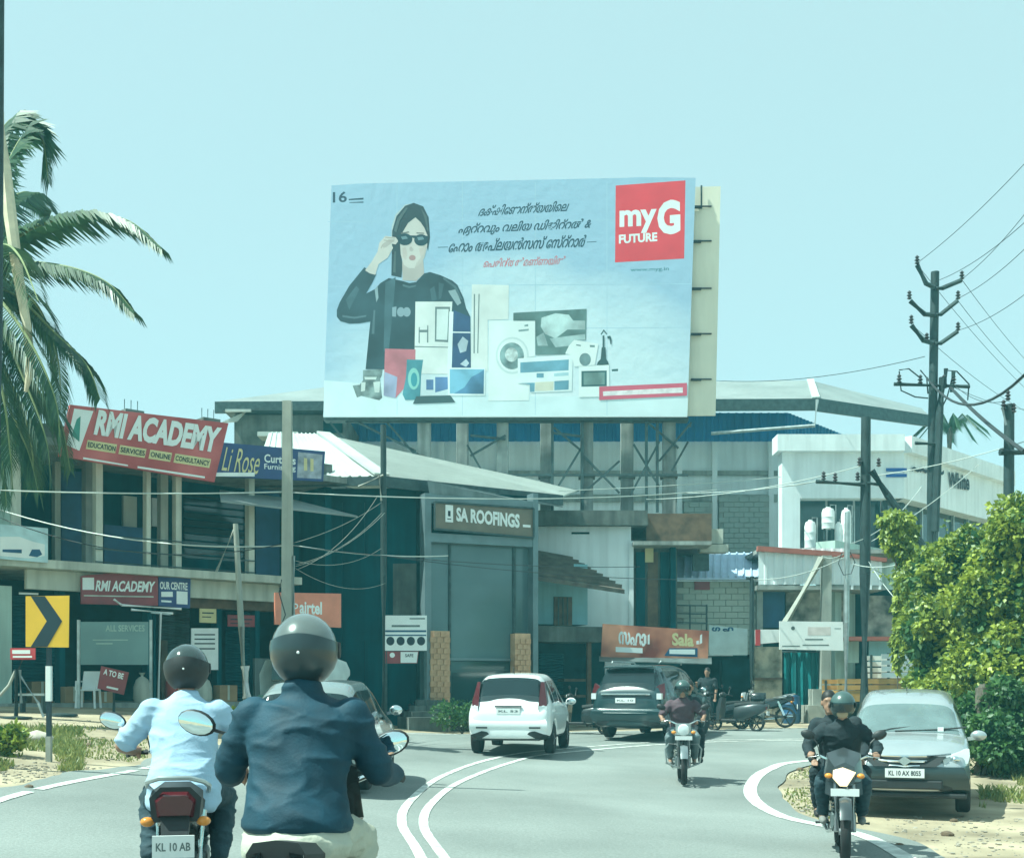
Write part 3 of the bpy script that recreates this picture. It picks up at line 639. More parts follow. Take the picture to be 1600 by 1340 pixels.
for y0_, y1_ in ((346, 343), (447, 443), (515, 511)): pr('vinyl_seam', (0.42, 0.55, 0.67), [[(512, y0_+.9), (1080, y1_+.9), (1080, y1_), (512, y0_)]])
for x_ in (620, 722, 836, 948): pr('vinyl_seam', (0.45, 0.58, 0.69), [[(x_, 648), (x_+.8, 648), (x_+.8, 285), (x_, 285)]])
pr('print_hair', (0.45, 0.50, 0.52), [A((412,420),(418,270),(440,205),(495,148),(545,140),(560,160),(500,190),(470,260),(455,400))])
pr('print_hair', HAIR, [A((415,560),(420,300),(445,215),(495,155),(545,138),(600,158),(632,222),(640,340),(628,420),(600,300),(470,420),(480,500),(474,572))])
pr('print_neck', SKIN2, [A((478,470),(520,520),(600,460),(606,548),(560,592),(480,588))])
pr('print_face', SKIN, [A((462,330),(480,300),(510,250),(555,218),(585,245),(608,285),(626,330),(622,400),(608,455),(585,490),(550,518),(515,518),(488,498),(470,440))], var=0.05)
pr('print_face_shade', (0.50, 0.46, 0.43), [A((600,380),(622,390),(608,455),(585,490),(550,518),(560,490),(590,450))], var=0.05)
pr('print_hair', HAIR, [A((455,400),(450,330),(480,270),(520,225),(555,205),(600,235),(632,300),(636,330),(612,290),(585,250),(555,222),(512,255),(482,305))])
pr('print_jacket', JKT, [A((265,1105),(285,900),(300,760),(320,640),(350,605),(400,575),(480,592),(520,604),(560,598),(606,548),(640,540),(700,558),(770,590),(800,615),(835,690),(850,750),(875,800),(878,1100),(740,1105)),
   A((98,800),(98,760),(115,715),(170,620),(258,512),(300,540),(328,552),(300,610),(268,665),(318,640),(335,720),(292,828),(230,838),(170,840),(118,825))], var=0.35, scale=0.9)
pr('print_jacket_fold', JK2, [A((380,600),(440,570),(430,700),(400,1000),(370,1000),(375,760)), A((690,600),(720,610),(705,690),(690,700)), A((150,700),(210,620),(230,640),(170,760)), A((640,640),(665,620),(680,700),(650,712))], var=0.3)
pr('print_jacket_fold', (0.30, 0.38, 0.42), [A((318,640),(335,620),(340,690),(328,715)), A((745,650),(790,640),(822,720),(800,735),(770,690))])
pr('print_arm', SKIN, [A((262,530),(300,480),(335,420),(345,370),(380,330),(440,338),(456,360),(440,380),(415,375),(425,400),(395,455),(340,495),(322,556),(290,548))], var=0.08)
pr('print_arm_shade', SKIN2, [A((360,380),(400,350),(438,352),(415,372),(385,395),(368,400))])
pr('print_glasses', (0.02, 0.05, 0.07), [A((450,325),(630,330),(628,345),(545,342),(535,340),(450,340))], discs=[(500+494/3.723, 280+350/3.723, 11.5, 9.2), (500+588/3.723, 280+354/3.723, 10.8, 9.0)])
pr('print_lens_glint', (0.16, 0.24, 0.28), [A((470,335),(500,330),(512,345),(480,352)), A((565,338),(598,334),(606,350),(572,356))])
pr('print_cheek', (0.54, 0.48, 0.45), [A((478,400),(500,395),(508,440),(495,470),(482,450)), A((575,400),(612,395),(606,440),(585,450))], var=.08)
pr('print_brow', (0.16, 0.15, 0.15), [A((470,312),(515,304),(520,310),(472,319)), A((560,310),(605,312),(606,318),(562,316))])
pr('print_hair_strand', (0.09, 0.12, 0.13), [A((430,300),(450,230),(500,165),(512,168),(465,240),(445,310)), A((425,540),(432,420),(442,420),(440,545)), A((585,165),(620,215),(632,300),(624,300),(606,220))])
pr('print_jacket_fold', (0.10, 0.15, 0.18), [A((300,900),(312,760),(322,762),(316,900)), A((480,610),(520,622),(560,615),(555,625),(518,634),(482,622)), A((130,790),(200,800),(270,790),(268,800),(200,812),(130,802)), A((720,570),(790,620),(830,700),(818,702),(780,630),(715,580))], var=.2)
pr('print_finger', (0.40, 0.35, 0.32), [A((380,335),(436,342),(434,347),(380,341)), A((372,352),(432,360),(430,364),(372,358)), A((352,400),(362,380),(366,384),(357,404))])
pr('print_lips', (0.36, 0.22, 0.22), [], discs=[(500+537/3.723, 280+457/3.723, 5.2, 4.2)])
pr('print_nose', (0.46, 0.42, 0.40), [A((520,400),(530,390),(545,410),(538,420),(522,418))])
pr('print_badge', (0.28, 0.36, 0.42), [A((420,745),(445,740),(442,800),(420,798))], discs=[(500+470/3.723, 280+772/3.723, 6, 7.5), (500+505/3.723, 280+772/3.723, 6, 7.5)])
pr('print_fridge', (0.70, 0.73, 0.72), [A((555,712),(770,712),(742,1132),(548,1132)), B((75,105),(325,110),(322,340),(182,345),(182,690),(68,690))], var=0.12)
pr('print_fridge_dark', (0.16, 0.20, 0.21), [A((670,742),(757,742),(748,948),(668,944)), A((575,860),(580,860),(580,955),(573,950)), A((624,850),(630,850),(630,950),(622,950)), A((575,876),(630,876),(630,890),(575,890)), A((548,970),(745,975),(745,980),(548,976)), B((88,170),(96,170),(94,570),(86,570)), B((120,170),(127,170),(118,570),(111,570))])
pr('print_fridge_screen', (0.66, 0.72, 0.72), [A((680,755),(748,755),(740,935),(676,932))])
pr('print_box', (0.04, 0.075, 0.17), [A((775,760),(872,800),(876,1100),(765,1098))], var=0.3)
pr('print_box_line', (0.75, 0.80, 0.82), [A((765,886),(876,888),(876,895),(765,893)), A((752,770),(776,770),(766,1100),(740,1100))])
pr('print_box_figure', (0.45, 0.52, 0.60), [A((800,960),(830,915),(862,940),(850,1000),(815,1010)), A((815,1075),(850,1045),(868,1070),(850,1092))], var=0.4)
pr('print_tablet', (0.48, 0.16, 0.20), [A((378,985),(556,990),(552,1140),(520,1180),(440,1272),(370,1258))], var=0.25)
pr('print_tablet_shade', (0.36, 0.38, 0.55), [A((376,1120),(450,1150),(440,1272),(370,1258))], var=0.3)
pr('print_phone', (0.10, 0.26, 0.32), [A((505,1048),(600,1050),(588,1140),(582,1282),(496,1284),(480,1250),(500,1150))], var=0.35)
pr('print_phone_glow', (0.30, 0.56, 0.52), [], discs=[(500+545/3.723, 280+1160/3.723, 9, 17)])
pr('print_phone_glow', (0.08, 0.28, 0.34), [], discs=[(500+547/3.723, 280+1165/3.723, 5, 11)])
pr('print_laptop', (0.62, 0.70, 0.74), [A((588,1140),(750,1140),(750,1258),(585,1258))])
pr('print_laptop_screen', (0.12, 0.20, 0.40), [A((670,1150),(745,1150),(745,1220),(670,1240)), A((618,1165),(660,1165),(660,1225),(618,1225))], var=0.3)
pr('print_television', (0.74, 0.80, 0.82), [A((742,1095),(962,1098),(960,1258),(745,1258))])
pr('print_television_screen', (0.20, 0.38, 0.52), [A((755,1105),(955,1105),(952,1248),(755,1245))], var=0.35)
pr('print_television_screen', (0.10, 0.20, 0.34), [A((840,1210),(880,1150),(920,1130),(954,1108),(952,1248),(780,1246))], var=0.4)
pr('print_laptop_base', (0.06, 0.10, 0.11), [A((560,1262),(758,1256),(788,1298),(540,1306))])
pr('print_kettle', (0.20, 0.25, 0.25), [A((250,1110),(365,1105),(360,1140),(350,1160),(362,1270),(345,1285),(240,1260),(215,1270),(190,1200),(230,1195),(250,1170))], var=0.6, scale=2.5)
pr('print_kettle_light', (0.62, 0.68, 0.66), [A((258,1150),(330,1150),(325,1165),(262,1165)), A((310,1180),(350,1175),(345,1240),(318,1240)), A((240,1180),(265,1180),(262,1230),(238,1235))])
pr('print_washer', (0.74, 0.80, 0.81), [B((190,350),(502,348),(502,590),(395,600),(395,780),(462,790),(460,888),(186,892))], var=0.05)
pr('print_washer_ring', (0.58, 0.66, 0.68), [], discs=[(720+348/4.324, 420+585/4.324, 26, 29)])
pr('print_washer_ring', (0.72, 0.78, 0.79), [], discs=[(720+348/4.324, 420+585/4.324, 23, 26)])
pr('print_washer_door', (0.20, 0.28, 0.29), [B((390,412),(460,405),(458,418),(390,424)), B((430,378),(455,374),(455,388),(430,390))], discs=[(720+345/4.324, 420+588/4.324, 19, 21)], var=0.6, scale=2.5)
pr('print_washer_drum', (0.52, 0.58, 0.58), [], discs=[(720+342/4.324, 420+580/4.324, 10, 11)], var=0.5, scale=4)
pr('print_screen', (0.13, 0.20, 0.20), [B((355,297),(850,270),(845,480),(760,486),(708,578),(505,582),(503,350),(355,350))], var=0.4)
pr('print_screen_cloud', (0.44, 0.54, 0.55), [B((545,330),(640,300),(730,310),(760,350),(840,350),(840,410),(720,410),(640,470),(570,440),(540,390))], var=0.35, scale=1.6)
pr('print_screen_cloud', (0.34, 0.43, 0.44), [B((600,470),(840,440),(842,478),(760,484),(735,520),(640,530)), B((510,460),(560,430),(590,520),(520,520))], var=0.4, scale=1.6)
pr('print_monitor', (0.72, 0.79, 0.81), [B((385,605),(757,578),(750,825),(468,836),(465,780),(385,772))])
pr('print_monitor_screen', (0.16, 0.30, 0.40), [B((402,632),(730,612),(728,685),(402,702)), B((512,705),(560,705),(560,735),(512,735)), B((400,772),(500,768),(498,830),(468,832),(466,780)), B((632,758),(730,752),(728,815),(632,820))], var=0.35)
pr('print_monitor_tile', (0.62, 0.60, 0.50), [B((502,765),(628,760),(626,822),(502,826))], var=0.2)
pr('print_monitor_tile', (0.40, 0.55, 0.62), [B((630,705),(728,698),(728,720),(630,726))], var=0.2)
pr('print_dryer', (0.74, 0.80, 0.81), [B((705,572),(730,520),(765,480),(930,505),(905,650),(765,660),(750,580))])
pr('print_dryer_door', (0.20, 0.28, 0.30), [B((870,515),(905,515),(905,530),(875,528)), B((780,510),(812,514),(810,522),(780,518))], discs=[(720+840/4.324, 420+612/4.324, 9, 10)], var=0.5)
pr('print_oven', (0.76, 0.82, 0.83), [B((797,660),(1002,648),(1004,862),(797,866))], var=0.04)
pr('print_oven_window', (0.06, 0.13, 0.14), [B((815,690),(986,686),(986,792),(815,796)), B((1020,678),(1062,675),(1062,690),(1020,692))], var=0.3)
pr('print_oven_window', (0.22, 0.32, 0.31), [B((830,702),(972,699),(972,780),(830,784))], var=0.4)
pr('print_blender', (0.05, 0.09, 0.10), [B((918,650),(926,628),(945,610),(952,530),(958,530),(958,450),(970,450),(970,530),(978,530),(982,610),(995,626),(1000,648)), B((990,455),(1010,452),(1018,470),(1018,508),(1010,508),(1008,475),(992,470)), B((945,440),(966,408),(990,440),(984,444),(966,422),(950,446))])
pr('print_banner', (0.56, 0.10, 0.17), [B((935,795),(1528,770),(1528,856),(935,886))], var=0.05)
pr('print_banner_text', (0.74, 0.68, 0.70), [B((960,828),(1500,800),(1500,836),(962,858))], var=0.15, scale=6)
pr('print_logo_square', (0.66, 0.050, 0.075), [[(962, 290), (1071, 282), (1069, 404), (961, 410)]], var=0.08)
pr('print_cloud', (0.34, 0.52, 0.70), [[(762, 300), (770, 283), (940, 279), (958, 282), (955, 298), (860, 305)]], var=0.12, scale=0.7) if False else None
def pt_(st, tl, tr, bl, c, bold=0.0, slant=0.0, space=1.0, name='print_lettering'):
    mb = MB(); FH1.text(mb, st, tl, tr, bl, level((tl[0], tr[1], tr[0], bl[1])), bold, slant, space)
    return mb.build(name, ink(c), bb, fixn=False)
WHT = (0.80, 0.82, 0.83); NAVY = (0.03, 0.06, 0.10)
pt_('my', (968, 329), (1026, 326), (968, 366), WHT, 0.035); pt_('G', (1027, 314), (1063, 311), (1027, 368), WHT, 0.05); pt_('FUTURE', (967, 367), (1027, 363), (967, 381), WHT, 0.04)
pt_('16', (520, 300), (542, 299), (520, 317), NAVY, 0.02); pr('print_lettering', NAVY, [[(545, 311), (568, 309), (568, 312), (545, 313)], [(546, 316), (568, 315), (568, 317), (546, 317)]])
pt_('ദക്ഷിേണന്ത്യയിെല', (751, 321), (891, 313), (747, 338), NAVY, 0.022, 0.25); pt_('ഏറ്റവും വലിയ ഡിജിറ്റൽ &', (719, 349), (926, 340), (715, 369), NAVY, 0.022, 0.25)
pt_('േഹാം അപ്ലയൻസസ് േസ്റ്റാർ', (704, 375), (917, 366), (700, 395), NAVY, 0.022, 0.25); pt_('െപരിന്തൽമണ്ണയിൽ', (757, 404), (884, 399), (755, 418), (0.52, 0.16, 0.20), 0.015, 0.2)
pt_('www.myg.in', (985, 419), (1045, 417), (985, 426), (0.08, 0.20, 0.24), 0.01); pr('print_lettering', NAVY, [[(684, 386), (700, 385.6), (700, 386.6), (684, 387)], [(917, 378), (932, 377), (932, 378), (917, 379)]])
# legs: concrete columns and steel lattice
m_ccol = mat('concrete_post', (0.27, 0.29, 0.28), 0.95, var=0.25, scale=2.0, streak=0.6, bump=0.3)
zt = FH1.Z(800, 652); zt0 = FW.Z(900, 800) - 0.1
for i, (px, y0, wd) in enumerate(((662, 672, 20), (722, 660, 18), (785, 668, 18), (853, 668, 18), (917, 672, 20), (980, 668, 20), (1046, 675, 20))):
    mb = MB(); w = -1.6 if i % 2 else -0.4; FH1.box(mb, px-wd/2, px+wd/2, y0-18, 800, w-0.35, w, zlo=zt0); mb.build('column', m_ccol, bb, bevel=0.02)
    mb = MB(); FH1.box(mb, px-wd/2-3, px+wd/2+3, 742, 746, w-0.4, w+0.05); mb.build('collar', m_dkconc, bb)
def bars(name, segs, r, w=-0.3, m=None):
    for a, b in segs:
        mb = MB(); mb.beam(FH1.pt(*a, w), FH1.pt(*b, w), r); mb.build(name, m or m_steel, bb)
bars('steel_post', [((863, 645), (863, 800)), ((910, 645), (910, 810)), ((1010, 640), (1010, 800)), ((1027, 640), (1027, 800)), ((990, 640), (990, 660))], 0.09)
bars('brace', [((866, 668), (908, 704)), ((908, 700), (866, 770)), ((912, 712), (968, 770)), ((968, 720), (912, 770)), ((990, 694), (1030, 760)), ((1030, 690), (984, 775)), ((1075, 690), (1050, 735)), ((730, 695), (758, 745)), ((790, 680), (735, 712)),
  ((700, 745), (640, 700)), ((560, 660), (650, 705)), ((605, 660), (650, 712)), ((1030, 720), (1080, 660)), ((1012, 660), (1060, 700)), ((516, 660), (540, 690))], 0.065)
bars('girt', [((540, 659), (1075, 657)), ((700, 742), (1075, 742)), ((863, 676), (912, 682)), ((735, 680), (790, 686)), ((1075, 665), (1080, 665))], 0.07)
# ============================================================ SHOP SIGNS
def sign(name, label, fr, pts, w, th, m, cat='sign', group=None):
    base = fr.pt(sum(p[0] for p in pts)/len(pts), max(p[1] for p in pts), w)
    t = thing(name, label, cat, base, group=group, world=True); mb = MB(); fr.poly(mb, pts, w, th); mb.build('board', m, t); return t
def stx(t, fr, st, tl, tr, bl, w, m, bold=0.02, slant=0.0, name='lettering'):
    mb = MB(); fr.text(mb, st, tl, tr, bl, w, bold, slant); return mb.build(name, m, t, fixn=False)
def spoly(t, fr, name, m, polys, w, discs=()):
    for p in polys: mb = MB(); fr.poly(mb, p, w, 0.003); o = mb.build(name, m, t)
    for d in discs: mb = MB(); fr.disc(mb, *d, w, 0.003); o = mb.build(name, m, t)
    return o
m_redfade = mat('faded_red_vinyl', (0.40, 0.045, 0.05), 0.5, var=0.25, scale=0.8, col2=(0.42, 0.10, 0.10))
s1 = sign('sign_board', 'long red RMI ACADEMY sign across the roof edge of the shop block', FR, [(93, 712), (335, 753), (357, 661), (110, 632)], 0.95, 0.10, m_redfade)
stx(s1, FR, 'RMI ACADEMY', (152, 639), (347, 668), (146, 679), 0.97, m_signw, 0.05, 0.12)
spoly(s1, FR, 'emblem', m_signw, [[(104, 695), (124, 704), (146, 642), (116, 638)]], 0.955); spoly(s1, FR, 'emblem_mark', mat('sign_green', (0.08, 0.25, 0.20), 0.5), [[(112, 680), (124, 690), (126, 650), (120, 655)]], 0.96)
for a, b, st in ((136, 182, 'EDUCATION'), (187, 228, 'SERVICES'), (234, 268, 'ONLINE'), (273, 329, 'CONSULTANCY')):
    y = lambda x: 687 + (x-136)*0.155
    spoly(s1, FR, 'label_panel', m_signy, [[(a-2, y(a)+14), (b-2, y(b)+14), (b+1, y(b)), (a+1, y(a))]], 0.958); stx(s1, FR, st, (a+2, y(a)+3), (b-1, y(b)+3), (a+1, y(a)+11), 0.965, m_ink, 0.02)
spoly(s1, FR, 'small_print', m_signw, [[(130, 714), (200, 726), (200, 728), (130, 717)], [(215, 728), (320, 744), (320, 747), (215, 731)]], 0.958)
for px in (120, 180, 240, 300): mb = MB(); mb.beam(FR.pt(px, 725, .8), FR.at(FR.U(px), -1.2, FR.Z(px, 690)), 0.05); mb.build('strut', m_steel, s1)
m_navy = mat('sign_navy', (0.03, 0.05, 0.17), 0.45, var=0.15)
s2 = sign('sign_board', 'blue Li Rose curtains sign right of the long red sign', FR, [(336, 744), (505, 752), (508, 705), (346, 691)], 0.80, 0.08, m_navy)
stx(s2, FR, 'Li Rose', (350, 698), (408, 704), (346, 735), 0.815, m_signy, 0.0, 0.3); stx(s2, FR, 'Curtains', (413, 709), (462, 713), (413, 722), 0.815, m_signw, 0.02); stx(s2, FR, 'Furnishing', (413, 724), (462, 727), (413, 735), 0.815, m_signw, 0.01)
spoly(s2, FR, 'picture', mat('sign_photo', (0.35, 0.36, 0.42), 0.5, var=0.5, scale=3), [[(464, 746), (502, 748), (504, 710), (466, 706)]], 0.805); spoly(s2, FR, 'picture_curtain', m_signy, [[(475, 735), (480, 735), (480, 716), (475, 715)], [(485, 736), (490, 736), (490, 717), (485, 716)]], 0.81)
mb = MB(); FR.rect(mb, 335, 738, 398, 744, 0.86, 0.05); mb.build('lower_strip', m_signw, s2)
s3 = sign('sign_board', 'small maroon RMI ACADEMY sign hung below the balcony slab', FR, [(127, 943), (247, 946), (247, 899), (195, 893), (127, 899)], 0.30, 0.05, m_redbr)
stx(s3, FR, 'RMI ACADEMY', (151, 906), (243, 908), (149, 923), 0.31, m_signw, 0.035, 0.05); spoly(s3, FR, 'emblem', m_signw, [[(129, 921), (147, 921), (147, 902), (129, 902)]], 0.305)
spoly(s3, FR, 'small_print', m_cream, [[(131, 929), (240, 931), (240, 933), (131, 931)]], 0.305)
s4 = sign('sign_board', 'blue and white centre sign joined to the small maroon sign', FR, [(248, 946), (297, 950), (298, 903), (248, 901)], 0.30, 0.05, m_navy)
stx(s4, FR, 'OUR CENTRE', (250, 908), (293, 910), (250, 920), 0.31, m_signw, 0.03); spoly(s4, FR, 'panel', m_signw, [[(276, 943), (293, 944), (293, 924), (276, 923)], [(252, 932), (270, 932), (270, 924), (252, 924)], [(252, 940), (268, 941), (268, 938), (252, 937)]], 0.305)
mb = MB(); pass
for a_, b_ in (((190, 945), (283, 951)), ((205, 952), (270, 958)), ((178, 936), (189, 944))): mb = MB(); mb.tube([FR.pt(*a_, .5), FR.pt(*b_, .5)], 0.03, 8); mb.build('tube_light', m_signw, s4)
FAi = Fr(430, 29.5, 533, 30.3)
m_or = mat('airtel_salmon', (0.62, 0.22, 0.14), 0.5, var=0.10)
s5 = sign('sign_board', 'salmon orange airtel sign behind the grey concrete pole', FAi, [(430, 975), (533, 980), (533, 927), (430, 925)], 0, 0.10, m_or)
stx(s5, FAi, 'airtel', (468, 938), (503, 940), (468, 958), 0.01, m_signw, 0.03); stx(s5, FAi, '໑' if False else 'P', (457, 942), (466, 942), (457, 958), 0.01, m_signw, 0.0)
s6 = sign('notice_board', 'white paper notice with printed lines on the dark shop front', FR, [(299, 1046), (341, 1046), (341, 981), (299, 981)], -0.1, 0.03, m_signw, 'notice')
spoly(s6, FR, 'print_line', m_ink, [[(304, y+2.0), (336, y+2.0), (336, y), (304, y)] for y in (990, 997, 1004, 1012)], -0.095)
m_board = mat('grey_green_board', (0.17, 0.25, 0.25), 0.6, var=0.15, scale=1.0)
s7 = sign('display_board', 'large grey green display board on posts with faded heading', FR, [(125, 1038), (232, 1038), (232, 971), (125, 971)], 1.2, 0.05, m_board, 'board')
stx(s7, FR, 'ALL SERVICES', (165, 976), (226, 976), (165, 986), 1.21, m_pale, 0.02)
spoly(s7, FR, 'print_line', m_pale, [[(150, 1006), (176, 1006), (176, 1004), (150, 1004)], [(145, 1000), (200, 1000), (200, 998.6), (145, 998.6)]], 1.205)
for x_ in (236, 123): mb = MB(); mb.beam(FR.pt(x_, 968, 1.2), FR.pt(x_, 1106, 1.2), 0.06); mb.build('post', m_galv, s7)
s8 = sign('car_poster', 'pale banner with a white car on the shop block balcony at the left edge', FR, [(-6, 872), (75, 879), (75, 825), (-6, 818)], 0.65, 0.04, mat('banner_pale', (0.50, 0.64, 0.68), 0.5, var=0.15), 'banner')
spoly(s8, FR, 'print_car', m_signw, [[(0, 868), (45, 872), (70, 868), (70, 850), (52, 846), (30, 838), (0, 838)]], 0.655); spoly(s8, FR, 'print_car_glass', m_blue, [[(4, 862), (34, 864), (34, 858), (4, 858)], [(45, 868), (58, 870), (66, 866), (62, 858), (50, 858)]], 0.66)
FSn = FS
s9 = sign('sign_board', 'brown SA ROOFINGS fascia sign with white letters', FS, [(679, 826), (834, 840), (834, 794), (679, 784)], 0.16, 0.06, mat('sign_taupe', (0.17, 0.14, 0.105), 0.5, var=0.15))
stx(s9, FS, 'SA ROOFINGS', (713, 792), (812, 803), (713, 814), 0.18, m_signw, 0.045); spoly(s9, FS, 'emblem', m_signw, [[(696, 815), (708, 816), (708, 789), (696, 788)]], 0.175); spoly(s9, FS, 'emblem_mark', m_ink, [[(700, 806), (704, 806.5), (704, 798), (700, 797.5)], [(699, 811), (705, 811.5), (705, 810), (699, 809.5)]], 0.18)
spoly(s9, FS, 'small_print', m_signw, [[(817, 823), (829, 824), (829, 820), (817, 819)]], 0.175)
mb = MB()
for a, b in (((679, 826), (834, 840)), ((679, 784), (834, 794)), ((679, 826), (679, 784)), ((834, 840), (834, 794))): mb.beam(FS.pt(*a, .18), FS.pt(*b, .18), 0.05)
mb.build('frame', m_steel, s9)
FM = Fr(600, 31.8, 668, 32.2)
s10 = sign('info_board', 'white information board with four round dark symbols by the showroom steps', FM, [(601, 1016), (667, 1016), (667, 961), (601, 961)], 0, 0.05, m_signw, 'board')
spoly(s10, FM, 'band', m_blue, [[(602, 987), (666, 987), (666, 984), (602, 984)], [(602, 993), (666, 993), (666, 991), (602, 991)]], 0.005); spoly(s10, FM, 'symbol', m_ink, [], 0.005, discs=[(x, 1001, 6.3, 6.8) for x in (610, 626, 642, 658)])
spoly(s10, FM, 'small_print', m_shut, [[(612, 979), (656, 979), (656, 976), (612, 976)], [(640, 967), (664, 967), (664, 965), (640, 965)]], 0.005)
for x_ in (603, 665): mb = MB(); mb.beam(FM.pt(x_, 1016, -.03), FM.pt(x_, 1130, -.03), 0.06); mb.build('post', m_steel, s10)
s11 = sign('info_board', 'small maroon and white panel under the white information board', FM, [(601, 1036), (652, 1036), (654, 1017), (601, 1017)], 0.0, 0.04, m_redbr, 'board')
spoly(s11, FM, 'panel', m_signw, [[(626, 1035), (651, 1035), (653, 1018), (626, 1018)]], 0.005); stx(s11, FM, 'SAFE', (633, 1021), (646, 1021), (633, 1026), 0.01, m_ink)
spoly(s11, FM, 'emblem', m_signw, [], 0.005, discs=[(613, 1023, 4, 4)])
FQ = Fr(939, 36.2, 1108, 36.6)
m_redad = mat('red_food_banner', (0.42, 0.07, 0.045), 0.5, var=0.55, scale=1.1, col2=(0.46, 0.20, 0.12), detail=2)
s12 = sign('sign_board', 'red shop banner with white and yellow letters above the parked dark SUV', FQ, [(939, 1027), (1106, 1031), (1108, 985), (942, 974)], 0.6, 0.06, m_redad)
stx(s12, FQ, 'സഫാ', (967, 985), (1010, 989), (966, 1006), 0.615, m_signw, 0.04); stx(s12, FQ, 'Sala', (1050, 988), (1084, 990), (1050, 1008), 0.615, m_signy, 0.04)
spoly(s12, FQ, 'panel', m_blue, [[(1038, 1024), (1090, 1026), (1090, 1012), (1046, 1012)]], 0.605); spoly(s12, FQ, 'small_print', m_signw, [[(1046, 1021), (1086, 1022), (1086, 1014), (1046, 1014)], [(962, 1018), (1004, 1020), (1004, 1012), (962, 1010)]], 0.61)
spoly(s12, FQ, 'letter_tail', m_signw, [[(1006, 1005), (1010, 1005), (1010, 992), (1006, 994)], [(1012, 1006), (1015, 1006), (1015, 990), (1012, 992)], [(1088, 1006), (1092, 1006), (1092, 1000), (1088, 1001)], [(1093, 1006), (1097, 1004), (1097, 990), (1094, 992)]], 0.612)
mb = MB(); mb.prism([FQ.pt(936, 1033, 1.5), FQ.pt(1112, 1038, 1.5), FQ.pt(1112, 1028, .4), FQ.pt(936, 1026, .4)], (0, 0, 0.03)); mb.build('awning', m_shut, s12)
FT2 = Fr(1105, 38.5, 1170, 38.5)
s13 = sign('sign_board', 'pale blank panel with blue mark beside the red shop banner', FT2, [(1108, 1023), (1168, 1023), (1168, 982), (1108, 976)], 0.1, 0.05, mat('panel_pale', (0.46, 0.55, 0.56), 0.5, var=0.1))
stx(s13, FT2, 'ഗ ഫ', (1112, 979), (1146, 979), (1112, 986), 0.11, m_blue, 0.06)
FU = Fr(1217, 37.0, 1320, 37.0)
s14 = sign('sign_board', 'white rectangular sign board beside the slim grey pole', FU, [(1218, 1014), (1318, 1016), (1317, 971), (1218, 970)], 0, 0.06, m_signw)
spoly(s14, FU, 'small_print', m_shut, [[(1222, 1009.5), (1250, 1009.5), (1250, 1008), (1222, 1008)], [(1258, 999.5), (1286, 999.5), (1286, 997.5), (1258, 997.5)], [(1254, 1008), (1295, 1008), (1295, 1006.5), (1254, 1006.5)], [(1304, 982), (1314, 982), (1314, 981), (1304, 981)]], 0.004)
spoly(s14, FU, 'faded_letters', mat('faded_pink', (0.62, 0.56, 0.54), 0.5), [[(1262, 992), (1298, 992), (1298, 979), (1262, 979)]], 0.004)
spoly(s14, FU, 'emblem', m_shut, [], 0.004, discs=[(1239, 981, 3, 3)])
s15 = sign('sign_board', 'small white canopy sign with red end left of the white sign board', FU, [(1180, 1006), (1218, 1003), (1218, 983), (1180, 983)], -0.6, 0.05, m_signw)
spoly(s15, FU, 'red_end', m_red, [[(1180, 1008), (1188, 1008), (1188, 983), (1180, 983)]], -0.59)
# ============================================================ VEHICLES
m_tyre = mat('tyre_rubber', (0.018, 0.019, 0.020), 0.85, var=0.2, scale=8)
m_rim = mat('alloy_rim', (0.42, 0.44, 0.45), 0.35, metal=0.8, var=0.1)
m_blackp = mat('black_plastic', (0.018, 0.022, 0.024), 0.55, var=0.2, scale=6)
m_chrome = mat('chrome', (0.75, 0.78, 0.78), 0.12, metal=1.0, var=0.05)
m_cglass = mat('car_glass', (0.010, 0.022, 0.026), 0.05, var=0.1, alpha=0.86, spec=0.8)
m_wscr = mat('windscreen_glass', (0.26, 0.34, 0.35), 0.04, var=0.15, alpha=0.55, spec=0.9)  # pale sky reflection is put into the glass colour
m_lampred = mat('red_lamp', (0.07, 0.010, 0.015), 0.15, var=0.15, spec=0.7)
m_lampclear = mat('clear_lamp', (0.62, 0.66, 0.66), 0.1, var=0.1, spec=0.8)
m_amber = mat('amber_lens', (0.65, 0.26, 0.04), 0.2, var=0.1)
m_plate = mat('number_plate', (0.68, 0.70, 0.69), 0.5, var=0.05)
m_seat = mat('dark_upholstery', (0.03, 0.035, 0.036), 0.8, var=0.2)
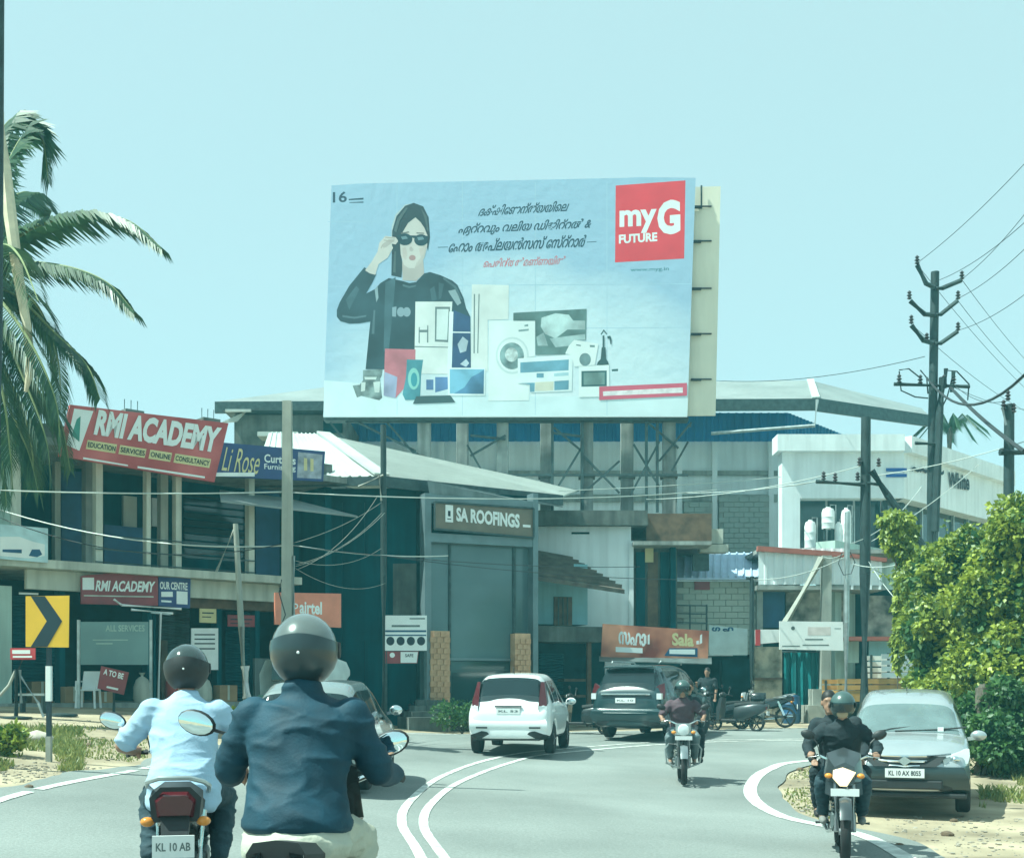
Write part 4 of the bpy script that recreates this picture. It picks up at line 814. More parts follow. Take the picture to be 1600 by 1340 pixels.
def subdiv_split(name, rings, matf, mats, parent, levels=2, offs=None):
    """smooth a ring cage by subdivision, then split it into one mesh per material group"""
    n = len(rings[0]); mb = MB(); mb.loft(rings, True); nf = (len(rings)-1)*n
    me = mb.mesh('cage'); mi = [matf(i // n, i % n) for i in range(nf)] + [0, 0]
    for m in mats: me.materials.append(m[1])
    me.polygons.foreach_set('material_index', mi)
    ob = bpy.data.objects.new('cage', me); COL.objects.link(ob)
    md = ob.modifiers.new('s', 'SUBSURF'); md.levels = levels; md.render_levels = levels
    dg = bpy.context.evaluated_depsgraph_get(); ev = bpy.data.meshes.new_from_object(ob.evaluated_get(dg))
    bpy.data.objects.remove(ob); bpy.data.meshes.remove(me)
    bm = bmesh.new(); bm.from_mesh(ev); bmesh.ops.recalc_face_normals(bm, faces=bm.faces); bm.normal_update()
    V = [v.co.copy() for v in bm.verts]; Nn = [v.normal.copy() for v in bm.verts]
    groups = {}
    for f in bm.faces: groups.setdefault(f.material_index, []).append([v.index for v in f.verts])
    out = {}
    for gi, fs in groups.items():
        # connected pieces for everything but the body
        comps = [fs]
        if gi != 0:
            par = {}
            def find(a):
                while par.setdefault(a, a) != a: par[a] = par[par[a]]; a = par[a]
                return a
            for f in fs:
                for v in f[1:]: par[find(v)] = find(f[0])
            d = {}
            for f in fs: d.setdefault(find(f[0]), []).append(f)
            comps = list(d.values())
        for cfs in comps:
            ids = sorted({v for f in cfs for v in f}); mp = {v: k for k, v in enumerate(ids)}; q = MB()
            off = 0.0 if gi == 0 else 0.004
            q.v = [tuple(V[v] + Nn[v]*off) for v in ids]; q.f = [tuple(mp[v] for v in f) for f in cfs]
            out.setdefault(gi, []).append(q.build(mats[gi][0], mats[gi][1], parent, True, fixn=False, sharp=60))
    bm.free(); bpy.data.meshes.remove(ev); return out
def car_ring(y, zb, zbelt, ztop, w, wt, zm=None, crown=0.02):
    zm = zm if zm is not None else max(0.62, zb + 0.10)
    zm = min(zm, zbelt - 0.06)
    h = [(0, zb), (w*.80, zb), (w*.965, zb+.05), (w, zm), (w*.985, zbelt), (wt, ztop - min(.05, (ztop-zbelt)*.3)), (wt*.80, ztop), (0, ztop+crown)]
    return [Vector((x, y, z)) for x, z in h] + [Vector((-x, y, z)) for x, z in h[-2:0:-1]]
def wheel(parent, x, y, r, wd, name='wheel', spokes=5):
    s_ = 1 if x > 0 else -1
    t = MB(); t.lathe([(r*.64, -wd/2*.9), (r*.90, -wd/2), (r*.985, -wd/2*.75), (r, -wd/4), (r, wd/4), (r*.985, wd/2*.75), (r*.90, wd/2), (r*.64, wd/2*.9)], (x, y, r), 'x', 26)
    w_ = t.build(name, m_tyre, parent, True, sharp=50)
    q = MB(); q.lathe([(r*.64, -wd*.3), (r*.65, s_*wd*.42), (r*.60, s_*wd*.44), (r*.57, s_*wd*.30), (r*.14, s_*wd*.34), (r*.10, s_*wd*.44), (0.005, s_*wd*.44)], (x, y, r), 'x', 26)
    for k in range(spokes):
        a = 2*math.pi*k/spokes; q.beam((x+s_*wd*.38, y+.1*r*math.cos(a), r+.1*r*math.sin(a)), (x+s_*wd*.38, y+.6*r*math.cos(a), r+.6*r*math.sin(a)), r*.14, wd*.12)
    q.build('rim', m_rim, w_, True, sharp=40); return w_
def lpart(parent, name, m, fn, smooth=False, bevel=0.0):
    mb = MB(); fn(mb); return mb.build(name, m, parent, smooth, bevel)
def arch(yc, zb, r, fr=(-1.15, -1.0, -.55, 0, .55, 1.0, 1.15)):
    """station list (y, zb) for a wheel arch"""
    return [(yc + r*a, zb if abs(a) > 1.05 else (zb+.10 if abs(a) == 1.0 else 2*r*.93 if abs(a) == .55 else 2*r*1.03)) for a in fr]
def car(name, label, pos, yaw, paint, prof, wy, wr, track, W, glass_rows, ws, rw, cat='car', group=None, pitch_scale=1.0):
    """prof: list of (y, zbelt, ztop, w, wt); ws / rw: (y0, y1) spans of windscreen and rear window; glass_rows: side window spans"""
    root = thing(name, label, cat, (pos[0], pos[1], gz(pos[0], pos[1]) + 0.022), yaw, group)
    ys = sorted({p[0] for p in prof} | {a for c in wy for a, _ in arch(c, .25, wr)} | {a for g in glass_rows for a in g})
    ip = lambda y, k: float(np.interp(y, [p[0] for p in prof], [p[k] for p in prof]))
    y0, y1 = prof[0][0], prof[-1][0]
    def zb(y):
        z = 0.26
        for c in wy:
            t = abs(y-c)/wr
            if t < 1.12: z = max(z, 0.30 + (2*wr*1.03-0.30)*math.sqrt(max(0, 1-(t/1.12)**2)))
        e = min(y-y0, y1-y)
        return z + (max(0, .25-e)/.25)*0.06
    rings = []; st = []
    for y in ys:
        rings.append(car_ring(y, min(zb(y), ip(y,1)-.12), ip(y,1), ip(y,2), ip(y,3), ip(y,4))); st.append(y)
    def shrink(r, dy, f):
        c = sum(r, Vector())/len(r); return [Vector(((v.x)*f, v.y+dy, c.z+(v.z-c.z)*f)) for v in r]
    rings = [shrink(rings[0], -.035, .86)] + rings + [shrink(rings[-1], .035, .86)]; st = [y0-.035] + st + [y1+.035]
    def matf(i, k):
        k = k if k < 7 else 13-k
        a, b = st[i], st[i+1]; m_ = (a+b)/2
        if k == 4 and any(g0-1e-6 <= a and b <= g1+1e-6 for g0, g1 in glass_rows): return 1
        if k in (5, 6) and ws[0] < m_ < ws[1]: return 2
        if k in (5, 6) and rw[0] < m_ < rw[1]: return 3
        if k == 1 : return 4
        return 0
    subdiv_split(name, rings, matf, [('body', paint), ('side_window', m_cglass), ('windscreen', m_wscr), ('rear_window', m_cglass), ('sill', m_blackp)], root)
    for c in wy:
        for s_ in (-1, 1): wheel(root, s_*track/2, c, wr, .19)
    # cabin: floor, dashboard, seats
    lpart(root, 'cabin_floor', m_seat, lambda b: b.box((-W*.40, y0+.5, .45), (W*.40, ws[1]-.1, .62)))
    lpart(root, 'dashboard', m_seat, lambda b: b.box((-W*.40, ws[1]-.35, .6), (W*.40, ws[1]-.12, .98)), bevel=.05)
    for yy in (ws[0]-.75, ws[0]-1.55):
        for s_ in (-1, 1):
            sx = s_*W*.20
            o = lpart(root, 'seat', m_seat, lambda b: (b.box((sx-.24, yy-.10, .6), (sx+.24, yy+.40, .78)), b.box((sx-.23, yy-.20, .6), (sx+.23, yy-.06, 1.18))), bevel=.04)
            lpart(o, 'head_rest', m_seat, lambda b: b.box((sx-.12, yy-.19, 1.20), (sx+.12, yy-.09, 1.38)), bevel=.03)
    return root
def plate(root, y, z, wd=.46, h=.11, facing=1, text='KL 10', x=0.0):
    o = lpart(root, 'number_plate', m_plate, lambda b: b.box((x-wd/2, y-.01, z-h/2), (x+wd/2, y+.01, z+h/2)))
    V, Fc = text_mesh(text, 0.02); b = MB(); b.add([(x + (xx-.5)*wd*.82*(-facing), y+facing*.012, z+(yy-.5)*h*(.55 if len(text) > 9 else .38)) for xx, yy in V], Fc); b.build('plate_lettering', m_ink if len(text) > 9 else m_shut, o, fixn=False); return o
def mirrors(root, W, y, z, m):
    for s_ in (-1, 1):
        o = lpart(root, 'wing_mirror', m, lambda b: (b.ell((s_*(W/2+.10), y, z), (.11, .06, .075)), b.beam((s_*(W/2-.05), y+.02, z-.05), (s_*(W/2+.06), y+.01, z-.03), .05)), True)
        lpart(o, 'mirror_glass', m_chrome, lambda b: b.ell((s_*(W/2+.10), y-.05, z), (.09, .015, .058)), True)
def wpos(px, py): p = G(px, py); return (p.x, p.y)
# ---- white hatchback ahead
m_wpaint = mat('white_car_paint', (0.78, 0.80, 0.80), 0.25, var=0.03, coat=0.6)
prof = [(-1.86,.80,.86,.74,.60),(-1.82,.86,1.00,.79,.66),(-1.72,.92,1.12,.82,.66),(-1.48,.97,1.50,.835,.60),(-1.2,.97,1.56,.84,.61),(-.3,.95,1.60,.84,.62),(.35,.93,1.56,.84,.61),(.62,.93,1.46,.84,.60),(1.12,.93,1.02,.83,.72),(1.5,.84,.90,.81,.66),(1.75,.72,.78,.76,.58),(1.84,.62,.68,.68,.5)]
c1 = car('hatchback_car', 'white hatchback driving away ahead in the left lane', (0.22, 25.4), R(-9), m_wpaint, prof, (-1.17, 1.17), .30, 1.46, 1.68, ((-1.35,-1.05),(-.95,-.25),(-.17,.55)), (.62, 1.12), (-1.72, -1.48))
for s_ in (-1, 1):
    o = lpart(c1, 'tail_lamp', m_lampred, lambda b: b.loft([[(s_*.58,-1.86,.84),(s_*.725,-1.80,.84),(s_*.745,-1.70,.86),(s_*.60,-1.78,.86)],[(s_*.59,-1.83,1.02),(s_*.735,-1.75,1.02),(s_*.755,-1.64,1.04),(s_*.61,-1.72,1.04)],[(s_*.60,-1.58,1.42),(s_*.66,-1.54,1.42),(s_*.68,-1.48,1.42),(s_*.62,-1.50,1.42)]]), True)
    lpart(o, 'lamp_lens', m_lampclear, lambda b: b.loft([[(s_*.59,-1.873,.86),(s_*.74,-1.815,.86),(s_*.74,-1.78,.86),(s_*.60,-1.84,.86)],[(s_*.60,-1.86,.95),(s_*.755,-1.79,.95),(s_*.755,-1.76,.95),(s_*.61,-1.83,.95)]]))
    lpart(c1, 'bumper_reflector', m_blackp, lambda b: b.box((s_*.52-.11, -1.915, .515), (s_*.52+.11, -1.885, .545)))
lpart(c1, 'rear_glass', m_cglass, lambda b: b.hexa([(-.60,-1.79,1.03),(.60,-1.79,1.03),(.60,-1.74,1.03),(-.60,-1.74,1.03),(-.54,-1.55,1.46),(.54,-1.55,1.46),(.54,-1.50,1.46),(-.54,-1.50,1.46)]), bevel=.012)
lpart(c1, 'rear_bumper', m_wpaint, lambda b: b.loft([[(-.74,-1.84,.44),(.74,-1.84,.44),(.70,-1.70,.40),(-.70,-1.70,.40)],[(-.77,-1.90,.52),(.77,-1.90,.52),(.74,-1.70,.52),(-.74,-1.70,.52)],[(-.76,-1.905,.64),(.76,-1.905,.64),(.74,-1.70,.66),(-.74,-1.70,.66)],[(-.72,-1.86,.70),(.72,-1.86,.70),(.72,-1.70,.72),(-.72,-1.70,.72)]]), True)
lpart(c1, 'bumper_skirt', m_blackp, lambda b: b.hexa([(-.60,-1.82,.28),(.60,-1.82,.28),(.60,-1.6,.28),(-.60,-1.6,.28),(-.70,-1.86,.40),(.70,-1.86,.40),(.70,-1.6,.40),(-.70,-1.6,.40)]))
lpart(c1, 'garnish', m_blackp, lambda b: b.box((-.26, -1.895, .925), (.26, -1.855, .955))); lpart(c1, 'roof_antenna', m_blackp, lambda b: b.tube([(0,-1.1,1.57),(0,-1.3,1.72)], .008, 5))
plate(c1, -1.885, .85, .46, .11, -1, 'KL 53'); mirrors(c1, 1.70, .62, 1.02, m_wpaint)
# ---- dark SUV ahead
m_tealp = mat('dark_green_car_paint', (0.016, 0.040, 0.046), 0.25, var=0.06, coat=0.6)
prof = [(-2.36,.95,1.02,.80,.68),(-2.33,1.02,1.14,.86,.74),(-2.22,1.06,1.30,.89,.74),(-1.98,1.08,1.72,.905,.66),(-1.7,1.08,1.78,.91,.67),(-.5,1.06,1.80,.915,.68),(.3,1.05,1.74,.915,.67),(.62,1.05,1.62,.915,.66),(1.22,1.05,1.14,.91,.80),(1.7,.98,1.06,.89,.76),(2.2,.86,.94,.84,.66),(2.34,.74,.80,.76,.58)]
c2 = car('suv_car', 'dark green people carrier SUV at the roadside under the red banner', (3.70, 31.0), R(-25), m_tealp, prof, (-1.38, 1.38), .36, 1.56, 1.83, ((-1.85,-1.35),(-1.25,-.35),(-.27,.55)), (.62, 1.22), (-2.22, -1.98))
for s_ in (-1, 1):
    o = lpart(c2, 'tail_lamp', m_lampred, lambda b: b.loft([[(s_*.50,-2.37,.98),(s_*.90,-2.20,.96),(s_*.90,-2.12,1.0),(s_*.50,-2.30,1.02)],[(s_*.50,-2.36,1.06),(s_*.92,-2.18,1.14),(s_*.90,-2.10,1.16),(s_*.50,-2.28,1.08)],[(s_*.78,-2.20,1.3),(s_*.88,-2.12,1.34),(s_*.86,-2.06,1.34),(s_*.76,-2.16,1.3)]]), True)
    lpart(o, 'lamp_lens', m_lampclear, lambda b: b.box((s_*.82-.06, -2.36, .96), (s_*.82+.06, -2.24, 1.10)))
lpart(c2, 'rear_glass', m_cglass, lambda b: b.hexa([(-.70,-2.30,1.17),(.70,-2.30,1.17),(.70,-2.24,1.17),(-.70,-2.24,1.17),(-.60,-2.06,1.68),(.60,-2.06,1.68),(.60,-2.0,1.68),(-.60,-2.0,1.68)]), bevel=.012)
lpart(c2, 'chrome_bar', m_chrome, lambda b: b.box((-.62, -2.42, 1.06), (.62, -2.36, 1.10)), bevel=.01); lpart(c2, 'rear_spoiler', m_tealp, lambda b: b.box((-.62, -2.22, 1.70), (.62, -1.96, 1.75)), bevel=.02)
lpart(c2, 'rear_bumper', m_tealp, lambda b: b.loft([[(-.84,-2.38,.42),(.84,-2.38,.42),(.80,-2.2,.36),(-.80,-2.2,.36)],[(-.88,-2.44,.56),(.88,-2.44,.56),(.86,-2.2,.56),(-.86,-2.2,.56)],[(-.87,-2.44,.68),(.87,-2.44,.68),(.86,-2.2,.70),(-.86,-2.2,.70)],[(-.82,-2.38,.74),(.82,-2.38,.74),(.82,-2.2,.76),(-.82,-2.2,.76)]]), True)
lpart(c2, 'bumper_trim', m_chrome, lambda b: b.box((-.55, -2.452, .63), (.55, -2.432, .645))); plate(c2, -2.40, .93, .50, .12, -1, 'KL 10'); mirrors(c2, 1.86, .62, 1.18, m_tealp)
for s_ in (-1, 1): lpart(c2, 'roof_rail', m_galv, lambda b: b.tube([(s_*.60,-1.7,1.82),(s_*.62,-1.6,1.87),(s_*.62,.0,1.87),(s_*.60,.1,1.81)], .02, 6))
# ---- parked people carrier facing us
m_gpaint = mat('graphite_car_paint', (0.46, 0.49, 0.50), 0.25, metal=0.55, var=0.05, coat=0.7)
prof = [(-2.12,.92,1.0,.74,.60),(-2.05,.98,1.2,.82,.66),(-1.85,1.0,1.58,.85,.62),(-1.4,1.0,1.66,.86,.63),(-.4,.98,1.685,.865,.64),(.25,.97,1.64,.865,.63),(.62,.97,1.52,.865,.62),(1.18,1.00,1.06,.85,.72),(1.6,.90,.98,.83,.66),(1.95,.80,.88,.79,.58),(2.10,.66,.74,.70,.50)]
e0 = wpos(1464, 1274)
c3 = car('people_carrier', 'graphite people carrier parked on the dirt shoulder facing the camera', (e0[0]+.10, e0[1]+1.55), R(180-19), m_gpaint, prof, (-1.37, 1.37), .31, 1.49, 1.735, ((-1.75,-1.3),(-1.2,-.35),(-.27,.55)), (.62, 1.18), (-2.05, -1.85))
for s_ in (-1, 1):
    o = lpart(c3, 'headlight', m_lampclear, lambda b: b.loft([[(s_*.50,2.13,.67),(s_*.80,1.92,.70),(s_*.80,1.80,.70),(s_*.50,2.0,.67)],[(s_*.48,2.11,.755),(s_*.825,1.86,.80),(s_*.80,1.74,.80),(s_*.48,1.98,.77)],[(s_*.62,2.0,.83),(s_*.82,1.70,.89),(s_*.78,1.64,.89),(s_*.60,1.9,.83)]]), True)
    lpart(o, 'bulb', m_chrome, lambda b: b.ell((s_*.64, 2.03, .76), (.06, .05, .045)), True)
    o = lpart(c3, 'fog_lamp', m_lampclear, lambda b: b.lathe([(.05,0),(.045,.02),(.01,.025)], (s_*.64, 2.09, .44), 'y', 12))
    lpart(c3, 'fog_lamp_surround', m_blackp, lambda b: b.box((s_*.64-.12, 2.0, .36), (s_*.64+.12, 2.09, .54)), bevel=.03)
lpart(c3, 'front_bumper', mat('shaded_graphite_paint' if False else 'graphite_paint_shade_tone', (0.035, 0.055, 0.06), 0.3, metal=.3, coat=.5), lambda b: b.loft([[(-.80,1.92,.30),(.80,1.92,.30),(.78,1.6,.28),(-.78,1.6,.28)],[(-.83,2.10,.36),(.83,2.10,.36),(.84,1.6,.36),(-.84,1.6,.36)],[(-.80,2.18,.52),(.80,2.18,.52),(.84,1.6,.52),(-.84,1.6,.52)],[(-.74,2.15,.66),(.74,2.15,.66),(.82,1.7,.68),(-.82,1.7,.68)]]), True)  # darker copy of the body paint: shade on the bumper is put into its colour
lpart(c3, 'lower_intake', m_blackp, lambda b: b.box((-.48, 2.10, .36), (.48, 2.195, .48)), bevel=.02); lpart(c3, 'bumper_lip', m_blackp, lambda b: b.box((-.78, 1.9, .24), (.78, 2.12, .31)), bevel=.02)
lpart(c3, 'grille', m_blackp, lambda b: b.loft([[(-.40,2.17,.66),(.40,2.17,.66),(.40,2.0,.66),(-.40,2.0,.66)],[(-.52,2.12,.80),(.52,2.12,.80),(.52,1.95,.80),(-.52,1.95,.80)]]))
for z, wd in ((.80, .56), (.73, .50), (.665, .38)):
    lpart(c3, 'grille_bar', m_chrome, lambda b: b.tube([(-wd-.02, 2.06, z+.03), (-wd*.5, 2.155, z+.005), (0, 2.175, z), (wd*.5, 2.155, z+.005), (wd+.02, 2.06, z+.03)], .016, 6), True)
lpart(c3, 'badge', m_chrome, lambda b: b.prism([(-.09, 2.20, .735), (0, 2.20, .67), (.09, 2.20, .735), (0, 2.20, .80)], (0, -.02, 0)))
plate(c3, 2.205, .575, .50, .12, 1, 'KL 10 AX 8055'); mirrors(c3, 1.75, .62, 1.03, m_gpaint)
for s_ in (-1, 1): lpart(c3, 'wiper', m_blackp, lambda b: b.tube([(s_*.1+.25, 1.16, 1.10), (s_*.35-.15, 1.12, 1.13), (s_*.35-.45, 1.06, 1.16)], .012, 5))
lpart(c3, 'roof_antenna', m_blackp, lambda b: b.prism([(0, .15, 1.67), (0, .25, 1.665), (0, .14, 1.72)], (.015, 0, 0)))
lpart(c3, 'windscreen_sticker', m_signw, lambda b: b.box((-.50, 1.13, 1.10), (-.42, 1.14, 1.16)))
# ---- dark SUV beside the near rider (mostly hidden)
m_silv = mat('silver_grey_paint', (0.26, 0.30, 0.30), 0.25, metal=0.4, var=0.05, coat=0.7)
prof = [(-1.95,.92,1.0,.80,.66),(-1.92,.98,1.16,.85,.70),(-1.75,1.0,1.5,.87,.64),(-1.4,1.0,1.62,.875,.64),(-.3,.98,1.66,.88,.65),(.3,.97,1.58,.88,.64),(.6,.97,1.46,.88,.63),(1.15,.97,1.06,.87,.76),(1.6,.90,.98,.85,.7),(1.9,.74,.82,.78,.6)]
c4 = car('estate_car', 'dark grey car half hidden behind the rider in the navy jacket', (-2.58, 17.2), R(-1), m_silv, [(a, b*.9, c*.9, d, e) for a, b, c, d, e in prof], (-1.2, 1.2), .31, 1.5, 1.76, ((-1.6,-1.15),(-1.05,-.3),(-.22,.5)), (.6, 1.15), (-1.92, -1.75))
for s_ in (-1, 1): lpart(c4, 'tail_lamp', m_lampred, lambda b: b.loft([[(s_*.60,-1.98,.72),(s_*.76,-1.90,.74),(s_*.78,-1.82,.76),(s_*.62,-1.90,.76)],[(s_*.62,-1.95,.86),(s_*.78,-1.87,.87),(s_*.79,-1.78,.89),(s_*.64,-1.88,.89)]]), True)
lpart(c4, 'rear_bumper', m_silv, lambda b: b.loft([[(-.80,-1.96,.40),(.80,-1.96,.40),(.76,-1.8,.36),(-.76,-1.8,.36)],[(-.83,-2.02,.54),(.83,-2.02,.54),(.80,-1.8,.54),(-.80,-1.8,.54)],[(-.80,-1.98,.70),(.80,-1.98,.70),(.80,-1.8,.72),(-.80,-1.8,.72)]]), True)
c4.scale = (.88, 1, .97)
plate(c4, -1.99, .84, .46, .11, -1, 'KL 55'); mirrors(c4, 1.78, .6, 1.05, m_chrome)
# ---- auto rickshaw further on, its pale hood shows above the grey car
ar = thing('auto_rickshaw', 'auto rickshaw with pale hood beyond the grey car', 'auto rickshaw', (-4.05, 24.5, gz(-4.05, 24.5)), R(-14))
m_hood = mat('pale_hood', (0.50, 0.55, 0.53), 0.7, var=0.12, scale=3)
lpart(ar, 'hood', m_hood, lambda b: b.loft([[(-.58,-1.1,.95),(-.60,-1.1,1.35),(-.50,-1.05,1.62),(0,-1.05,1.70),(.50,-1.05,1.62),(.60,-1.1,1.35),(.58,-1.1,.95)],[(-.62,-.2,.95),(-.64,-.2,1.45),(-.55,-.2,1.70),(0,-.2,1.76),(.55,-.2,1.70),(.64,-.2,1.45),(.62,-.2,.95)],[(-.56,.7,1.35),(-.56,.7,1.45),(-.48,.7,1.62),(0,.7,1.68),(.48,.7,1.62),(.56,.7,1.45),(.56,.7,1.35)]], False, False), True)
lpart(ar, 'body', mat('green_paint', (0.03, 0.10, 0.08), 0.4, coat=.4), lambda b: b.loft([[(-.55,-1.15,.30),(.55,-1.15,.30),(.60,-1.15,.95),(-.60,-1.15,.95)],[(-.62,-.2,.28),(.62,-.2,.28),(.64,-.2,.95),(-.64,-.2,.95)],[(-.45,.75,.30),(.45,.75,.30),(.5,.75,.85),(-.5,.75,.85)],[(-.2,1.25,.32),(.2,1.25,.32),(.26,1.2,.8),(-.26,1.2,.8)]]), True)
lpart(ar, 'rear_window', m_cglass, lambda b: b.box((-.34, -1.13, 1.22), (.34, -1.08, 1.5)), bevel=.02)
for x, y in ((-.5, -.75), (.5, -.75), (0, 1.0)): wheel(ar, x if x else .001, y, .2, .1)
for s_ in (-1, 1):
    lpart(ar, 'tail_lamp', m_lampred, lambda b: b.box((s_*.5-.05, -1.18, .62), (s_*.5+.05, -1.14, .74)))
    lpart(ar, 'windscreen_pillar', m_blackp, lambda b: b.tube([(s_*.42, 1.0, .8), (s_*.5, .7, 1.5)], .02, 6)); lpart(ar, 'side_mirror', m_blackp, lambda b: (b.ell((s_*.72, .85, 1.15), (.05, .02, .07)), b.tube([(s_*.48, .8, 1.1), (s_*.72, .85, 1.15)], .01, 5)))
# ---- small truck on the right behind the parked car
tk = thing('cargo_truck', 'white cargo truck with slatted load bed behind the parked people carrier', 'truck', (11.55, 34.2, gz(11.55, 34.2)), R(-92))
m_tkw = mat('truck_white', (0.64, 0.68, 0.67), 0.5, var=0.1, streak=.15); m_tko = mat('truck_ochre', (0.42, 0.25, 0.075), 0.6, var=0.2, streak=.3)
def ttk(b): b.loft([[(-.9,1.3,.6),(.9,1.3,.6),(.9,1.3,1.5),(.85,1.4,2.05),(-.85,1.4,2.05),(-.9,1.3,1.5)],[(-.9,2.6,.6),(.9,2.6,.6),(.9,2.6,1.35),(.8,2.25,2.0),(-.8,2.25,2.0),(-.9,2.6,1.35)]])
lpart(tk, 'cab', m_tkw, ttk, bevel=.05); lpart(tk, 'windscreen', m_cglass, lambda b: b.hexa([(-.78,2.59,1.38),(.78,2.59,1.38),(.78,2.62,1.38),(-.78,2.62,1.38),(-.70,2.28,1.94),(.70,2.28,1.94),(.70,2.33,1.94),(-.70,2.33,1.94)]))
lpart(tk, 'side_glass', m_cglass, lambda b: b.box((.86, 1.5, 1.45), (.905, 2.2, 1.9))); lpart(tk, 'side_glass', m_cglass, lambda b: b.box((-.905, 1.5, 1.45), (-.86, 2.2, 1.9)))
lpart(tk, 'load_bed', m_tko, lambda b: b.box((-.95, -2.6, .75), (.95, 1.2, 1.05)))
for s_ in (-1, 1):
    for k in range(6): lpart(tk, 'slat', m_tkw if k > 1 else m_tko, lambda b: b.box((s_*.95-.02, -2.6 if k < 2 else -1.4, 1.07+k*.17), (s_*.95+.02, 1.2, 1.20+k*.17)))
    for yy in (-2.5, -1.2, 0, 1.15): lpart(tk, 'stake', m_steel, lambda b: b.box((s_*.91-.03, yy-.03, 1.0), (s_*.91+.03, yy+.03, 1.35 if yy < -1.5 else 2.08)))
for x in (-.78, .78):
    for y in (-1.6, 1.9): wheel(tk, x, y, .36, .22)
lpart(tk, 'chassis', m_steel, lambda b: b.box((-.4, -2.5, .5), (.4, 2.4, .74)))
# ============================================================ MOTORCYCLES
m_mirror = mat('mirror_glass', (0.80, 0.88, 0.90), 0.04, metal=1.0, var=0.02)
def moto_wheel(root, y, r, wd, disc=True):
    t = MB(); prof = []
    for k in range(13):
        a = math.pi*(k/12) - math.pi/2; prof.append((r - wd*.42 + wd*.42*math.cos(a)*1.0, wd*.5*math.sin(a)))
    t.lathe(prof, (0, y, r), 'x', 32, False); w_ = t.build('wheel', m_tyre, root, True)
    q = MB(); q.lathe([(r-wd*.42-.02, -.03), (r-wd*.42+.005, -.035), (r-wd*.42+.005, .035), (r-wd*.42-.02, .03), (r-wd*.42-.02, -.03)], (0, y, r), 'x', 28, False); q.lathe([(.035, -.06), (.035, .06)], (0, y, r), 'x', 12)
    for k in range(6):
        a = math.pi*k/3; q.beam((0, y+.03*math.cos(a), r+.03*math.sin(a)), (0, y+(r-wd*.4)*math.cos(a), r+(r-wd*.4)*math.sin(a)), .022, .03)
    q.build('rim', m_rim if disc else m_blackp, w_, True, sharp=40)
    return w_
def motorcycle(name, label, pos, yaw, paint, style='commuter', lit=False, guard=False, lean=0.0, ptext='KL 10', mir=((-.36, 1.27), (.36, 1.27)), msz=1.0, rail=True, drop=0.0, cat='motorcycle', group=None):
    root = thing(name, label, cat, (pos[0], pos[1], gz(pos[0], pos[1]) + 0.026), yaw, group); root.rotation_euler = (0, lean, yaw)
    L = lambda n, m, f, s=False, b=0.0, p=None: lpart(p or root, n, m, f, s, b)
    moto_wheel(root, .66, .30, .10, group is None); moto_wheel(root, -.62, .295, .12, group is None)
    for s_ in (-1, 1):
        L('fork_leg', m_rim, lambda b: b.tube([(s_*.085, .66, .30), (s_*.085, .50, .72), (s_*.085, .42, .98)], [.028, .026, .022], 8), True)
        L('shock_absorber', m_chrome, lambda b: b.tube([(s_*.11, -.60, .34), (s_*.12, -.42, .74)], .03, 8), True)
        L('swing_arm', m_blackp, lambda b: b.beam((s_*.09, -.62, .30), (s_*.09, -.05, .38), .04, .05))
        L('foot_peg', m_blackp, lambda b: b.tube([(s_*.10, .02, .32), (s_*.28, .02, .32)], .016, 6)); L('foot_peg', m_blackp, lambda b: b.tube([(s_*.10, -.36, .40), (s_*.27, -.36, .42)], .014, 6))
        L('side_panel', paint, lambda b: b.loft([[(s_*.10,.05,.55),(s_*.14,.05,.56),(s_*.15,.05,.72),(s_*.11,.05,.76)],[(s_*.10,-.30,.55),(s_*.15,-.28,.58),(s_*.14,-.30,.74),(s_*.10,-.30,.78)],[(s_*.06,-.72,.74),(s_*.10,-.72,.76),(s_*.10,-.74,.84),(s_*.05,-.74,.85)]]), True)
        g = L('grip', m_blackp, lambda b: b.tube([(s_*.26, .30, 1.05), (s_*.38, .24, 1.035)], .019, 8), True); L('lever', m_chrome, lambda b: b.tube([(s_*.24, .34, 1.05), (s_*.36, .31, 1.03)], .008, 5), p=g)
        mx_, mz_ = mir[0 if s_ < 0 else 1]; tilt = Matrix.Rotation(-s_*.35, 3, 'Y'); q = msz
        mi = L('mirror', m_blackp, lambda b: (b.tube([(s_*.24, .30, 1.06), (s_*.27, .32, 1.06+(mz_-1.06)*.6), (mx_-s_*.03, .30, mz_-.02)], .008, 5), b.ell((mx_, .30, mz_), (.078*q, .028, .05*q), 8, 8, tilt)), True)
        L('mirror_glass', m_mirror, lambda b: b.ell((mx_, .272, mz_), (.070*q, .008, .043*q), 8, 8, tilt), True, p=mi)
        for y, z, x in ((.58, .86, .16), (-.80, .72, .15)):
            L('indicator', m_amber, lambda b: (b.ell((s_*x, y, z), (.04, .035, .028), 10, 6), b.tube([(s_*.06, y*.95, z), (s_*x, y, z)], .010, 5)), True)
    L('handlebar', m_chrome, lambda b: b.tube([(-.36, .25, 1.04), (-.24, .31, 1.05), (-.10, .38, .99), (.10, .38, .99), (.24, .31, 1.05), (.36, .25, 1.04)], .012, 7), True)
    L('fuel_tank', paint, lambda b: b.loft([[(x*k, y, z0+(z-z0)*1) for x, z in ((-.06,.74),(-.15,.80),(-.14,.92),(-.06,.99),(.06,.99),(.14,.92),(.15,.80),(.06,.74))] for y, k, z0 in ((.36,.6,.8),(.28,1.0,.8),(.05,.98,.8),(-.08,.6,.8))]), True)
    L('seat', m_seat, lambda b: b.loft([[(-w,y,z-.08),(-w*1.05,y,z-.02),(-w*.8,y,z+.02),(0,y,z+.03),(w*.8,y,z+.02),(w*1.05,y,z-.02),(w,y,z-.08)] for y, w, z in ((-.02,.09,.80),(-.15,.13,.80),(-.40,.13,.82),(-.72,.10,.86))]), True)
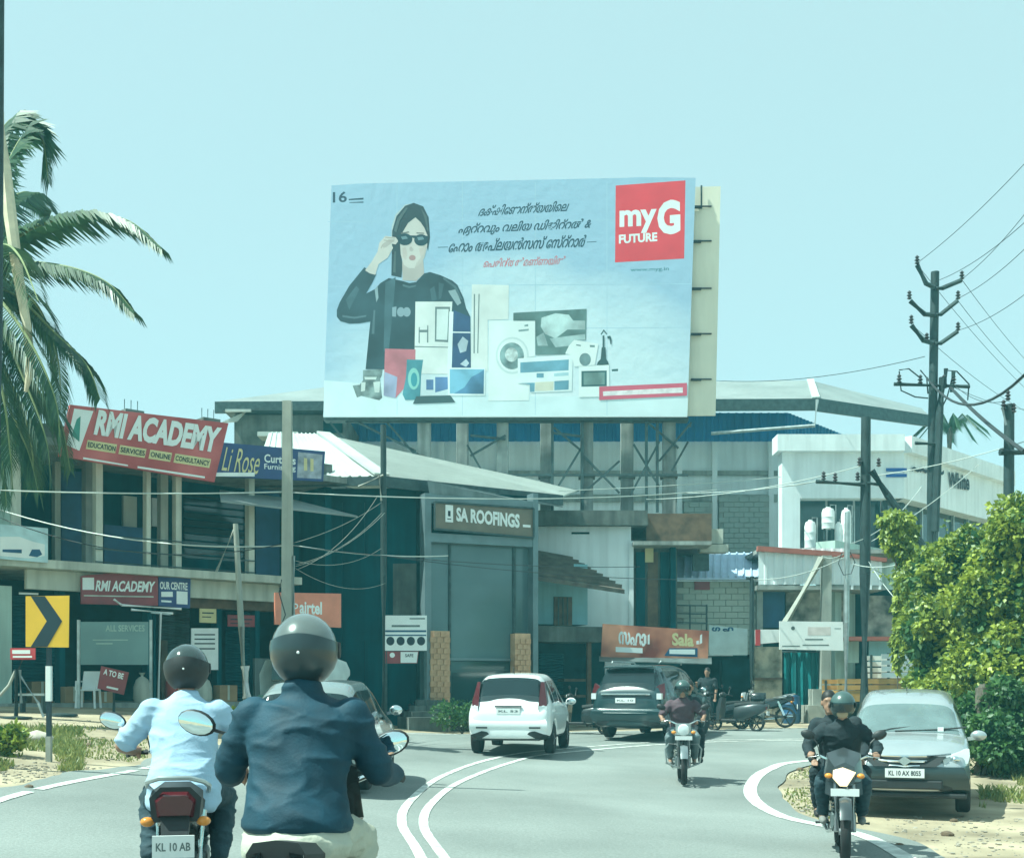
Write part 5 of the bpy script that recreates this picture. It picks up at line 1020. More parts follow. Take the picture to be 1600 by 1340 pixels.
    L('engine', m_shut, lambda b: (b.box((-.13, -.05, .26), (.13, .30, .46)), b.box((-.09, .12, .44), (.09, .30, .70))), b=.03)
    for k in range(5): L('cooling_fin', m_shut, lambda b: b.box((-.12, .09, .48+k*.04), (.12, .33, .495+k*.04)))
    L('frame', m_blackp, lambda b: (b.tube([(0,.42,.95),(0,.36,.60),(0,.30,.30),(0,-.1,.26)], .022, 7), b.tube([(0,.40,.92),(0,-.1,.72),(0,-.7,.76)], .022, 7)))
    L('exhaust', m_chrome, lambda b: b.tube([(.08,.30,.42),(.10,.34,.28),(.15,.05,.24),(.17,-.30,.28),(.18,-.85,.36)], [.02,.02,.025,.045,.042], 9), True)
    L('front_fender', paint, lambda b: b.loft([[(-.06, .66+.345*math.cos(a), .30+.345*math.sin(a)), (0, .66+.36*math.cos(a), .30+.36*math.sin(a)), (.06, .66+.345*math.cos(a), .30+.345*math.sin(a))] for a in [R(x) for x in range(25, 160, 15)]], False, False), True)
    L('rear_fender', m_blackp, lambda b: b.loft([[(-.07,-.55,.80),(.07,-.55,.80),(.07,-.55,.76),(-.07,-.55,.76)],[(-.08,-.82,.78),(.08,-.82,.78),(.08,-.80,.72),(-.08,-.80,.72)],[(-.06,-.96,.46),(.06,-.96,.46),(.06,-.93,.46),(-.06,-.93,.46)]]), True)
    tl = L('tail_light', m_lampred, lambda b: b.loft([[(-.10,-.80,.74),(.10,-.80,.74),(.115,-.80,.84),(.07,-.80,.89),(-.07,-.80,.89),(-.115,-.80,.84)],[(-.08,-.87,.76),(.08,-.87,.76),(.095,-.87,.83),(.06,-.87,.865),(-.06,-.87,.865),(-.095,-.87,.83)]]), True)
    L('tail_housing', m_blackp, lambda b: b.loft([[(-.14,-.66,.76),(.14,-.66,.76),(.14,-.66,.88),(.07,-.66,.93),(-.07,-.66,.93),(-.14,-.66,.88)],[(-.125,-.815,.72),(.125,-.815,.72),(.14,-.815,.85),(.08,-.815,.91),(-.08,-.815,.91),(-.14,-.815,.85)]]), True)
    if rail: L('grab_rail', m_galv, lambda b: b.tube([(-.15,-.30,.84),(-.17,-.60,.90),(-.15,-.82,.94),(-.08,-.88,.965),(.08,-.88,.965),(.15,-.82,.94),(.17,-.60,.90),(.15,-.30,.84)], .014, 7), True)
    plate(root, -.955, .60, .22, .12, -1, ptext)
    if style == 'commuter':
        h = L('headlight', m_galv, lambda b: b.lathe([(.03,-.10),(.08,-.06),(.10,.0),(.10,.03)], (0,.56,.90), 'y', 18), True); L('lens', m_lampclear, lambda b: b.lathe([(.098,.028),(.08,.05),(.02,.06)], (0,.56,.90), 'y', 18), True, p=h)
        L('cowl', m_galv, lambda b: b.loft([[(-.13,.50,.80),(.13,.50,.80),(.13,.48,1.0),(-.13,.48,1.0)],[(-.12,.585,.82),(.12,.585,.82),(.11,.57,.99),(-.11,.57,.99)]]), True)
    else:
        L('fairing', paint, lambda b: b.loft([[(-.20,.34,.86),(0,.30,.84),(.20,.34,.86),(.17,.32,1.08),(0,.30,1.14),(-.17,.32,1.08)],[(-.16,.52,.80),(0,.54,.76),(.16,.52,.80),(.15,.46,1.02),(0,.46,1.08),(-.15,.46,1.02)],[(-.10,.62,.80),(0,.66,.74),(.10,.62,.80),(.10,.58,.95),(0,.60,1.0),(-.10,.58,.95)]]), True)
        me_ = mat('lit_headlamp', (0.25, 0.18, 0.10), 0.2, emit=((1.0, 0.72, 0.42), 1.05)) if lit else m_lampclear
        L('headlight', me_, lambda b: b.loft([[(-.11,.63,.90),(-.02,.675,.76),(.05,.67,.76),(.12,.63,.84),(.115,.62,.92),(.02,.63,.95)],[(-.09,.655,.89),(-.015,.69,.775),(.045,.685,.775),(.10,.65,.845),(.095,.64,.91),(.02,.655,.93)]]), True)
        for s_ in (-1, 1): L('tank_shroud', paint, lambda b: b.loft([[(s_*.10,.40,.62),(s_*.19,.38,.66),(s_*.18,.36,.86),(s_*.10,.36,.9)],[(s_*.10,.10,.66),(s_*.15,.10,.70),(s_*.14,.10,.84),(s_*.10,.1,.86)]]), True)
    fp = L('front_plate', m_plate, lambda b: b.box((-.14, .66 if style != 'commuter' else .60, .66 if style != 'commuter' else .735), (.14, .675 if style != 'commuter' else .615, .735 if style != 'commuter' else .80)))
    if drop:
        for c in root.children:
            if c.name.split('.')[0] in ('tail_light', 'tail_housing', 'rear_fender', 'number_plate', 'indicator') : c.location.z -= drop
    if guard:
        for s_ in (-1, 1): L('crash_guard', m_galv, lambda b: b.tube([(s_*.06,.42,.66),(s_*.24,.42,.66),(s_*.30,.40,.58),(s_*.27,.38,.34),(s_*.06,.36,.26)], .015, 7), True)
    return root
def scooter(name, label, pos, yaw, paint, lean=0.08, group=None):
    root = thing(name, label, 'scooter', (pos[0], pos[1], gz(pos[0], pos[1]) + 0.006), yaw, group); root.rotation_euler = (0, lean, yaw)
    L = lambda n, m, f, s=False, b=0.0, p=None: lpart(p or root, n, m, f, s, b)
    moto_wheel(root, .62, .22, .09, False); moto_wheel(root, -.58, .22, .10, False)
    L('apron', paint, lambda b: b.loft([[(-.20,.42,.30),(.20,.42,.30),(.16,.52,.30),(-.16,.52,.30)],[(-.22,.40,.60),(.22,.40,.60),(.14,.54,.62),(-.14,.54,.62)],[(-.15,.36,.92),(.15,.36,.92),(.10,.46,.92),(-.10,.46,.92)]]), True)
    L('floor_board', m_blackp, lambda b: b.box((-.17,-.05,.26),(.17,.44,.32)), b=.02)
    rg_ = lambda y, w, z0, z1: [(w*sg(math.cos(R(a))), y, (z0+z1)/2 + (z1-z0)/2*sg(math.sin(R(a)))) for a in range(0, 360, 30)]
    sg = lambda v: math.copysign(abs(v)**.6, v)
    L('body', paint, lambda b: b.loft([rg_(.04,.12,.28,.66), rg_(-.22,.19,.30,.73), rg_(-.5,.18,.38,.77), rg_(-.75,.12,.52,.77), rg_(-.9,.05,.64,.74)]), True)
    L('muffler', m_shut, lambda b: b.tube([(.16,-.2,.22),(.18,-.75,.26)], .05, 9), True); L('leg_shield', paint, lambda b: b.loft([rg_(.44,.20,.30,.60), rg_(.48,.14,.30,.66)]), True)
    L('seat', m_seat, lambda b: b.loft([[(-.10,.05,.68),(.10,.05,.68),(.09,.05,.76),(-.09,.05,.76)],[(-.14,-.3,.72),(.14,-.3,.72),(.12,-.3,.80),(-.12,-.3,.80)],[(-.10,-.80,.74),(.10,-.80,.74),(.09,-.80,.82),(-.09,-.80,.82)]]), True, .02)
    L('handlebar', m_blackp, lambda b: (b.tube([(-.32,.28,1.0),(-.1,.36,1.02),(.1,.36,1.02),(.32,.28,1.0)], .018, 7), b.ell((0,.40,1.0),(.13,.09,.08))), True)
    L('headlight', m_lampclear, lambda b: b.ell((0,.47,1.0),(.075,.03,.05)), True); L('tail_light', m_lampred, lambda b: b.box((-.08,-.88,.60),(.08,-.84,.68)), b=.01)
    L('front_fender', paint, lambda b: b.loft([[(-.06,.62+.25*math.cos(a),.22+.25*math.sin(a)),(0,.62+.27*math.cos(a),.22+.27*math.sin(a)),(.06,.62+.25*math.cos(a),.22+.25*math.sin(a))] for a in [R(x) for x in range(20, 165, 18)]], False, False), True)
    for s_ in (-1, 1):
        mi = L('mirror', m_blackp, lambda b: (b.tube([(s_*.22,.32,1.02),(s_*.28,.32,1.18)], .008, 5), b.ell((s_*.31,.32,1.21),(.07,.025,.045))), True); L('grip', m_blackp, lambda b: b.tube([(s_*.24,.31,1.0),(s_*.36,.26,.99)], .019, 7))
    plate(root, -.89, .50, .20, .11, -1, 'KL 10'); return root
# ============================================================ PEOPLE
def blob(prims, voxel, smooth_it=3, wr=0.0, wscale=9.0, seed=0):
    """union of tapered capsules and ellipsoids, remeshed into one continuous skin"""
    mb = MB()
    for p in prims:
        if p[0] == 'e': mb.ell(p[1], p[2], 18, 12, p[3] if len(p) > 3 else None)
        elif p[0] == 't':     # trunk: elliptical cross-sections along the spine
            mb.loft([[c + Vector((rx*math.cos(2*math.pi*k/24), ry*math.sin(2*math.pi*k/24), 0)) for k in range(24)] for c, rx, ry in p[1]], True)
        else:
            a, ra, b, rb = Vector(p[0]), p[1], Vector(p[2]), p[3]; d = (b-a); n = 14; u, v = _basis(d); dn = d.normalized(); rings = []
            for t in (-80, -50, -25, 0): rings.append((a + dn*ra*math.sin(R(t)), ra*math.cos(R(t))))
            for t in (0, 25, 50, 80): rings.append((b + dn*rb*math.sin(R(t)), rb*math.cos(R(t))))
            mb.loft([[c + (u*math.cos(2*math.pi*k/n) + v*math.sin(2*math.pi*k/n))*r for k in range(n)] for c, r in rings], True)
    me = mb.mesh('blob'); bm = bmesh.new(); bm.from_mesh(me); bmesh.ops.recalc_face_normals(bm, faces=bm.faces); bm.to_mesh(me); bm.free()
    ob = bpy.data.objects.new('blob', me); COL.objects.link(ob)
    r = ob.modifiers.new('r', 'REMESH'); r.mode = 'VOXEL'; r.voxel_size = voxel; r.use_smooth_shade = True
    s = ob.modifiers.new('s', 'SMOOTH'); s.iterations = smooth_it; s.factor = 0.5
    ev = bpy.data.meshes.new_from_object(ob.evaluated_get(bpy.context.evaluated_depsgraph_get())); bpy.data.objects.remove(ob); bpy.data.meshes.remove(me)
    if wr > 0:
        nv = [v.normal.copy() for v in ev.vertices]; off = Vector((seed*3.1, seed*1.7, seed*.9))
        for v, nn in zip(ev.vertices, nv):
            c = v.co; q = Vector((c.x*wscale*.8 + 1.2*c.z*wscale*.5, c.y*wscale*.8, c.z*wscale*1.5)) + off
            h = noise.noise(q); h = (1-abs(h))**4 if True else h
            q2 = Vector((c.x*wscale*1.1, c.y*wscale*1.1, c.z*wscale*3.4)) + off; h2 = (1-abs(noise.noise(q2)))**5
            v.co = c + nn*wr*(h*1.0 - .3 + .45*noise.noise(q*.35) + .35*h2)
    ev.polygons.foreach_set('use_smooth', [True]*len(ev.polygons)); ev.update(); return ev
m_skin = mat('brown_skin', (0.30, 0.175, 0.115), 0.55, var=0.08, scale=8)
m_hair = mat('black_hair', (0.012, 0.011, 0.011), 0.6, var=0.3, scale=30)
def hand(side, wrist, grip, along, up):
    """curled hand: palm over a bar, four unequal fingers wrapped round it and a thumb below"""
    w, g = Vector(wrist), Vector(grip); ax = Vector(along).normalized(); upv = Vector(up).normalized(); f = (g-w); f = (f - ax*f.dot(ax)).normalized()
    out = [(w, .027, w.lerp(g, .55)+upv*.012, .030), ('e', g+upv*.022-f*.012, (.036, .036, .022))]
    for k, (o_, l_) in enumerate(((-.030, .92), (-.010, 1.0), (.010, .96), (.030, .8))):
        k0 = g + ax*o_ + upv*.028; k1 = k0 + f*.034*l_ - upv*.004; k2 = k1 + f*.012*l_ - upv*.030*l_; k3 = k2 - f*.026*l_ - upv*.012*l_
        out += [(k0, .0095, k1, .009), (k1, .009, k2, .0082), (k2, .0082, k3, .0075)]
    t0 = w.lerp(g, .6) - ax*side*.030; t1 = t0 + f*.03 - upv*.022 - ax*side*.006; t2 = t1 + f*.022 - upv*.012
    return out + [(t0, .012, t1, .011), (t1, .011, t2, .009)]
def person(label, root_mat, J, top, bottom, shoe, helmet=None, hair=True, sleeve='short', voxel=.013, bare_feet=False, jacket=False, kind='person', seed=0, dress=False, skin=None, visor=None, long_hem=0.0, mask=None, lower=None):
    """J: joint positions in the local frame of the thing the person rides"""
    t = thing('person', label, 'person', (0, 0, 0)); t.matrix_world = root_mat
    V = lambda k: Vector(J[k]); sk = skin or m_skin
    hips, chest, neck, head = V('hips'), V('chest'), V('neck'), V('head')
    fwd = Vector((0, 1, 0)); body = []
    sp = (chest-hips).normalized()
    body += [('e', hips, (.165, .125, .12)), (hips, .13, hips.lerp(chest, .5), .125), ('e', chest, (.175, .125, .17)), (chest, .095, neck-sp*.12, .05), (neck-sp*.08, .050, head-Vector((0,0,.05)), .052)]
    hd = J.get('face', (0, 1, 0)); hd = Vector(hd).normalized(); hx = Vector((0,0,1)).cross(hd).normalized()*-1; hu = hx.cross(hd)*1.0; hu = hu if hu.z > 0 else -hu
    M3 = Matrix((hx, hd, hu)).transposed(); H = lambda x, y, z: head + M3 @ Vector((x, y, z))
    body += [('e', head+hu*.02, (.074, .095, .105), M3), ('e', H(0,.03,-.05), (.055, .066, .065), M3), (H(0,.088,.0), .010, H(0,.105,-.032), .014), ('e', H(.078,0,-.01), (.010,.022,.032), M3), ('e', H(-.078,0,-.01), (.010,.022,.032), M3),
             ('e', H(0,.088,-.072), (.022,.012,.012), M3), ('e', H(0,.082,.028), (.05,.02,.012), M3), ('e', H(0,.075,-.105), (.025,.025,.02), M3)]
    wz = 1.08 if jacket else 1.04
    sc_ = lambda t: hips.lerp(chest, t); nk = lambda t: chest.lerp(neck, t)
    topp = [('t', [(hips-Vector((0,0,.035 if jacket else .10)), .180*wz, .150*wz), (hips-Vector((0,0,.01 if jacket else .06)), .204*wz, .172*wz), (hips+Vector((0,0,.04)), .192*wz, .160*wz), (sc_(.4), .180*wz, .148*wz), (sc_(.75), .188*wz, .148*wz), (chest, .198*wz, .148*wz), (nk(.28), .206*wz, .140*wz), (nk(.48), .198*wz, .122*wz), (nk(.66), .150*wz, .105*wz), (nk(.78), .104, .092), (nk(.88), .082, .082), (neck+Vector((0,0,.03 if jacket else .0)), .070, .072)])]
    if long_hem: topp += [('t', [(hips-Vector((0,.02,long_hem+.04)), .19, .17), (hips-Vector((0,.02,long_hem)), .215, .19), (hips-Vector((0,.01,.02)), .205, .175), (hips+Vector((0,0,.06)), .17, .14)])]
    botp = [('e', hips, (.180, .145, .125))] + ([('e', hips+Vector((0,-.02,-.085)), (.215, .185, .105))] if jacket else []); shoes = []
    for s_, S in ((-1, 'l'), (1, 'r')):
        sh, el, wr, kn, an = V('sh'+S), V('el'+S), V('wr'+S), V('kn'+S), V('an'+S); hj = hips + Vector((s_*.09, 0, -.02))
        body += [(sh, .055, el, .042), (el, .042, wr, .027), (chest+Vector((s_*.1,0,.06)), .06, sh, .052), (hj, .085, kn, .058), (kn, .058, an, .036)]
        g = J.get('gr'+S)
        if g is not None: body += hand(s_, wr, g, (1, -.25*s_, 0) if J.get('bar', True) else (1, 0, 0), (0, .2, 1))
        else: body += hand(s_, wr, wr + (wr-el).normalized()*.07, (1, 0, 0), (0, -1, .3))
        topp += [(chest+Vector((s_*.1,0,.06)), .085, sh-Vector((s_*.01,0,.02)), .068)]
        if sleeve == 'short': topp += [(sh-Vector((0,0,.01)), .072, sh.lerp(el, .85), .068)]
        else: topp += [(sh-Vector((0,0,.01)), .074, el, .062 if jacket else .055), (el, .062 if jacket else .055, el.lerp(wr, .95), .046)]
        botp += [(hj, .108, kn, .078), (kn, .078, an + (kn-an).normalized()*.05, .060)]
        ft = Vector(J.get('foot'+S, (0, 1, 0))).normalized(); toe = an + ft*.17 + Vector((0,0,-.055)); heel = an - ft*.05 + Vector((0,0,-.06))
        body += [(an, .036, an+ft*.05+Vector((0,0,-.035)), .036), (heel, .028, toe, .028)]
        if not bare_feet: shoes.append([(heel, .040, an+ft*.09+Vector((0,0,-.05)), .046), (an+ft*.09+Vector((0,0,-.05)), .046, toe, .036), (an+Vector((0,0,-.01)), .046, heel, .038)])
        else: shoes.append([(heel+Vector((0,0,-.02)), .034, toe+Vector((0,0,-.02)), .036)])
    link('body', blob(body, min(voxel, .011), 2), t).data.materials.append(sk)
    o = link('trousers', blob(botp, voxel, 4, .013, 10, seed+1), t); o.data.materials.append(bottom)
    o = link('jacket' if jacket else 'shirt', blob(topp, voxel, 9, .015 if not jacket else .014, 5.5, seed), t); o.data.materials.append(top)
    for s in shoes: link('shoe', blob(s, .012, 3), t).data.materials.append(shoe)
    if helmet:
        hm = MB(); prof_rings = []
        hc = head + hu*.03
        for j in range(13):
            th = R(-60 + j*12.2); rr = math.cos(th); ring = []
            for k in range(28):
                a = 2*math.pi*k/28; x, y = math.cos(a), math.sin(a)
                ry = .152 if y < 0 else .148
                z = math.sin(th); cut = z
                if y > .35 and z < .05 and th < 0: ring.append(hc + M3 @ Vector((x*rr*.130, y*rr*ry*.72, z*.142))); continue
                ring.append(hc + M3 @ Vector((x*rr*.134, y*rr*ry, z*.148)))
            prof_rings.append(ring)
        hm.loft(prof_rings, True); h = hm.build('helmet', helmet, t, True, sharp=70)
        for s2 in (-1, 1):
            pv_ = MB(); pv_.lathe([(.034, 0), (.032, s2*.008), (.01, s2*.011)], hc + M3 @ Vector((s2*.134, .03, .0)), 'x', 14); pv_.build('visor_pivot', m_blackp, h, True)
        dt = MB(); dt.ell(hc + M3 @ Vector((0, -.160, -.015)), (.006, .003, .006), 10, 6); dt.build('reflector_dot', m_signw, h, True)
        vb = MB(); vb.loft([[hc + M3 @ Vector((.135*math.sin(R(a))*math.cos(R(th)), .158*math.cos(R(a))*math.cos(R(th)), .146*math.sin(R(th)))) for a in range(-75, 76, 15)] for th in (-26, -12, 2, 16)], False, False); vb.build('visor', visor or m_cglass, h, True)
        bt = MB(); bt.loft([[hc + M3 @ Vector((.1345*math.sin(R(a))*math.cos(R(th)), .155*math.cos(R(a))*math.cos(R(th)), .146*math.sin(R(th)))) for a in range(100, 261, 16)] for th in (-56, -44)], False, False); bt.build('helmet_trim', m_blackp, h, True)
        if lower:  # dark reflection below the sky sheen, made as a second skin on the helmet
            q_ = lambda a, th: 12*max(0, -math.cos(R(a)))**2*max(0, (th+40)/52)
            lb_ = MB(); lb_.loft([[hc + M3 @ Vector((.1395*math.sin(R(a))*math.cos(R(th+q_(a,th))), (.1575 if math.cos(R(a)) < 0 else .154)*math.cos(R(a))*math.cos(R(th+q_(a,th))), .153*math.sin(R(th+q_(a,th))))) for a in range(62, 299, 12)] for th in (-58, -45, -30, -15, 0, 12)], False, False); lb_.build('helmet_dark_reflection', lower, h, True)
    elif hair:
        link('hair', blob([('e', head+hu*.045-hd*.012, (.082, .102, .098), M3), ('e', H(0,-.05,-.02), (.07, .055, .08), M3)], .012, 2), t).data.materials.append(m_hair)
    if mask:
        link('face_mask', blob([('e', H(0,.058,-.055), (.062,.058,.055), M3)], .012, 2), t).data.materials.append(mask)
    return t
def riding(hx=0.0, lean=0.05, seat_y=-.22, hand_l=True):
    s = lean
    return dict(hips=(0, seat_y, .90), chest=(0, seat_y+.10+s, 1.22), neck=(0, seat_y+.14+s*1.5, 1.43), head=(0, seat_y+.19+s*1.7, 1.55),
      shl=(-.195, seat_y+.11+s, 1.325), shr=(.195, seat_y+.11+s, 1.325), ell=(-.36, seat_y+.20, 1.13), elr=(.36, seat_y+.20, 1.13), wrl=(-.34, .17, 1.06), wrr=(.34, .17, 1.06), grl=(-.325, .265, 1.045), grr=(.325, .265, 1.045),
      knl=(-.22, .18, .76), knr=(.22, .18, .76), anl=(-.20, -.06, .40), anr=(.20, -.06, .40))
def mat_of(o): return Matrix.LocRotScale(o.location, o.rotation_euler, None)
m_khaki = mat('pale_khaki_cloth', (0.46, 0.46, 0.38), 0.9, var=0.08, scale=5, bump=.2, bscale=60); m_navyj = mat('navy_jacket_cloth', (0.004, 0.036, 0.062), 0.75, var=0.30, scale=7, bump=.12, bscale=90)
m_lblue = mat('light_blue_cotton', (0.36, 0.48, 0.61), 0.85, var=0.04, scale=4, bump=.15, bscale=80); m_dkden = mat('dark_denim', (0.025, 0.05, 0.065), 0.85, var=0.2, scale=9, bump=.2, bscale=60)
m_blackc = mat('black_cloth', (0.012, 0.022, 0.028), 0.85, var=0.25, scale=6, bump=.2, bscale=50); m_greyt = mat('grey_trousers', (0.14, 0.18, 0.19), 0.85, var=0.15, scale=6)
m_maroonc = mat('maroon_cloth', (0.085, 0.055, 0.07), 0.85, var=0.2, scale=6); m_shoe = mat('dark_shoe', (0.025, 0.025, 0.024), 0.6, var=0.2); m_sand = mat('grey_sandal', (0.22, 0.22, 0.21), 0.7, var=0.2)
m_helm1 = mat('sky_sheen_helmet', (0.15, 0.175, 0.17), 0.22, metal=.25, var=0.12, scale=5, coat=.7); m_helm2 = mat('black_gloss_helmet', (0.03, 0.045, 0.045), 0.12, var=0.3, scale=5, coat=.8); m_helm3 = mat('dark_olive_helmet', (0.06, 0.10, 0.095), 0.3, var=0.15, coat=.4)  # first helmet: sky sheen of a black gloss shell is put into the grey
m_bpaint = mat('black_bike_paint', (0.012, 0.018, 0.020), 0.25, var=0.2, coat=.6); m_bdgrey = mat('dark_grey_bike_paint', (0.045, 0.055, 0.06), 0.3, metal=.3, var=0.2, coat=.5); m_bred = mat('dark_red_bike_paint', (0.10, 0.014, 0.016), 0.25, var=0.15, coat=.6); m_bgrey = mat('grey_bike_paint', (0.16, 0.19, 0.20), 0.3, metal=.3, var=0.15, coat=.5)
# near left: light blue shirt, seen from behind
b1 = motorcycle('motorcycle', 'dark motorcycle with maroon tail light and grey grab rail ridden by light blue shirt', (-2.01, 7.5), R(11), m_bpaint, 'commuter', ptext='KL 10 AB', mir=((-.47, 1.25), (.42, 1.25)), msz=1.1)
j = riding(lean=.04); j['face'] = (.05, 1, -.05); j['ell'] = (-.38, .0, 1.10)
person('rider in light blue shirt and glossy black helmet seen from behind', mat_of(b1), j, m_lblue, m_dkden, m_shoe, m_helm2, seed=1, voxel=.011, long_hem=.13, lower=m_blackp)
# near right: navy jacket
b2 = motorcycle('motorcycle', 'dark motorcycle mostly hidden beneath the rider in navy jacket', (-0.845, 5.0), R(1), m_bpaint, 'sport', ptext='KL 10 AC', mir=((-.52, 1.275), (.32, 1.185)), msz=1.1, rail=False, drop=.10)
j = riding(lean=.02, seat_y=-.26); j.update(ell=(-.30, -.08, 1.09), elr=(.30, -.08, 1.09), knl=(-.20, .16, .78), knr=(.20, .16, .78), head=(.0, -.06, 1.55))
person('rider in navy blue jacket and pale trousers with helmet greyed by painted sky sheen, nearest to camera', mat_of(b2), j, m_navyj, m_khaki, m_shoe, m_helm1, sleeve='long', jacket=True, seed=2, voxel=.011, lower=mat('dark_reflection_shell', (0.02, 0.035, 0.04), 0.3, var=.3, coat=.3))  # darker helmet back is a reflection put into the colour
# oncoming in the middle of the road with pillion
p3 = wpos(1075, 1230)
b3 = motorcycle('motorcycle', 'oncoming motorcycle with round headlamp and crash guard in the middle of the road', (p3[0], p3[1]+.66), R(180-6), m_bgrey, 'commuter', guard=True)
j = riding(lean=.02, seat_y=-.12); person('rider in maroon shirt on the oncoming motorcycle in mid road', mat_of(b3), j, m_maroonc, m_greyt, m_sand, m_helm3, seed=3, bare_feet=True, voxel=.016)
j = riding(lean=.0, seat_y=-.52); j.update(hips=(0,-.55,.94), chest=(-.06,-.48,1.26), neck=(-.10,-.42,1.46), head=(-.12,-.38,1.59), ell=(-.34,-.46,1.12), elr=(.26,-.40,1.10), wrl=(-.26,-.24,1.02), wrr=(.20,-.20,1.02), shl=(-.25,-.46,1.38), shr=(.13,-.46,1.38), knl=(-.32,-.26,.82), knr=(.18,-.22,.84), anl=(-.32,-.36,.40), anr=(.2,-.34,.46)); j.pop('grl'); j.pop('grr')
person('pillion passenger in dark clothes behind the maroon shirt rider', mat_of(b3), j, m_blackc, m_blackc, m_shoe, None, seed=4, sleeve='long', voxel=.016)
# oncoming at the right with lit headlamp and pillion
p4 = wpos(1342, 1348)
b4 = motorcycle('motorcycle', 'oncoming motorcycle with lit headlamp beside the parked people carrier', (p4[0], p4[1]+.62), R(180-13), m_bdgrey, 'sport', lit=True)
j = riding(lean=.03, seat_y=-.14); j['face'] = (.1, 1, -.12)
person('rider in black shirt and olive helmet on the motorcycle with lit headlamp', mat_of(b4), j, m_blackc, m_dkden, m_sand, m_helm3, seed=5, sleeve='long', voxel=.014, mask=mat('tan_scarf', (0.42, 0.33, 0.22), 0.9, var=.15))
j = riding(lean=.0, seat_y=-.52); j.update(hips=(.02,-.55,.94), chest=(.05,-.48,1.26), neck=(.10,-.42,1.47), head=(.13,-.38,1.60), ell=(-.26,-.42,1.12), elr=(.36,-.46,1.12), wrl=(-.22,-.24,1.00), wrr=(.30,-.26,.98), shl=(-.15,-.46,1.38), shr=(.25,-.46,1.38), knl=(-.24,-.24,.84), knr=(.27,-.24,.84), anl=(-.2,-.34,.46), anr=(.25,-.36,.44)); j.pop('grl'); j.pop('grr')
person('bareheaded pillion passenger in black behind the rider with olive helmet', mat_of(b4), j, m_blackc, m_blackc, m_shoe, None, seed=6, sleeve='long', voxel=.014)
# parked two-wheelers along the shops
for (px, d, rz, pc, lab) in ((912, 31.6, 70, m_bpaint, 'black scooter parked between the white hatchback and the dark SUV'), (1128, 34.0, 100, m_bpaint, 'black scooter parked right of the dark SUV'), (1150, 33.2, 60, m_bdgrey, 'grey scooter parked at kerb under the pale panel')):
    x = (px-CX)*d/FPX; scooter('scooter', lab, (x, d), R(rz), pc, group='two wheelers parked along the shops')
motorcycle('motorcycle', 'dark motorcycle parked beside the striped post near the stone stall', ((1192-CX)*34.6/FPX, 34.6), R(75), m_bpaint, lean=.12, group='two wheelers parked along the shops')
# standing man by the shop
std = dict(hips=(0,0,.95), chest=(0,.0,1.27), neck=(0,.02,1.47), head=(0,.05,1.61), shl=(-.2,0,1.40), shr=(.2,0,1.40), ell=(-.26,.02,1.12), elr=(.30,.12,1.18), wrl=(-.26,.10,.88), wrr=(.22,.32,1.28), knl=(-.1,.03,.5), knr=(.1,.02,.5), anl=(-.11,-.02,.09), anr=(.11,-.02,.09))
x, y = (1106-CX)*34.8/FPX, 34.8
person('man in dark shirt standing by the shop behind the dark SUV', Matrix.LocRotScale(Vector((x, y, gz(x, y))), Matrix.Rotation(R(150), 3, 'Z').to_quaternion(), None), std, m_blackc, m_dkden, m_shoe, None, seed=7, voxel=.02)
# ============================================================ VEGETATION
def leaf_mat(name, c, c2, trans=0.35):
    m = bpy.data.materials.new(name); m.use_nodes = True; n = m.node_tree.nodes; l = m.node_tree.links; b = n['Principled BSDF']
    tc = n.new('ShaderNodeTexCoord'); nz = n.new('ShaderNodeTexNoise'); nz.inputs['Scale'].default_value = 1.3; nz.inputs['Detail'].default_value = 8; l.new(tc.outputs['Object'], nz.inputs['Vector'])
    gi = n.new('ShaderNodeNewGeometry'); ad = n.new('ShaderNodeMath'); ad.operation = 'MULTIPLY_ADD'; l.new(gi.outputs['Random Per Island'], ad.inputs[0]); ad.inputs[1].default_value = 0.45; l.new(nz.outputs['Fac'], ad.inputs[2])
    r = n.new('ShaderNodeValToRGB'); r.color_ramp.elements[0].position = 0.38; r.color_ramp.elements[1].position = 0.95; r.color_ramp.elements[0].color = (*c, 1); r.color_ramp.elements[1].color = (*c2, 1); l.new(ad.outputs[0], r.inputs[0])
    l.new(r.outputs[0], b.inputs['Base Color']); b.inputs['Roughness'].default_value = 0.45
    t = n.new('ShaderNodeBsdfTranslucent'); l.new(r.outputs[0], t.inputs[0]); mx = n.new('ShaderNodeMixShader'); mx.inputs[0].default_value = trans
    l.new(b.outputs[0], mx.inputs[1]); l.new(t.outputs[0], mx.inputs[2]); l.new(mx.outputs[0], n['Material Output'].inputs[0]); return m
m_leaf = leaf_mat('creeper_leaf', (0.034, 0.10, 0.024), (0.42, 0.47, 0.065)); m_leaf2 = leaf_mat('shade_leaf', (0.022, 0.075, 0.030), (0.10, 0.19, 0.05)); m_grass = leaf_mat('grass_blade', (0.10, 0.16, 0.04), (0.32, 0.33, 0.11)); m_palm = leaf_mat('palm_leaflet', (0.018, 0.060, 0.030), (0.06, 0.12, 0.045), .25)  # sunlit yellow-green and shaded dark green are put into the creeper leaf colours
m_bark = mat('grey_bark', (0.13, 0.115, 0.09), 0.95, var=.35, scale=6, bump=.6)
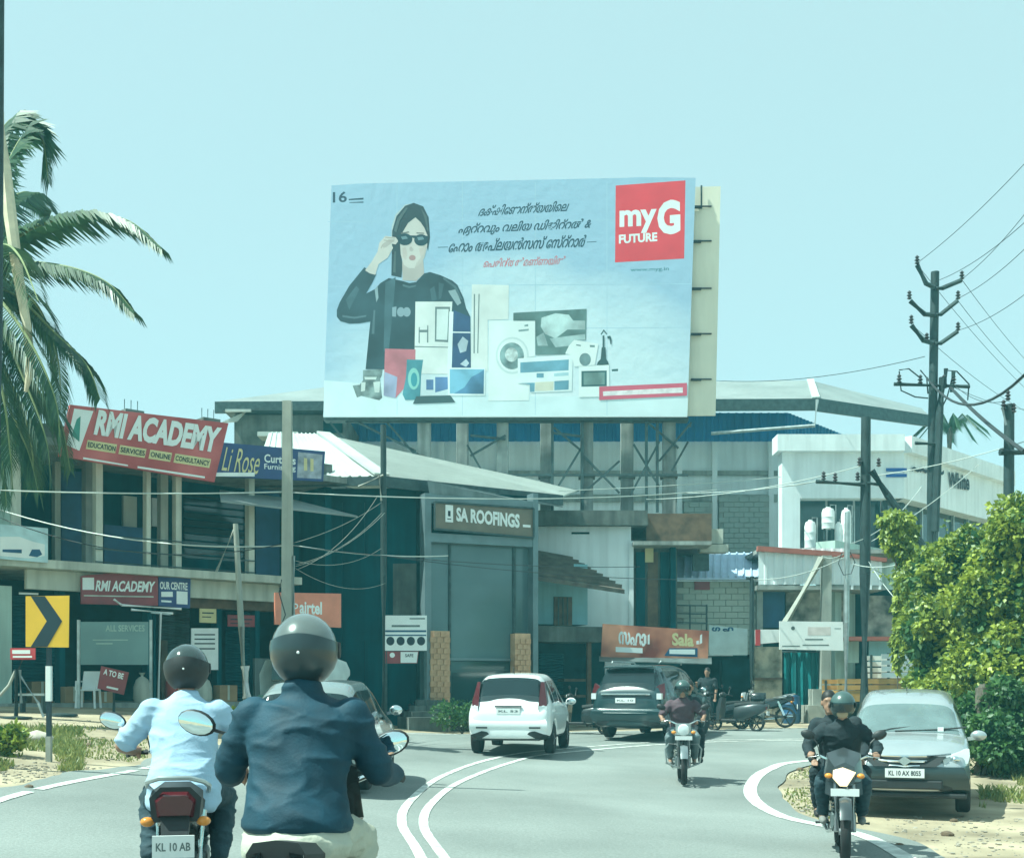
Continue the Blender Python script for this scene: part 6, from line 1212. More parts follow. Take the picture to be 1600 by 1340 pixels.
def leaves(P_, N_, size, rng, aspect=0.75, droop=0.35):
    """one folded four-point leaf at each point, tip hanging down and outwards"""
    n = len(P_); up = np.array([0, 0, -1.0]); tip = N_*0.6 + up*droop + rng.normal(0, .45, (n, 3)); tip /= np.linalg.norm(tip, axis=1)[:, None]
    side = np.cross(tip, N_ + rng.normal(0, .5, (n, 3))); side /= np.maximum(np.linalg.norm(side, axis=1), 1e-6)[:, None]
    nr = np.cross(side, tip); s = (size*rng.uniform(.6, 1.3, n))[:, None]
    a = P_; t = P_ + tip*s; mid = P_ + tip*s*.42; l_ = mid + side*s*aspect*.5 + nr*s*.1; r_ = mid - side*s*aspect*.5 + nr*s*.1
    V = np.stack([a, l_, t, r_], 1).reshape(-1, 3); return V
def leaf_obj(name, V, m, parent):
    n = len(V)//4; me = bpy.data.meshes.new(name); me.vertices.add(len(V)); me.vertices.foreach_set('co', V.astype(np.float32).ravel())
    me.loops.add(n*6); me.polygons.add(n*2); i = np.arange(n)*4
    me.loops.foreach_set('vertex_index', np.stack([i, i+1, i+2, i, i+2, i+3], 1).ravel().astype(np.int32)); me.polygons.foreach_set('loop_start', (np.arange(n*2)*3).astype(np.int32)); me.polygons.foreach_set('loop_total', np.full(n*2, 3, np.int32))
    me.update(calc_edges=True); me.materials.append(m); return link(name, me, parent)
def cloud(ells, per, rng, shell=0.35):
    Ps, Ns = [], []
    for (c, r, w) in ells:
        k = int(per*w); d = rng.normal(0, 1, (k, 3)); d /= np.linalg.norm(d, axis=1)[:, None]; rad = 1 - shell*rng.random(k)**1.6
        bump = 1 + .22*np.sin(d[:,0]*5+c[0]*3)*np.cos(d[:,2]*6+c[1]*2) + .12*np.sin(d[:,1]*11+d[:,2]*9)
        Ps.append(np.array(c) + d*np.array(r)*(rad*bump)[:, None]); q = d/np.array(r); Ns.append(q/np.linalg.norm(q, axis=1)[:, None])
    return np.concatenate(Ps), np.concatenate(Ns)
def pe(px, py, d, rx, ry, rz, w=1.0): p = P(px, py, d); return ((p.x, p.y, p.z), (rx, ry, rz), w)
rng = np.random.default_rng(5)
def creeper_tree(label, base, ells, n, size, mats, trunk, seed):
    rg = np.random.default_rng(seed); t = thing('creeper_tree', label, 'tree', base, world=True, group='creeper covered trees on the right verge')
    mb = MB(); tops = [Vector(e[0]) for e in ells]
    b0 = Vector(base); mid = b0 + Vector((0.1, 0.1, 1.6)); mb.tube([b0-Vector((0,0,.2)), b0.lerp(mid, .5)+Vector((.06,0,0)), mid], [.20, .16, .13], 9)
    for q in tops: mb.tube([mid, mid.lerp(q, .55)+Vector((0,0,.2)), q], [.09, .06, .025], 6)
    mb.build('trunk', m_bark, t, True)
    sub = []
    for c, r, w in ells:      # break each mass into smaller clumps
        for _ in range(9):
            d = rg.normal(0, 1, 3); d /= np.linalg.norm(d); k = rg.uniform(.28, .5); sub.append((tuple(np.array(c) + d*np.array(r)*rg.uniform(.6, .95)), tuple(x*k for x in r), w*.22))
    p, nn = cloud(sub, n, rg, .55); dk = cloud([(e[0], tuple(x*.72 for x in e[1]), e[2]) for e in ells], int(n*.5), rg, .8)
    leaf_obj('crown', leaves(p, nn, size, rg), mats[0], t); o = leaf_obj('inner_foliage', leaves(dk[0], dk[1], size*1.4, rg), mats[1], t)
    for k in range(16):       # shoots that stand clear of the outline
        i = rg.integers(len(p)); a = Vector(p[i])
        if a.z < base[2]+2.2: continue
        L_ = rg.uniform(.3, .8); dv = Vector((nn[i][0]*.6+rg.normal(0,.3), nn[i][1]*.4, .5+rg.random())).normalized(); pts = [a + dv*L_*s_/5 - Vector((0,0,.10*(s_/5)**2)) for s_ in range(6)]
        mb = MB(); mb.tube(pts, .007, 4); mb.build('shoot', m_leaf2, t); pp = np.array([tuple(pts[0].lerp(pts[-1], u)) for u in rg.random(16)]) + rg.normal(0, .03, (16, 3)); leaf_obj('shoot_leaves', leaves(pp, rg.normal(0, 1, (16, 3)), size*.9, rg, .6), mats[0], t)
    # hanging runners
    for k in range(22):
        i = rg.integers(len(p)); a = Vector(p[i]); L_ = rg.uniform(.5, 1.4); pts = [a + Vector((.12*math.sin(s*3+k), .05*math.cos(s*2), -s*L_/6)) for s in range(7)]
        mb = MB(); mb.tube(pts, .008, 4); v = mb.build('runner', m_leaf2, t)
        pp = np.array([tuple(pts[0].lerp(pts[-1], u)) for u in rg.random(26)]) + rg.normal(0, .04, (26, 3)); leaf_obj('runner_leaves', leaves(pp, rg.normal(0, 1, (26, 3)), size*.8, rg), mats[0], t)
    return t
gb = lambda px, d: ((px-CX)*d/FPX, d, gz((px-CX)*d/FPX, d))
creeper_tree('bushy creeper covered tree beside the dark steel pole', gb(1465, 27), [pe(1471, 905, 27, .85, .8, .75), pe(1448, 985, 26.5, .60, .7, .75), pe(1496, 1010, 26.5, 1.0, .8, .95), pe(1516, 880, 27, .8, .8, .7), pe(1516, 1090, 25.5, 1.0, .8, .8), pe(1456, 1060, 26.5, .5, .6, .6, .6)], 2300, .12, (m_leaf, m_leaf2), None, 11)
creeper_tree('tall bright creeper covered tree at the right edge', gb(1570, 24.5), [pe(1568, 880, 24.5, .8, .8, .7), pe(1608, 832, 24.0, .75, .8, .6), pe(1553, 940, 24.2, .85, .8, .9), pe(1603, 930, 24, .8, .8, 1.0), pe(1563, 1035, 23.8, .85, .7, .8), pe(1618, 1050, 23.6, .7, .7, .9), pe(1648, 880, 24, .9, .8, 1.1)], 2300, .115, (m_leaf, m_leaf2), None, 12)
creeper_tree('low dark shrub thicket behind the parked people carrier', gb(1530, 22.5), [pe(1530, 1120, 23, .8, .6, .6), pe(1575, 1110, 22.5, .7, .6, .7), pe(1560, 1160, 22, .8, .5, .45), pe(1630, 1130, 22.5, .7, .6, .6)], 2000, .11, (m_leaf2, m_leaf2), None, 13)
# creeper over the leaning brace
cv = thing('creeper_vine', 'bright green creeper clump hanging over the leaning pole brace', 'creeper', P(1405, 960, 29), world=True)
p_, n_ = cloud([pe(1403, 815, 29.5, .42, .35, .26), pe(1412, 850, 29.5, .32, .3, .45), pe(1418, 895, 29.4, .24, .25, .5), pe(1408, 950, 29.4, .16, .2, .55, .7), pe(1390, 838, 29.5, .16, .2, .4, .6), pe(1402, 1010, 29.4, .10, .15, .6, .5)], 900, rng)
leaf_obj('foliage', leaves(p_, n_, .13, rng, droop=.9), m_leaf, cv)
mb = MB(); mb.tube([P(1440, 870, 29.8), P(1418, 815, 29.6), P(1404, 808, 29.5), P(1398, 850, 29.4), P(1404, 960, 29.4), P(1402, 1100, 29.4)], [.03, .03, .03, .02, .015, .012], 6); mb.build('stem', m_bark, cv, True)
# ---- coconut palm at the left edge
pb_ = Vector((-10.7, 24.0, gz(-10.7, 24.0))); crown = P(-45, 430, 24)
pt = thing('coconut_palm', 'coconut palm with drooping fronds at the left edge of the picture', 'palm tree', pb_, world=True)
mb = MB(); pts = [pb_.lerp(crown, k/14) + Vector((-.25*math.sin(k/14*3.1), 0, 0)) for k in range(15)]; mb.tube(pts, [.19-.006*k + (.012 if k % 2 else 0) for k in range(15)], 12); mb.build('trunk', m_bark, pt, True)
m_spathe = mat('pale_spathe', (0.62, 0.55, 0.40), .8, var=.2, scale=3); m_rach = mat('palm_rachis', (0.20, 0.24, 0.10), .7, var=.2)
def frond(ctrl, L=1.0, n=58, seed=0, droop=.75):
    rg = random.Random(seed); pts = [Vector((0,0,0)) for _ in range(0)]
    path = []
    P0 = [Vector(c) for c in ctrl]; ext = [2*P0[0]-P0[1]] + P0 + [2*P0[-1]-P0[-2]]
    for i in range(1, len(ext)-2):
        a, b, c, d = ext[i-1:i+3]
        for k in range(14):
            t = k/14; path.append(.5*((2*b)+(c-a)*t+(2*a-5*b+4*c-d)*t*t+(3*b-a-3*c+d)*t*t*t))
    path.append(ext[-2]); m = len(path)
    mb = MB(); mb.tube(path, [.045*(1-.85*i/m) for i in range(m)], 6); fr_ = mb.build('frond', m_rach, pt, True)
    lb_ = MB()
    for k in range(n):
        s = .10 + .90*k/(n-1); i = min(int(s*(m-1)), m-2); p = path[i].lerp(path[i+1], s*(m-1)-i); tg = (path[i+1]-path[i]).normalized()
        ln = L*(.35+.65*math.sin(math.pi*min(1, .15+s*.80)))*rg.uniform(.85, 1.1); sd = tg.cross(Vector((0,0,1))); sd = sd.normalized() if sd.length > .05 else Vector((1,0,0))
        for s_ in (-1, 1):
            dr = droop*rg.uniform(.8, 1.25); d1 = (sd*s_*.75 + tg*.75 + Vector((0,0,.10-.45*dr))).normalized(); d2 = (sd*s_*.40 + tg*.65 + Vector((0,0,-1.05*dr))).normalized()
            m1 = p + d1*ln*.45; e = m1 + d2*ln*.58; wv = tg*.036 + Vector((0,0,.014))
            lb_.add([p-wv*.7, p+wv*.7, m1+wv, m1-wv, e], [(0,1,2,3), (3,2,4)])
    return lb_.build('leaflets', m_palm, fr_, fixn=False)
def fp(*l): return [P(x, y, d) for x, y, d in l]
FRS = [fp((-45,430,24),(40,362,23.6),(130,334,23.2),(200,345,23),(250,385,22.8)), fp((-45,440,24),(20,412,23.4),(100,416,23),(165,440,22.6),(208,485,22.4)), fp((-45,450,24),(20,460,23.6),(85,520,23.2),(135,570,23),(156,622,22.8)),
  fp((-45,425,24),(-5,300,24),(35,215,24.2),(65,215,24.3),(76,285,24.4)), fp((-45,425,24),(-30,310,24.5),(-10,230,25),(20,185,25.3),(55,195,25.5)), fp((-45,455,24),(0,510,23.5),(40,600,23.2),(70,680,23),(80,750,23)), fp((-45,455,24),(-20,530,23),(5,620,22.6),(15,700,22.5),(20,765,22.5)),
  fp((-45,445,24),(10,440,25),(60,480,25.8),(90,560,26.2),(95,640,26.4)), fp((-45,460,24),(-10,540,24),(35,640,24.4),(50,700,24.6),(52,760,24.8)), fp((-45,430,24),(-120,360,23),(-200,350,22.5),(-270,420,22)), fp((-45,450,24),(-110,500,23),(-160,600,22.5),(-180,700,22.2)), fp((-45,430,24),(-90,330,26),(-150,300,27.5),(-200,340,28.5)), fp((-45,430,24),(0,385,22.5),(30,400,21),(60,470,19.8)), fp((-45,430,24),(-10,340,25.5),(40,300,27),(80,330,28)), fp((-45,455,24),(20,540,24.6),(60,610,25),(95,660,25.4),(110,735,25.6)), fp((-45,455,24),(-15,560,23.4),(20,650,23),(45,710,22.9),(60,770,22.9)), fp((-45,455,24),(-30,570,24.2),(-10,660,24.4),(5,730,24.5),(10,790,24.5)), fp((-45,445,24),(0,470,22.8),(50,540,22.2),(85,620,22),(95,690,22))]
for k, c in enumerate(FRS): frond(c, .85, 88, k, .62)
mb = MB(); sp_ = [P(2, 175, 23), P(8, 260, 22.9), P(16, 340, 22.8), P(28, 430, 22.7), P(42, 510, 22.6), P(48, 575, 22.6), P(40, 612, 22.6)]; mb.tube(sp_, [.05, .10, .12, .10, .08, .09, .03], 7); mb.build('dry_spathe', m_spathe, pt, True)
for k in range(7):
    mb = MB(); mb.ell(crown + Vector((.28*math.cos(k*.9), .28*math.sin(k*.9)-.1, -.28-.05*(k % 3))), (.11, .11, .14)); mb.build('coconut', m_leaf2, pt, True)
# little palm far right behind the roofs
sp = thing('palm_top', 'small distant palm crown showing beside the tall wire pole', 'palm tree', P(1482, 760, 58), world=True)
c0 = P(1484, 668, 58); mb = MB(); mb.tube([P(1482, 800, 58), c0], .16, 8); mb.build('trunk', m_bark, sp, True)
for k in range(11):
    a = k*.57; q = [c0, c0+Vector((math.cos(a)*.8, math.sin(a)*.8, .5)), c0+Vector((math.cos(a)*1.7, math.sin(a)*1.7, -.35))]; mb = MB(); mb.tube(q, .03, 4)
    for s in range(26):
        u = s/25; p = q[0].lerp(q[1], u*2) if u < .5 else q[1].lerp(q[2], u*2-1)
        for s_ in (-1, 1): e = p + Vector((math.cos(a+s_*.9)*.30, math.sin(a+s_*.9)*.30, -.34)); w_ = Vector((0, 0, .04)); mb.add([p-w_, p+w_, e], [(0, 1, 2)])
    mb.build('frond', m_palm, sp, fixn=False)
# ---- grass and low weeds
_Ra = np.array([(p.x, p.y) for p in Re]); _La = np.array([(p.x, p.y) for p in Le])
def off_road(x, y, margin=.5):
    """True where a point lies outside the asphalt"""
    def side(A, sg):
        d = np.hypot(A[:,0]-x, A[:,1]-y); k = int(np.clip(d.argmin(), 1, len(A)-2)); t = A[k+1]-A[k-1]; q = (t[0]*(y-A[k,1]) - t[1]*(x-A[k,0]))*sg
        return d[k] if q > 0 else -d[k]
    return side(_Ra, -1) > margin or side(_La, 1) > margin
def scatter(quad, n, rg):
    c = [G(*q) for q in quad]; out = []
    while len(out) < n:
        u, v = rg.random(2); p = (c[0]*(1-u) + c[1]*u)*(1-v) + (c[3]*(1-u) + c[2]*u)*v; out.append((p.x, p.y))
    out = np.array([q for q in out if off_road(*q)]).reshape(-1, 2); return np.c_[out, gza(out[:,0], out[:,1])]
def grass(px0, py0, px1, py1, n, h, seed, m, name='grass'):
    rg = np.random.default_rng(seed); V = []
    for x, y, z in scatter([(px0,py0),(px1,py0),(px1,py1),(px0,py1)], n, rg):
        c = noise.noise(Vector((x*.9, y*.5, seed)))
        if c < -.08: continue
        hh = h*rg.uniform(.4, 1.2)*(.7+c); a = rg.uniform(0, 6.28); w_ = .012 + .006*rg.random(); dx, dy = math.cos(a)*w_, math.sin(a)*w_; lx, ly = rg.normal(0, .35)*hh, rg.normal(0, .35)*hh
        V += [(x-dx, y-dy, z), (x+dx, y+dy, z), (x+dx*.6+lx*.4, y+dy*.6+ly*.4, z+hh*.6), (x+lx, y+ly, z+hh)]
    mb = MB(); mb.v = V; mb.f = [(4*i, 4*i+1, 4*i+2, 4*i+3) for i in range(len(V)//4)]
    return mb.build(name, m, fixn=False)
tag(grass(-30, 1140, 130, 1205, 5200, .14, 3, m_grass), 'green verge grass round the chevron sign post', 'grass', kind='stuff')
tag(grass(1530, 1150, 1640, 1262, 5600, .16, 4, m_grass), 'sunlit grass on the bank right of the parked people carrier', 'grass', kind='stuff')
tag(grass(1225, 1196, 1330, 1330, 1800, .05, 6, m_grass), 'dry short grass on the shoulder inside the bend', 'grass', kind='stuff')
tag(grass(100, 1135, 230, 1200, 1500, .07, 8, m_grass), 'sparse weeds on the dirt left of the road', 'grass', kind='stuff')
def shrub(label, px, py, r, n, seed, m=None, size=.09):
    rg = np.random.default_rng(seed); b = G(px, py); t = thing('shrub', label, 'shrub', b, world=True)
    e = [((b.x+rg.normal(0, r*.5), b.y+rg.normal(0, r*.4), b.z+r*rg.uniform(.5, 1.0)), (r*.6, r*.6, r*.55), 1) for _ in range(5)]; q = cloud(e, n//5, rg); leaf_obj('foliage', leaves(q[0], q[1], size, rg, droop=0), m or m_leaf2, t)
    mb = MB()
    for k in e: mb.tube([b, Vector(k[0])], .012, 5)
    mb.build('stem', m_bark, t); return t
shrub('green shrub at the foot of the showroom steps', 722, 1146, .55, 1500, 21); shrub('purple leaved shrub beside the showroom steps', 668, 1140, .55, 1500, 22, leaf_mat('purple_leaf', (.03, .03, .045), (.09, .07, .10)), .10)
shrub('low green weeds at the left picture edge', 2, 1180, .32, 800, 23, m_leaf); shrub('green tuft behind the rider in light blue at the shop step', 362, 1128, .22, 500, 24, m_leaf); shrub('weedy clump at the stone gate post', 1562, 1170, .35, 1100, 25, m_leaf)
# ---- stones, clods and litter on the verges
m_stone = mat('dusty_stone', (0.30, 0.27, 0.22), .95, var=.3, scale=5, bump=.5)
def rock(px, py, r, seed, label, m=None, name='rock', cat='rock', group='stones on the verges'):
    rg = random.Random(seed); b = G(px, py); mb = MB(); mb.ell((0,0,0), (r, r*.8, r*.55), 10, 7); mb.v = [tuple(Vector(v)*(1+.3*noise.noise(Vector(v)*(2.2/r)+Vector((seed,0,0))))) for v in mb.v]
    o = mb.build(name, m or m_stone, None, True, sharp=30); o.location = (b.x, b.y, b.z+r*.2); o.rotation_euler = (0, 0, rg.uniform(0, 6)); return tag(o, label, cat, group)
rock(58, 1160, .26, 1, 'pale sack shaped boulder behind the chevron sign post', mat('pale_boulder', (.50, .44, .37), .9, var=.25, scale=4)); 
for k, (x, y, r, lb_) in enumerate(((125, 1158, .06, 'small dark stone right of the chevron post'), (139, 1165, .07, 'dark stone on the pale dirt left of the blue shirt rider'), (45, 1232, .07, 'flat stone by the left road edge near the picture border'), (108, 1190, .07, 'stone below the chevron post on the dirt'), (1250, 1203, .08, 'brown clod on the shoulder inside the bend'), (1490, 1283, .06, 'small stone in front of the parked people carrier'), (1480, 1305, .08, 'larger stone on the sand at lower right'), (1405, 1322, .06, 'stone beside the lit motorcycle on the sand'), (1570, 1240, .09, 'stone at the grass edge on the far right'))): rock(x, y, r, k+5, lb_, mat('brown_clod', (.14, .10, .065), .95, var=.3, scale=6))
def pebbles(regions, n, seed):
    rg = np.random.default_rng(seed); mb = MB()
    for a in regions:
        for x, y, z in scatter([(a[0],a[1]),(a[2],a[1]),(a[2],a[3]),(a[0],a[3])], n//len(regions), rg):
            r = .006 + .022*rg.random()**2
            mb.hexa([Vector((x+sx*r*rg.uniform(.6, 1.2), y+sy*r*rg.uniform(.6, 1.2), z+zz)) for zz in (0, r*.6) for sx, sy in ((-1,-1),(1,-1),(1,1),(-1,1))])
    return tag(mb.build('gravel', m_stone, None, fixn=False), 'loose gravel and crumbs on the dirt verges', 'gravel', kind='stuff')
pebbles([(0, 1120, 220, 1230), (0, 1195, 150, 1240), (1250, 1200, 1340, 1330), (1380, 1275, 1600, 1340), (1235, 1200, 1300, 1280)], 1500, 9)
# ============================================================ POLES, WIRES, ROAD FURNITURE
m_insul = mat('brown_insulator', (0.04, 0.035, 0.04), 0.3, var=.2, coat=.5); m_wire = mat('wire_dark', (0.02, 0.025, 0.028), 0.6, var=.1); m_wirel = mat('wire_pale', (0.42, 0.46, 0.43), 0.5, var=.1)
m_polec = mat('pole_concrete', (0.34, 0.35, 0.31), 0.9, var=.15, scale=2, streak=.35, bump=.2); m_poled = mat('pole_dark_steel', (0.035, 0.055, 0.058), 0.6, metal=.3, var=.3, scale=3, streak=.3)
def pole(name, label, px_b, px_t, py_t, d, r0, r1, m, base_py=None, square=False, cat='utility pole'):
    xb = (px_b-CX)*d/FPX; zb = gz(xb, d) if base_py is None else P(0, base_py, d).z; b = Vector((xb, d, zb)); tp = P(px_t, py_t, d)
    t = thing(name, label, cat, b, world=True); mb = MB()
    if square:
        mb.loft([[c + Vector((sx*r, sy*r, 0)) for sx, sy in ((-1,-1),(1,-1),(1,1),(-1,1))] for c, r in ((b-Vector((0,0,.2)), r0), (tp, r1))])
    else: mb.tube([b-Vector((0,0,.2)), b.lerp(tp, .5), tp], [r0, (r0+r1)/2, r1], 12)
    mb.build('shaft', m, t, not square); return t
def pt2(t, name, m, segs, r, d, n=6):
    for a in segs:
        mb = MB(); mb.tube([P(x, y, d) for x, y in a], r, n); mb.build(name, m, t, True)
def insul(t, pts, d, s=1.0):
    for x, y in pts:
        p = P(x, y, d); mb = MB(); mb.lathe([(.02*s,0),(.07*s,.03*s),(.03*s,.08*s),(.075*s,.11*s),(.03*s,.16*s),(.06*s,.19*s),(.02*s,.24*s)], p, 'z', 10); mb.build('insulator', m_insul, t, True)
p1 = pole('utility_pole', 'grey square concrete pole in front of the dark showroom wall, behind the navy jacket rider', 449, 449, 627, 24, .115, .085, m_polec, square=True)
pt2(p1, 'conduit', m_galv, [[(459, 868), (459, 960), (458, 1090)]], .03, 23.95); pt2(p1, 'cable_loop', m_wire, [[(440, 905), (436, 925), (446, 960), (440, 975)]], .012, 23.8)
p2 = pole('utility_pole', 'dark slim pole rising through the showroom eave', 600, 599, 664, 31.2, .09, .075, m_poled); pt2(p2, 'stay_arm', m_polec, [[(599, 742), (560, 760)], [(592, 742), (596, 782)]], .03, 31.1)
p3_ = pole('stay_pole', 'thin leaning grey pole with white band at the shop steps', 386, 368, 818, 26, .085, .055, m_polec); pt2(p3_, 'white_band', m_signw, [[(386, 1090), (383, 1040)]], .098, 25.98, 10); pt2(p3_, 'prop', m_polec, [[(368, 822), (338, 893)]], .03, 26)
p4_ = pole('utility_pole', 'tall dark pole with three pairs of raised crossarms at right', 1450, 1461, 425, 38, .16, .13, m_poled)
D4 = 37.8
pt2(p4_, 'crossarm', m_poled, [[(1433, 414), (1447, 443), (1460, 449)], [(1462, 451), (1473, 450), (1502, 438)], [(1422, 470), (1445, 491), (1460, 492)], [(1462, 492), (1470, 491), (1496, 470)], [(1424, 508), (1443, 532), (1458, 536)], [(1460, 537), (1470, 536), (1496, 518)]], .075, D4)
insul(p4_, [(1433, 413), (1503, 437), (1421, 468), (1497, 468), (1424, 506), (1497, 517), (1448, 534)], D4, 1.15)
pt2(p4_, 'lower_crossarm', m_poled, [[(1397, 600), (1515, 604)], [(1430, 692), (1468, 694)]], .06, D4); insul(p4_, [(1405, 599), (1438, 600), (1475, 600), (1490, 600)], D4, 1.2)
pt2(p4_, 'second_shaft', m_poled, [[(1473, 590), (1468, 645), (1461, 830)]], .12, D4); pt2(p4_, 'jumper_cable', m_wire, [[(1405, 580), (1408, 610), (1430, 620), (1450, 622)], [(1438, 578), (1448, 590), (1450, 615)], [(1475, 578), (1495, 580), (1514, 600), (1512, 625)], [(1490, 580), (1480, 620), (1470, 640)], [(1405, 578), (1420, 576), (1440, 592)]], .022, D4)
pt2(p4_, 'cable_box', m_poled, [[(1490, 580), (1487, 612)], [(1478, 576), (1476, 606)]], .07, D4, 8)
p5_ = pole('utility_pole', 'thick dark steel pole beside the balcony shop', 1350, 1353, 652, 33, .17, .13, m_poled)
pt2(p5_, 'crossarm', m_poled, [[(1275, 752), (1350, 757)], [(1355, 755), (1372, 756)]], .06, 32.9); insul(p5_, [(1287, 750), (1305, 752), (1340, 751), (1343, 728), (1373, 729)], 32.9, 1.0); pt2(p5_, 'leaning_brace', m_poled, [[(1362, 735), (1386, 772), (1442, 852)]], .10, 32.7, 8)
p6_ = pole('lamp_post', 'slim pale galvanised post right of the white sign board', 1321, 1324, 800, 32, .085, .07, m_galv, cat='post'); pt2(p6_, 'cable_coil', m_wire, [[(1316, 862), (1310, 880), (1318, 898), (1330, 896), (1336, 878), (1328, 862)]], .012, 31.9)
p7_ = pole('utility_pole', 'thin grey pole with striped foot near the parked scooters', 1174, 1175, 900, 35.4, .075, .065, m_poled); pt2(p7_, 'pole_cap', m_poled, [[(1166, 903), (1184, 903)]], .06, 35.4); pt2(p7_, 'white_band', m_signw, [[(1174, 1078), (1174, 1112)]], .085, 35.35, 10)
p8_ = pole('utility_pole', 'dark pole with insulators at the right picture edge', 1574, 1577, 632, 30, .15, .12, m_poled); insul(p8_, [(1575, 625), (1568, 640), (1584, 645)], 29.9, 1.0); pt2(p8_, 'crossarm', m_poled, [[(1562, 706), (1640, 708)]], .09, 29.9); pt2(p8_, 'fuse_tube', m_galv, [[(1566, 636), (1572, 664)]], .03, 29.8)
p9_ = pole('utility_pole', 'pale concrete pole with raking strut behind the white sign board', 1288, 1291, 868, 38.4, .16, .14, m_polec, square=True); pt2(p9_, 'strut', m_polec, [[(1284, 872), (1226, 975)]], .13, 38.3, 8)
mb = MB(); x, y = (1284-CX)*38/FPX, 38.0; mb.box((x-.55, y-.5, gz(x, y)-.1), (x+.55, y+.4, gz(x, y)+.55)); mb.box((x-.35, y-.3, gz(x, y)+.55), (x+.3, y+.3, gz(x, y)+1.05)); mb.build('plinth', m_polec, p9_)
p10 = pole('utility_pole', 'dark pole edge cut off at the upper left corner', -8, 0, -150, 16, .07, .06, m_poled)
# wires -----------------------------------------------------------------
def wire(a, b, sag, r=.010, m=None, label='thin overhead wire fanning out from the tall pole to the right', grp='overhead wires right of the tall pole', n=14):
    a, b = P(*a), P(*b); pts = [a.lerp(b, k/n) - Vector((0, 0, sag*4*(k/n)*(1-k/n))) for k in range(n+1)]; mb = MB(); mb.tube(pts, r, 5); o = mb.build('power_line', m or m_wire, None, True); return tag(o, label, 'wire', grp)
_w1 = iter('thin wire rising right from the %s of the tall pole' % q for q in ('topmost left insulator', 'topmost right insulator', 'shaft top', 'middle right insulator', 'lowest right insulator')); _w1b = iter('thin distant wire falling right from the %s of the tall pole' % q for q in ('topmost right insulator', 'middle right insulator', 'topmost left insulator', 'lower crossarm end'))
_w1c = iter(('thin wire from the lower crossarm to the right edge pole', 'thin distant wire falling right from the lowest left insulator of the tall pole'))
import itertools; _wr = itertools.chain(_w1, _w1b, _w1c)
for (a, b, s_) in (((1433,411,37.8),(1620,235,30),.15), ((1503,436,37.8),(1620,310,30),.15), ((1461,440,37.8),(1620,330,28),.2), ((1497,466,37.8),(1620,370,29),.15), ((1497,516,37.8),(1620,445,30),.15), ((1503,437,37.8),(1640,600,60),.2), ((1497,470,37.8),(1640,620,60),.3), ((1433,413,37.8),(1640,640,58),.3), ((1475,598,37.8),(1640,640,60),.3), ((1490,600,37.8),(1578,625,30),.25), ((1424,506,37.8),(1640,660,58),.35)): wire(a, b, s_, .009, label=next(_wr))
wire((1448,590,37.8),(1640,540,24),1.0,.035,label='thick black cable sagging to the right from the tall pole',grp='heavy cables at the tall pole'); wire((1485,605,37.8),(1600,705,26),.1,.05,label='thick black cable slanting down to the right edge pole',grp='heavy cables at the tall pole')
wire((1110,594,48),(1445,557,37.8),.3,.012,label='single thin wire from the hoarding roof to the tall pole',grp='overhead wires above the warehouse')
_wl = iter(('pale wire running level from the left edge to the square concrete pole', 'long pale wire from the square concrete pole past the showroom eave', 'pale sagging wire below the balcony columns on the left', 'short pale wire from the square pole to the showroom wall', 'dark wire from the square pole across the showroom glass', 'dark wire from the slim dark pole to the striped foot pole', 'dark low wire sagging across the shop block balcony'))
for a, b, s_, m_ in (((-20,765,22),(449,768,24),.05,m_wirel), ((449,769,24),(1120,765,38),.2,m_wirel), ((-20,790,26),(449,852,24),.3,m_wirel), ((449,850,24),(700,868,31),.1,m_wirel), ((449,852,24),(1000,885,36),.15,m_wire), ((600,868,31),(1175,905,35),.2,m_wire), ((-20,800,25),(449,848,24),.5,m_wire)):
    wire(a, b, s_, .014 if m_ is m_wirel else .010, m_, next(_wl), 'street wires in front of the shops')
_ws = iter(('pale wire from the showroom eave tip past the hoarding legs', 'pale wire from the terrace to the thick dark steel pole', 'short pale wire from the white commercial building to the thick pole crossarm', 'pale wire from the terrace parapet to the thick pole crossarm', 'pale wire from the thick dark pole to the right edge pole', 'pale wire from the striped foot pole to the slim galvanised post', 'pale wire rising from the thick pole across the commercial building lettering', 'pale wire from the slim galvanised post up to the tall pole', 'pale wire from the thick pole down into the creeper', 'short pale wire from the slim galvanised post to the creeper clump', 'short pale wire from the strutted concrete pole to the slim post'))
for a, b, s_ in (((730,770,36),(1220,745,42),.1), ((1010,780,38),(1345,728,33),.2), ((1220,760,42),(1287,748,33),.05), ((1060,770,38),(1287,750,33),.1), ((1353,745,33),(1600,690,30),.1), ((1175,905,35.4),(1330,865,32),.2), ((1353,850,33),(1530,725,38),.15), ((1325,850,32),(1440,760,37),.3), ((1353,870,33),(1460,980,30),.3), ((1330,880,32),(1410,880,30),.1), ((1288,870,38),(1325,860,32),.1)):
    wire(a, b, s_, .013, m_wirel, next(_ws), 'service wires at the right')
# tangle near the left pole
for k in range(6):
    rg = random.Random(k); wire((452+rg.uniform(-4,4), 855+rg.uniform(-10,40), 23.9), (600+rg.uniform(-10,5), 760+rg.uniform(0,160), 31), rg.uniform(.1,.35), .005, m_polec, 'fine drooping service wire between left pole and showroom', 'fine wires by the showroom')
